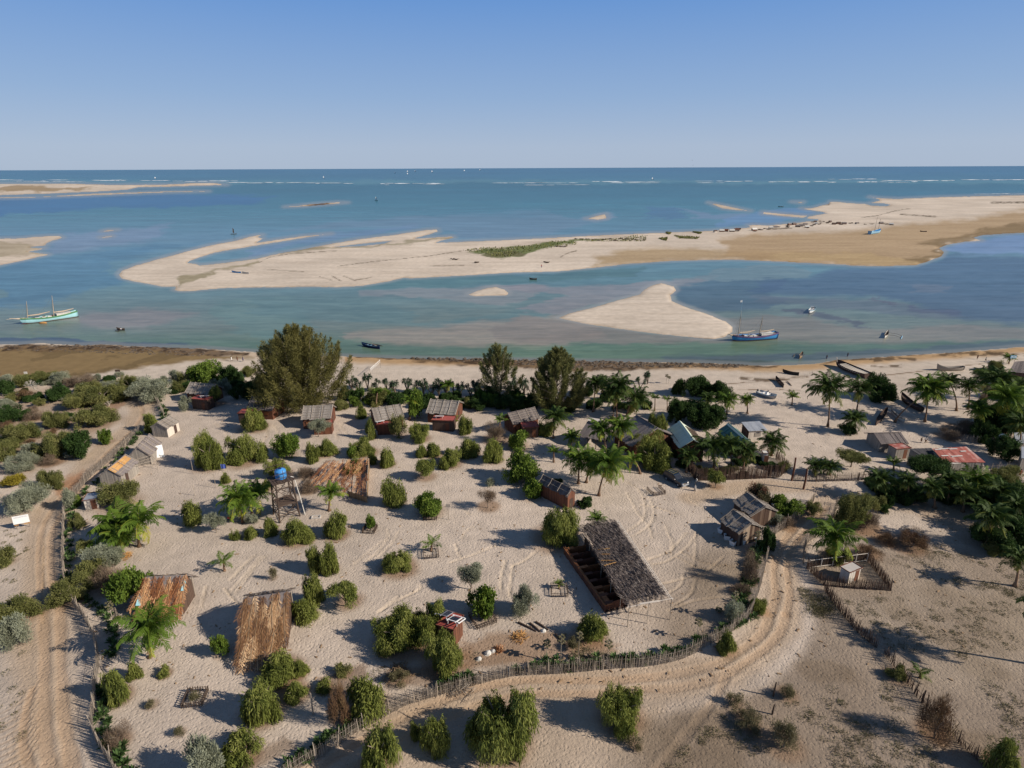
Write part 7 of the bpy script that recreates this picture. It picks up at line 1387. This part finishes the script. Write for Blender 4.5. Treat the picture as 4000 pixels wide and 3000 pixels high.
# small sailing canoes and sails far out
def sailcanoe(x, y, hs, ws, label, sm_, hm='dpole', z=WZ, group=None):
    g = G(x, y, z); k = depth(g) / F; L_ = max(5.0, ws * 1.6 * k); t = thing('sailing_canoe', label, 'sailing canoe', g, rb.uniform(-.4, .4), group)
    r = hull(L_, L_ * .14, L_ * .09, sheer=.3, n=9, m=5, transom=.2); m_ = MB(); shell(m_, r); m_.build('hull', M[hm], t, True); h = hs * k; w = ws * k
    m_ = MB(); m_.bar((0, 0, .2), (0, 0, h), .05 * L_ / 6); m_.build('mast', M['dpole'], t); m_ = MB()
    for a, b in ((0, 1), (1, 2), (2, 3)):
        xs = [-.5, -.15, .2, .5]; bl = [0, .12, .12, 0]; m_.quad((xs[a] * w, bl[a] * w, h * .22), (xs[b] * w, bl[b] * w, h * .22), (xs[b] * w * .8 + .1 * w, bl[b] * w, h * (.98 - .06 * b)), (xs[a] * w * .8 + .1 * w, bl[a] * w, h * (.98 - .06 * a)))
    m_.build('sail', M[sm_], t)
sailcanoe(1470, 784, 15, 9, 'canoe with white and red sail beyond the brown reef strip', 'white')
sailcanoe(913, 915, 24, 5, 'canoe with dark narrow sail off the tip of the far bar', 'dpole')
for i, (x, y, s_) in enumerate(((607, 698, 6), (1265, 696, 7), (1543, 677, 5), (1592, 672, 5), (1592, 681, 5), (1622, 671, 6), (1688, 673, 6), (1814, 669, 5), (1875, 666, 5), (2549, 701, 7))):
    sailcanoe(x, y, s_ * 1.1, s_ * .8, 'tiny white sail on the open sea ' + ('at far left beyond the long spit', 'alone right of the first one', 'left of a loose group of sails', 'upper left in the loose group', 'lowest in the loose group', 'right of the highest pair', 'right end of the loose group', 'faint, near the horizon', 'faintest, furthest right of the group', 'just before the surf gap at right')[i], 'whitesail', group='white sails near the horizon')

# ------------------------------------------------------------------ surf on the reef
m_ = MB()
def foam(x0, x1, y, th, seg=46):
    x = x0
    while x < x1:
        w = rb.uniform(20, seg * 2); yy = y + rb.uniform(-1.2, 1.2); tt = th * rb.uniform(.35, 1.1)
        if rb.random() < .9:
            n = 6; top = []; bot = []
            for i in range(n + 1):
                u = i / n; e = math.sin(u * math.pi) ** .6; a = G(x + w * u, yy - tt * e * rb.uniform(.3, .6), WZ); b = G(x + w * u, yy + tt * e * rb.uniform(.3, .6), WZ); a.z = b.z = WZ + .5; top.append(a); bot.append(b)
            for i in range(n): m_.quad(top[i], top[i + 1], bot[i + 1], bot[i])
        x += w * rb.uniform(.8, 1.08)
for x0, x1, y, th in ((-300, 50, 703, 2.2), (90, 420, 704, 1.8), (380, 590, 706, 2.6), (60, 300, 709, 1.4), (670, 900, 708, 2.4), (880, 1200, 714, 2.4), (1230, 1370, 716, 2.0), (1400, 1700, 717, 2.8), (1500, 1560, 723, 1.4), (1650, 1820, 720, 1.6), (1920, 2090, 714, 1.8), (2030, 2230, 715, 2), (2000, 2280, 722, 1.4), (2310, 2510, 710, 2.8), (2380, 2500, 714, 2), (2710, 3000, 708, 2.2), (2720, 2800, 715, 1.6), (3000, 3230, 710, 3), (3200, 3420, 700, 1.8), (3230, 3560, 711, 2.8), (3440, 3730, 706, 3), (3750, 4000, 702, 2.4), (4000, 4400, 699, 2.4), (3800, 4000, 758, 1.4)):
    foam(x0, x1, y, th * 1.0)
tag(m_.build('surf', M['foam']), 'broken white surf line along the outer reef', 'surf', None, 'stuff')

# ------------------------------------------------------------------ shacks and litter of the fishing camp on the far bar
CAMP = zp(2700, 820, 2.765, [(260, 240), (330, 235), (370, 232), (440, 235), (490, 225), (510, 220), (680, 222), (760, 220), (830, 212), (860, 200), (905, 195), (945, 188), (1045, 183), (1060, 165), (1110, 160), (1150, 185), (1190, 178), (1230, 165), (1250, 192), (1320, 160), (1350, 150), (1340, 130), (1400, 145), (1430, 130), (1470, 145), (1500, 130), (1540, 158), (1590, 152), (1650, 155), (1730, 145), (1790, 152), (1880, 158), (1950, 155), (2050, 150), (2110, 155), (2160, 160)]) + [(2440, 938), (2455, 936), (2480, 938), (2190, 965), (2205, 966), (2175, 964), (1768, 1014), (1783, 1015), (1864, 1027), (2136, 1027)]
CAMP = CAMP[:36] + CAMP[36:] + [(x + rb.uniform(-14, 14), y + rb.uniform(-5, 6)) for x, y in CAMP[2:30]] + [(x, 936 + rb.uniform(-4, 5)) for x in range(2250, 2530, 22)]
for i, (x, y) in enumerate(CAMP):
    g = G(x, y, 0); s_ = rb.uniform(2.4, 4.8) * (1 if i < 36 else .7)
    small = s_ < 3.1 or i >= 36
    t = thing('fishing_camp_hut' if not small else 'driftwood_heap', 'low brown hut of the fishing camp on the far sand bar' if not small else 'dark heap of wood and gear on the far sand bar', 'hut' if not small else 'heap', g, rb.uniform(-.5, .5), 'fishing camp huts on the far bar' if not small else 'heaps on the far bar')
    if not small:
        h = s_ * .5; m_ = MB(); m_.slab((-s_ / 2, -s_ * .3, h * .45), (s_ / 2, -s_ * .3, h * .45), (s_ / 2, 0, h), (-s_ / 2, 0, h), .15); m_.slab((-s_ / 2, s_ * .3, h * .45), (s_ / 2, s_ * .3, h * .45), (s_ / 2, 0, h + .01), (-s_ / 2, 0, h + .01), .15); m_.build('roof', M[rb.choice(['thatchdark', 'darkwood', 'thatchdark', 'redwood', 'offwhite'])], t)
        m_ = MB(); plank_wall(m_, (-s_ * .45, -s_ * .25), (s_ * .45, -s_ * .25), lambda u: h * .5, .8); plank_wall(m_, (s_ * .45, -s_ * .25), (s_ * .45, s_ * .25), lambda u: h * .5, .8); plank_wall(m_, (-s_ * .45, -s_ * .25), (-s_ * .45, s_ * .25), lambda u: h * .5, .8); m_.build('wall', M[rb.choice(['darkwood', 'greywood', 'redwood', 'palewood'])], t)
    else:
        m_ = MB()
        for k in range(9): a = rb.random() * 3.1; m_.bar((rb.uniform(-1, 1), rb.uniform(-1, 1), rb.uniform(.1, .5)), (rb.uniform(-1, 1) + math.cos(a) * 1.6, rb.uniform(-.7, .7), rb.uniform(.2, 1.0)), rb.uniform(.1, .25), 5)
        m_.build('timber', M['dpole'], t)
# reef rocks beside the beach
rs2 = random.Random(4); m_ = MB()
def rocks(poly, n, s0, s1):
    xs = [p[0] for p in poly]; ys = [p[1] for p in poly]; c = 0
    P1 = np.array([[rs2.uniform(min(xs), max(xs)), rs2.uniform(min(ys), max(ys))] for _ in range(n * 4)]); ok = poly_sd(P1[:, 0], P1[:, 1], poly) > 0
    for x, y in P1[ok][:n]:
        g = G(x, y); s_ = rs2.uniform(s0, s1); vs = []; k = 6
        for z, r in ((-.1, 1), (.45, .8), (.7, .3)):
            for i in range(k): a = i * 6.283 / k; vs.append((g.x + math.cos(a) * s_ * r * rs2.uniform(.7, 1.2), g.y + math.sin(a) * s_ * .7 * r * rs2.uniform(.7, 1.2), WZ + .1 + z * s_ * rs2.uniform(.5, .9)))
        m_.add(vs, [(j * k + i, j * k + (i + 1) % k, (j + 1) * k + (i + 1) % k, (j + 1) * k + i) for j in range(2) for i in range(k)] + [tuple(range(2 * k, 3 * k))])
rocks(zp(1400, 1350, 2.765, [(550, 128), (1500, 135), (2100, 155), (2100, 225), (1400, 190), (700, 160)]), 260, .25, .8)
rocks(zp(2100, 1350, 2.765, [(200, 155), (2100, 195), (2300, 210), (2200, 235), (1300, 235), (300, 250)]), 620, .25, .85)
rocks(zp(0, 1350, 2.765, [(0, 0), (800, -15), (1900, 25), (2212, 60), (2212, 120), (1600, 95), (700, 70), (0, 50)]), 520, .25, .75)
tag(m_.build('reef_rocks', M['rockdark']), 'rough brown reef rocks along the waterline', 'rocks', None, 'stuff')

# litter in the yards
m_ = MB(); rl_ = random.Random(77)
for _ in range(900):
    x, y = rl_.uniform(300, 3900), rl_.uniform(1640, 2700)
    g = G(x, y); s_ = rl_.uniform(.05, .16); m_.box((g.x, g.y, .05), (s_ * rl_.uniform(1, 4), s_, s_ * .5), rl_.uniform(0, 3.1))
tag(m_.build('yard_litter', M['straw']), 'small scattered twigs and husks on the village sand', 'litter', None, 'stuff')

# ------------------------------------------------------------------ people
def person(x, y, label, top='skin', legs='clothbrown', h=1.75, rz=0.0, pose='stand', z=0.0, scale=1.0, load=None):
    t = thing('person', label, 'person', G(x, y, z), rz); k = h / 1.75 * scale
    J = {}; V = []; R_ = []; E_ = []
    def v(n_, p, r): J[n_] = len(V); V.append(tuple(c * k for c in p)); R_.append(r * k)
    def e(a, b): E_.append((J[a], J[b]))
    st = {'walk': .22, 'stand': .06, 'sit': 0}[pose]; sit = pose == 'sit'; zp_ = .25 if sit else .93
    v('pelvis', (0, 0, zp_), .13); v('waist', (0, 0, zp_ + .16), .115); v('chest', (0, 0, zp_ + .38), .14); v('neck', (0, 0, zp_ + .55), .055); v('head', (0, .015, zp_ + .68), .095); v('crown', (0, .0, zp_ + .77), .085)
    for a, b in (('pelvis', 'waist'), ('waist', 'chest'), ('chest', 'neck'), ('neck', 'head'), ('head', 'crown')): e(a, b)
    for s_, n_ in ((-1, 'l'), (1, 'r')):
        v('sh' + n_, (s_ * .18, 0, zp_ + .48), .06); v('el' + n_, (s_ * .25, -.04 + s_ * st * .4, zp_ + .2), .042); v('wr' + n_, (s_ * .26, .08 + s_ * st * .6, zp_ - .04 + (.15 if sit else 0)), .03); v('pa' + n_, (s_ * .26, .11 + s_ * st * .65, zp_ - .12 + (.15 if sit else 0)), .034)
        e('chest', 'sh' + n_); e('sh' + n_, 'el' + n_); e('el' + n_, 'wr' + n_); e('wr' + n_, 'pa' + n_)
        for q in range(4): v('f%d' % q + n_, (s_ * .26 + (q - 1.5) * .02, .14 + s_ * st * .65 + .01 * (q % 2), zp_ - .20 + .012 * abs(q - 1.5) + (.15 if sit else 0)), .008); e('pa' + n_, 'f%d' % q + n_)
        v('th' + n_, (s_ * .26 - s_ * .055, .15 + s_ * st * .65, zp_ - .13 + (.15 if sit else 0)), .009); e('pa' + n_, 'th' + n_)
        v('hip' + n_, (s_ * .09, 0, zp_ - .05), .09)
        if sit: v('kn' + n_, (s_ * .14, .42, zp_ + .18), .055); v('an' + n_, (s_ * .12, .62, .08), .038); v('to' + n_, (s_ * .12, .76, .05), .03)
        else: v('kn' + n_, (s_ * .10, s_ * -st * .5 + .03, .5), .055); v('an' + n_, (s_ * .10, s_ * -st, .08), .038); v('to' + n_, (s_ * .11, s_ * -st + .16, .04), .03)
        e('pelvis', 'hip' + n_); e('hip' + n_, 'kn' + n_); e('kn' + n_, 'an' + n_); e('an' + n_, 'to' + n_)
    me = bpy.data.meshes.new('body'); me.from_pydata(V, E_, []); o = bpy.data.objects.new('body', me); COL.objects.link(o); o.parent = t; me.materials.append(M['skin'])
    md = o.modifiers.new('skin', 'SKIN'); 
    for i, s2 in enumerate(me.skin_vertices[0].data if me.skin_vertices else []): s2.radius = (R_[i], R_[i])
    if not me.skin_vertices: print('no skin verts')
    else: me.skin_vertices[0].data[0].use_root = True
    o.modifiers.new('sub', 'SUBSURF').levels = 1
    fm = MB(); hz = (zp_ + .69) * k
    for sx in (-.035, .035): fm.box((sx * k, .105 * k, hz), (.022 * k, .01, .012 * k))
    fm.box((0, .12 * k, hz - .03 * k), (.022 * k, .03 * k, .035 * k)); fm.box((0, .108 * k, hz - .065 * k), (.04 * k, .01, .01 * k)); fm.build('face', M['hair'], t)
    for sx in (-1, 1): er = MB(); er.box((sx * .1 * k, 0, hz), (.02 * k, .04 * k, .05 * k)); er.build('ear', M['skin'], t)
    hm = MB(); hm.tube([(0, -.02 * k, (zp_ + .69) * k), (0, -.015 * k, (zp_ + .79) * k), (0, 0, (zp_ + .86) * k)], [.108 * k, .1 * k, .03 * k], 10); hm.build('hair', M['hair'], t, True)
    if top != 'skin': c = MB(); c.tube([(0, 0, (zp_ + .0) * k), (0, 0, (zp_ + .2) * k), (0, 0, (zp_ + .42) * k), (0, 0, (zp_ + .53) * k)], [.16 * k, .15 * k, .19 * k, .1 * k], 12); c.build('shirt', M[top], t, True)
    c = MB(); c.tube([(0, .0, (zp_ - (.4 if not sit else .12)) * k), (0, 0, (zp_ + .06) * k)], [.2 * k, .155 * k], 12); c.build('shorts', M[legs], t, True)
    if load: c = MB(); c.box((.3 * k, .1, (zp_ - .1) * k), (.3, .18, .4)); c.build('bag', M[load], t)
    return t
person(905, 1411, 'person in white clothes walking on the beach, leftmost of three', 'white', 'white', 1.75, 1.2, 'walk', scale=.88)
person(928, 1411, 'person in brown standing on the beach, middle of three', 'clothbrown', 'clothbrown', 1.75, .2, 'stand', scale=.88)
person(950, 1412, 'person in dark blue walking on the beach, right one of three', 'clothnavy', 'clothbrown', 1.75, -1.2, 'walk', scale=.88, load='clothnavy')
person(3597, 1729, 'child in brown clothes on the village sand', 'clothbrown', 'clothbrown', 1.4, 1.5, 'stand', scale=.9)
person(3614, 1731, 'person with white top walking behind the child on the village sand', 'white', 'clothbrown', 1.75, 1.5, 'walk', scale=.9)
person(3228, 1405, 'person wading in the shallows, left of two', 'skin', 'clothnavy', 1.75, 2.0, 'stand', WZ - .3, .9)
person(3310, 1396, 'person wading in the shallows, right of two', 'skin', 'clothnavy', 1.75, 2.0, 'stand', WZ - .3, .9)
person(473, 1289, 'person paddling the dark canoe right of the turquoise ship', 'white', 'clothnavy', 1.7, 1.5, 'sit', WZ + .35, .95)
person(2115, 1047, 'lone person standing on the far bar above the islet', 'clothred', 'clothnavy', 1.75, 0, 'stand', scale=1.2)
person(3817, 1404, 'person standing on the right beach left of the blue sign', 'clothbrown', 'clothbrown', 1.75, 0, 'stand', scale=.85)
person(3849, 1413, 'tall person on the right beach just left of the small palm', 'offwhite', 'clothbrown', 1.75, 0, 'walk', scale=.85)
person(3900, 1442, 'person in red in the shade under the blue sign palm', 'clothred', 'clothbrown', 1.7, 0, 'stand', scale=.85)
person(3982, 1862, 'person in red clothes behind the spiky stick fence at right', 'clothred', 'clothred', 1.7, 0, 'stand', scale=.95)

# ------------------------------------------------------------------ the black car
p0, p1 = G(2597, 1868), G(2672, 1910); dv = (p1 - p0); c = (p0 + p1) / 2 + Vector((.3, .5, 0)); Lc = 4.75; t = thing('parked_car', 'black off-road car with roof rack parked beside the reed fence', 'car', (c.x, c.y, 0), math.atan2(dv.y, dv.x)); print('CAR', dv.length)
def loft(mb, prof, w_lo, w_hi, t_=.5):
    """side profile (x,z) clockwise -> body with tumblehome"""
    zs = [z for _, z in prof]; z0, z1 = min(zs), max(zs); L1 = [(x, -(w_lo + (w_hi - w_lo) * (z - z0) / (z1 - z0)) / 2, z) for x, z in prof]; L2 = [(x, -y, z) for x, y, z in L1]; n = len(prof)
    mb.add(L1 + L2, [tuple(range(n)), tuple(range(2 * n - 1, n - 1, -1))] + [(i, i + n, (i + 1) % n + n, (i + 1) % n) for i in range(n)], t_)
b = MB(); loft(b, [(-2.3, .45), (-2.36, .75), (-2.3, 1.12), (.85, 1.14), (2.1, 1.05), (2.32, .9), (2.36, .5), (2.2, .38), (-2.15, .38)], 1.86, 1.78); b.build('body', M['carpaint'], t)
b = MB(); loft(b, [(-2.26, 1.11), (-2.08, 1.72), (-1.9, 1.8), (.1, 1.8), (.25, 1.74), (.92, 1.13)], 1.76, 1.42); b.build('cabin', M['carpaint'], t)
b = MB(); b.quad((.93, -.78, 1.17), (.93, .78, 1.17), (.30, .66, 1.70), (.30, -.66, 1.70)); [v_ for v_ in ()]; o = b.build('windscreen', M['glass'], t); o.location = (.03, 0, .02)
for s_ in (-1, 1):
    for x0, x1 in ((-.95, -.1), (-2.0, -1.05), (-.02, .62)):
        b = MB(); hi = 1.68; b.quad((x0, s_ * .885, 1.17), (x1, s_ * .885, 1.17), (x1 - (.42 if x1 > .5 else 0), s_ * .765, hi), (x0, s_ * .765, hi)); b.build('side_window', M['glass'], t)
    b = MB(); b.box((2.36, s_ * .68, .84), (.08, .34, .2)); b.build('headlight', M['white'], t)
    b = MB(); b.box((-2.36, s_ * .78, .95), (.06, .16, .3)); b.build('tail_light', M['redsheet'], t)
    b = MB(); b.box((.72, s_ * 1.02, 1.25), (.14, .2, .15)); b.build('wing_mirror', M['chrome'], t)
    for x in (-1.42, 1.45):
        w = MB(); w.tube([(x, s_ * .72, .37), (x, s_ * .94, .37)], [.37, .37], 18); wh = w.build('wheel', M['black'], t); r = MB(); r.tube([(x, s_ * .93, .37), (x, s_ * .955, .37)], [.21, .19], 12); r.build('rim', M['iron'], wh)
b = MB(); b.box((2.38, 0, .82), (.06, .8, .24)); b.build('grille', M['chrome'], t); b = MB(); b.box((2.42, 0, .5), (.14, 1.8, .22)); b.build('bumper', M['iron'], t)
b = MB(); b.quad((-2.3, -.7, 1.2), (-2.3, .7, 1.2), (-2.12, .62, 1.66), (-2.12, -.62, 1.66)); o = b.build('rear_window', M['glass'], t); o.location = (-.03, 0, 0)
b = MB()
for x in (-1.7, -1.2, -.7, -.2): b.bar((x, -.68, 1.88), (x, .68, 1.88), .025)
for s_ in (-1, 1): b.bar((-1.8, s_ * .68, 1.9), (-.1, s_ * .68, 1.9), .03)
b.build('roof_rack', M['yellow'], t); b = MB(); b.tube([(-2.38, .1, 1.05), (-2.55, .1, 1.05)], [.34, .34], 16); b.build('spare_wheel', M['black'], t)

# ------------------------------------------------------------------ signs, bench, logs, net, birds
t = thing('notice_board', 'blank looking white notice board on two legs at the left road', 'sign', G(92, 2062), math.radians(25)); m_ = MB(); m_.box((0, 0, 1.6), (2.15, .06, 1.35), rx=-.12); m_.build('board', M['white'], t)
m_ = MB(); rt = random.Random(6)
for row, z in ((0, 2.10), (1, 1.98)):
    x = -.85
    while x < .8: w_ = rt.uniform(.05, .16); m_.box((x + w_ / 2, -.045 + (z - 1.6) * .12 - .0, z), (w_, .012, .05)); x += w_ + .05
m_.build('faint_lettering', M['iron'], t); m_ = MB(); m_.box((-.75, 0, .72), (.6, .08, .12)); m_.box((.65, 0, .72), (.8, .08, .12)); m_.build('lower_plank', M['orange'], t)
for s_ in (-.85, .85): m_ = MB(); m_.bar((s_, .08, 0), (s_, .08, 1.9), .06); m_.build('leg', M['bark'], t)
for (x, y), ty2, w_, hh, mm, txt in (((466, 1478), 1444, 1.3, .6, 'dpole', 'dark board sign on the beach edge above the left lane'), ((388, 1478), 1462, .9, .5, 'white', 'small white sign in the beachside scrub at left'), ((103, 1468), 1452, .9, .7, 'offwhite', 'tiny pale sign at the edge of the brown flat'), ((1752, 2030), 1970, .75, .55, 'greywood', 'small grey sign board on a thin stick in the yard'), ((3950, 1425), 1388, 1.9, .9, 'paleblue', 'pale blue sign board with white letters above the small beach palm')):
    g = G(x, y); h = height_at((x, y), ty2); t = thing('sign_board', txt, 'sign', g, .1); m_ = MB(); m_.box((0, 0, h - hh / 2), (w_, .06, hh)); m_.build('board', M[mm], t)
    for s_ in ((-.4, .4) if w_ > 1 else (0,)): m_ = MB(); m_.bar((s_ * w_, .05, 0), (s_ * w_, .05, h), .04); m_.build('leg', M['bark'], t)
    if mm == 'paleblue':
        m_ = MB()
        for q in (-.6, -.3, 0, .3, .6): m_.box((q, -.045, h - hh / 2), (.16, .02, .3))
        m_.build('lettering', M['white'], t)
t = thing('bench_table', 'long rough wooden table under the double coconut palms', 'table', G(900, 2028), -.05); m_ = MB(); m_.box((0, 0, .75), (4.4, .9, .07)); m_.build('top', M['greywood'], t)
for sx in (-2, 0, 2): m_ = MB(); m_.box((sx, 0, .36), (.1, .7, .72)); m_.build('leg', M['dpole'], t)
g = G(893, 2024, .8); t = thing('red_bag', 'small red bag on the table under the palms', 'bag', g); m_ = MB(); m_.tube([(0, 0, 0), (0, 0, .15), (0, 0, .3)], [.2, .22, .08], 8); m_.build('bag', M['clothred'], t, True)
for x, y, rz_, txt in ((1235, 2022, .1, 'right of the water tower'), (1195, 2062, .1, 'below the water tower')):
    t = thing('concrete_block', 'hollow pale concrete slab on the sand ' + txt, 'block', G(x, y), rz_)
    for sx, sy, a, b in ((0, -.4, 1.5, .18), (0, .4, 1.5, .18), (-.68, 0, .18, .7), (.68, 0, .18, .7)): m_ = MB(); m_.box((sx, sy, .12), (a, b, .22)); m_.build('rim', M['concrete'], t)
for i, (a, b) in enumerate((((2024, 2433), (2094, 2468)), ((2070, 2436), (2110, 2470)), ((2093, 2431), (2140, 2462)), ((2170, 2480), (2205, 2520)))):
    p, q = G(*a), G(*b); t = thing('log', 'dark fallen log on the sand ' + ('longest, left of three', 'middle of three', 'right of three', 'short, in the brush by the lower fence')[i], 'log', p); m_ = MB(); d = q - p; m_.tube([(0, 0, .12), tuple(d / 2 + Vector((.05, 0, .14))), tuple(d + Vector((0, 0, .1)))], [.13, .12, .08], 7); m_.build('stem', M['dpole'], t)
for x, y, s_, txt in ((1905, 2553, .5, 'larger, in the rubbish by the lower fence'), (1870, 2575, .4, 'smaller, in the rubbish by the lower fence'), (2122, 2466, .4, 'at the end of the logs'), (1925, 2545, .35, 'beside the larger lump')):
    t = thing('pale_rock', 'whitish lump of rubble ' + txt, 'rubble', G(x, y)); m_ = MB(); m_.tube([(0, 0, -.05), (.05, 0, s_ * .4), (0, .03, s_ * .8)], [s_, s_ * .8, s_ * .3], 7); m_.build('lump', M['offwhite'], t)
for x, y, s_, mm, txt in ((1560, 2625, 1.4, 'straw', 'of brown stalks left of the lower fence bushes'), (2028, 2490, 1.0, 'orange', 'of orange dry leaves behind the lower fence'), (1950, 2540, .6, 'frondred', 'small and rusty red behind the lower fence'), (490, 2175, .9, 'orange', 'of fallen yellow fronds under the left palms'), (1800, 2690, 1.6, 'stick', 'of grey twigs against the lower fence')):
    t = thing('brush_heap', 'heap ' + txt, 'heap', G(x, y)); m_ = MB()
    for k in range(110): a = rb.random() * 6.28; r_ = rb.random() * s_; z = (s_ - r_) * .4 * rb.random(); b_ = rb.random() * 6.28; l_ = rb.uniform(.3, .8) * s_; m_.bar((math.cos(a) * r_, math.sin(a) * r_, z), (math.cos(a) * r_ + math.cos(b_) * l_, math.sin(a) * r_ + math.sin(b_) * l_, z + rb.uniform(0, .3)), .03, 3)
    m_.build('twigs', M[mm], t)
t = thing('blue_cloth', 'blue cloth hanging on a stick in the left yard', 'cloth', G(876, 1840)); m_ = MB(); m_.bar((0, 0, 0), (0, 0, 1.5), .04); m_.build('stick', M['pole'], t); m_ = MB()
for k in range(5): m_.quad((-.5 + k * .2, .06 * math.sin(k * 2), 1.5), (-.3 + k * .2, .06 * math.sin(k * 2 + 2), 1.45), (-.3 + k * .2, .08 * math.sin(k * 2 + 2), .5), (-.5 + k * .2, .08 * math.sin(k * 2), .55))
m_.build('cloth', M['bluesheet'], t)
t = thing('volleyball_net', 'white net strung between poles on the beach right of the great casuarina', 'net', G(1448, 1473)); o = G(1448, 1473); q = G(1487, 1437) - o
for p in (Vector((0, 0, 0)), q): m_ = MB(); m_.bar(p, p + Vector((0, 0, 2.6)), .05); m_.build('pole', M['pole'], t)
m_ = MB(); 
for z in (1.7, 1.95, 2.2, 2.45): m_.bar(Vector((0, 0, z)), q + Vector((0, 0, z)), .02 if z < 2.4 else .06, 4)
for k in range(20): p = q * k / 20; m_.bar(p + Vector((0, 0, 1.7)), p + Vector((0, 0, 2.45)), .012, 3)
m_.build('mesh', M['white'], t)
for x, y, dist, txt in ((2704, 626, 300, 'upper of two flying above the horizon'), (2707, 646, 310, 'lower of two flying above the horizon'), (2925, 668, 400, 'flying low over the sea at right')):
    r = ray(x, y); p = np.array([0, 0, H]) + r / F * dist; t = thing('bird', 'dark bird ' + txt, 'bird', tuple(p), .6); m_ = MB(); m_.tube([(-.2, 0, 0), (0, 0, .02), (.22, 0, .04)], [.01, .06, .02], 6); m_.build('body', M['black'], t, True)
    for s_ in (-1, 1): m_ = MB(); m_.add([(.08, s_ * .03, .03), (-.08, s_ * .03, .03), (-.1, s_ * .3, .14), (.02, s_ * .3, .16), (-.12, s_ * .6, .06)], [(0, 1, 2, 3), (3, 2, 4)]); m_.build('wing', M['black'], t)
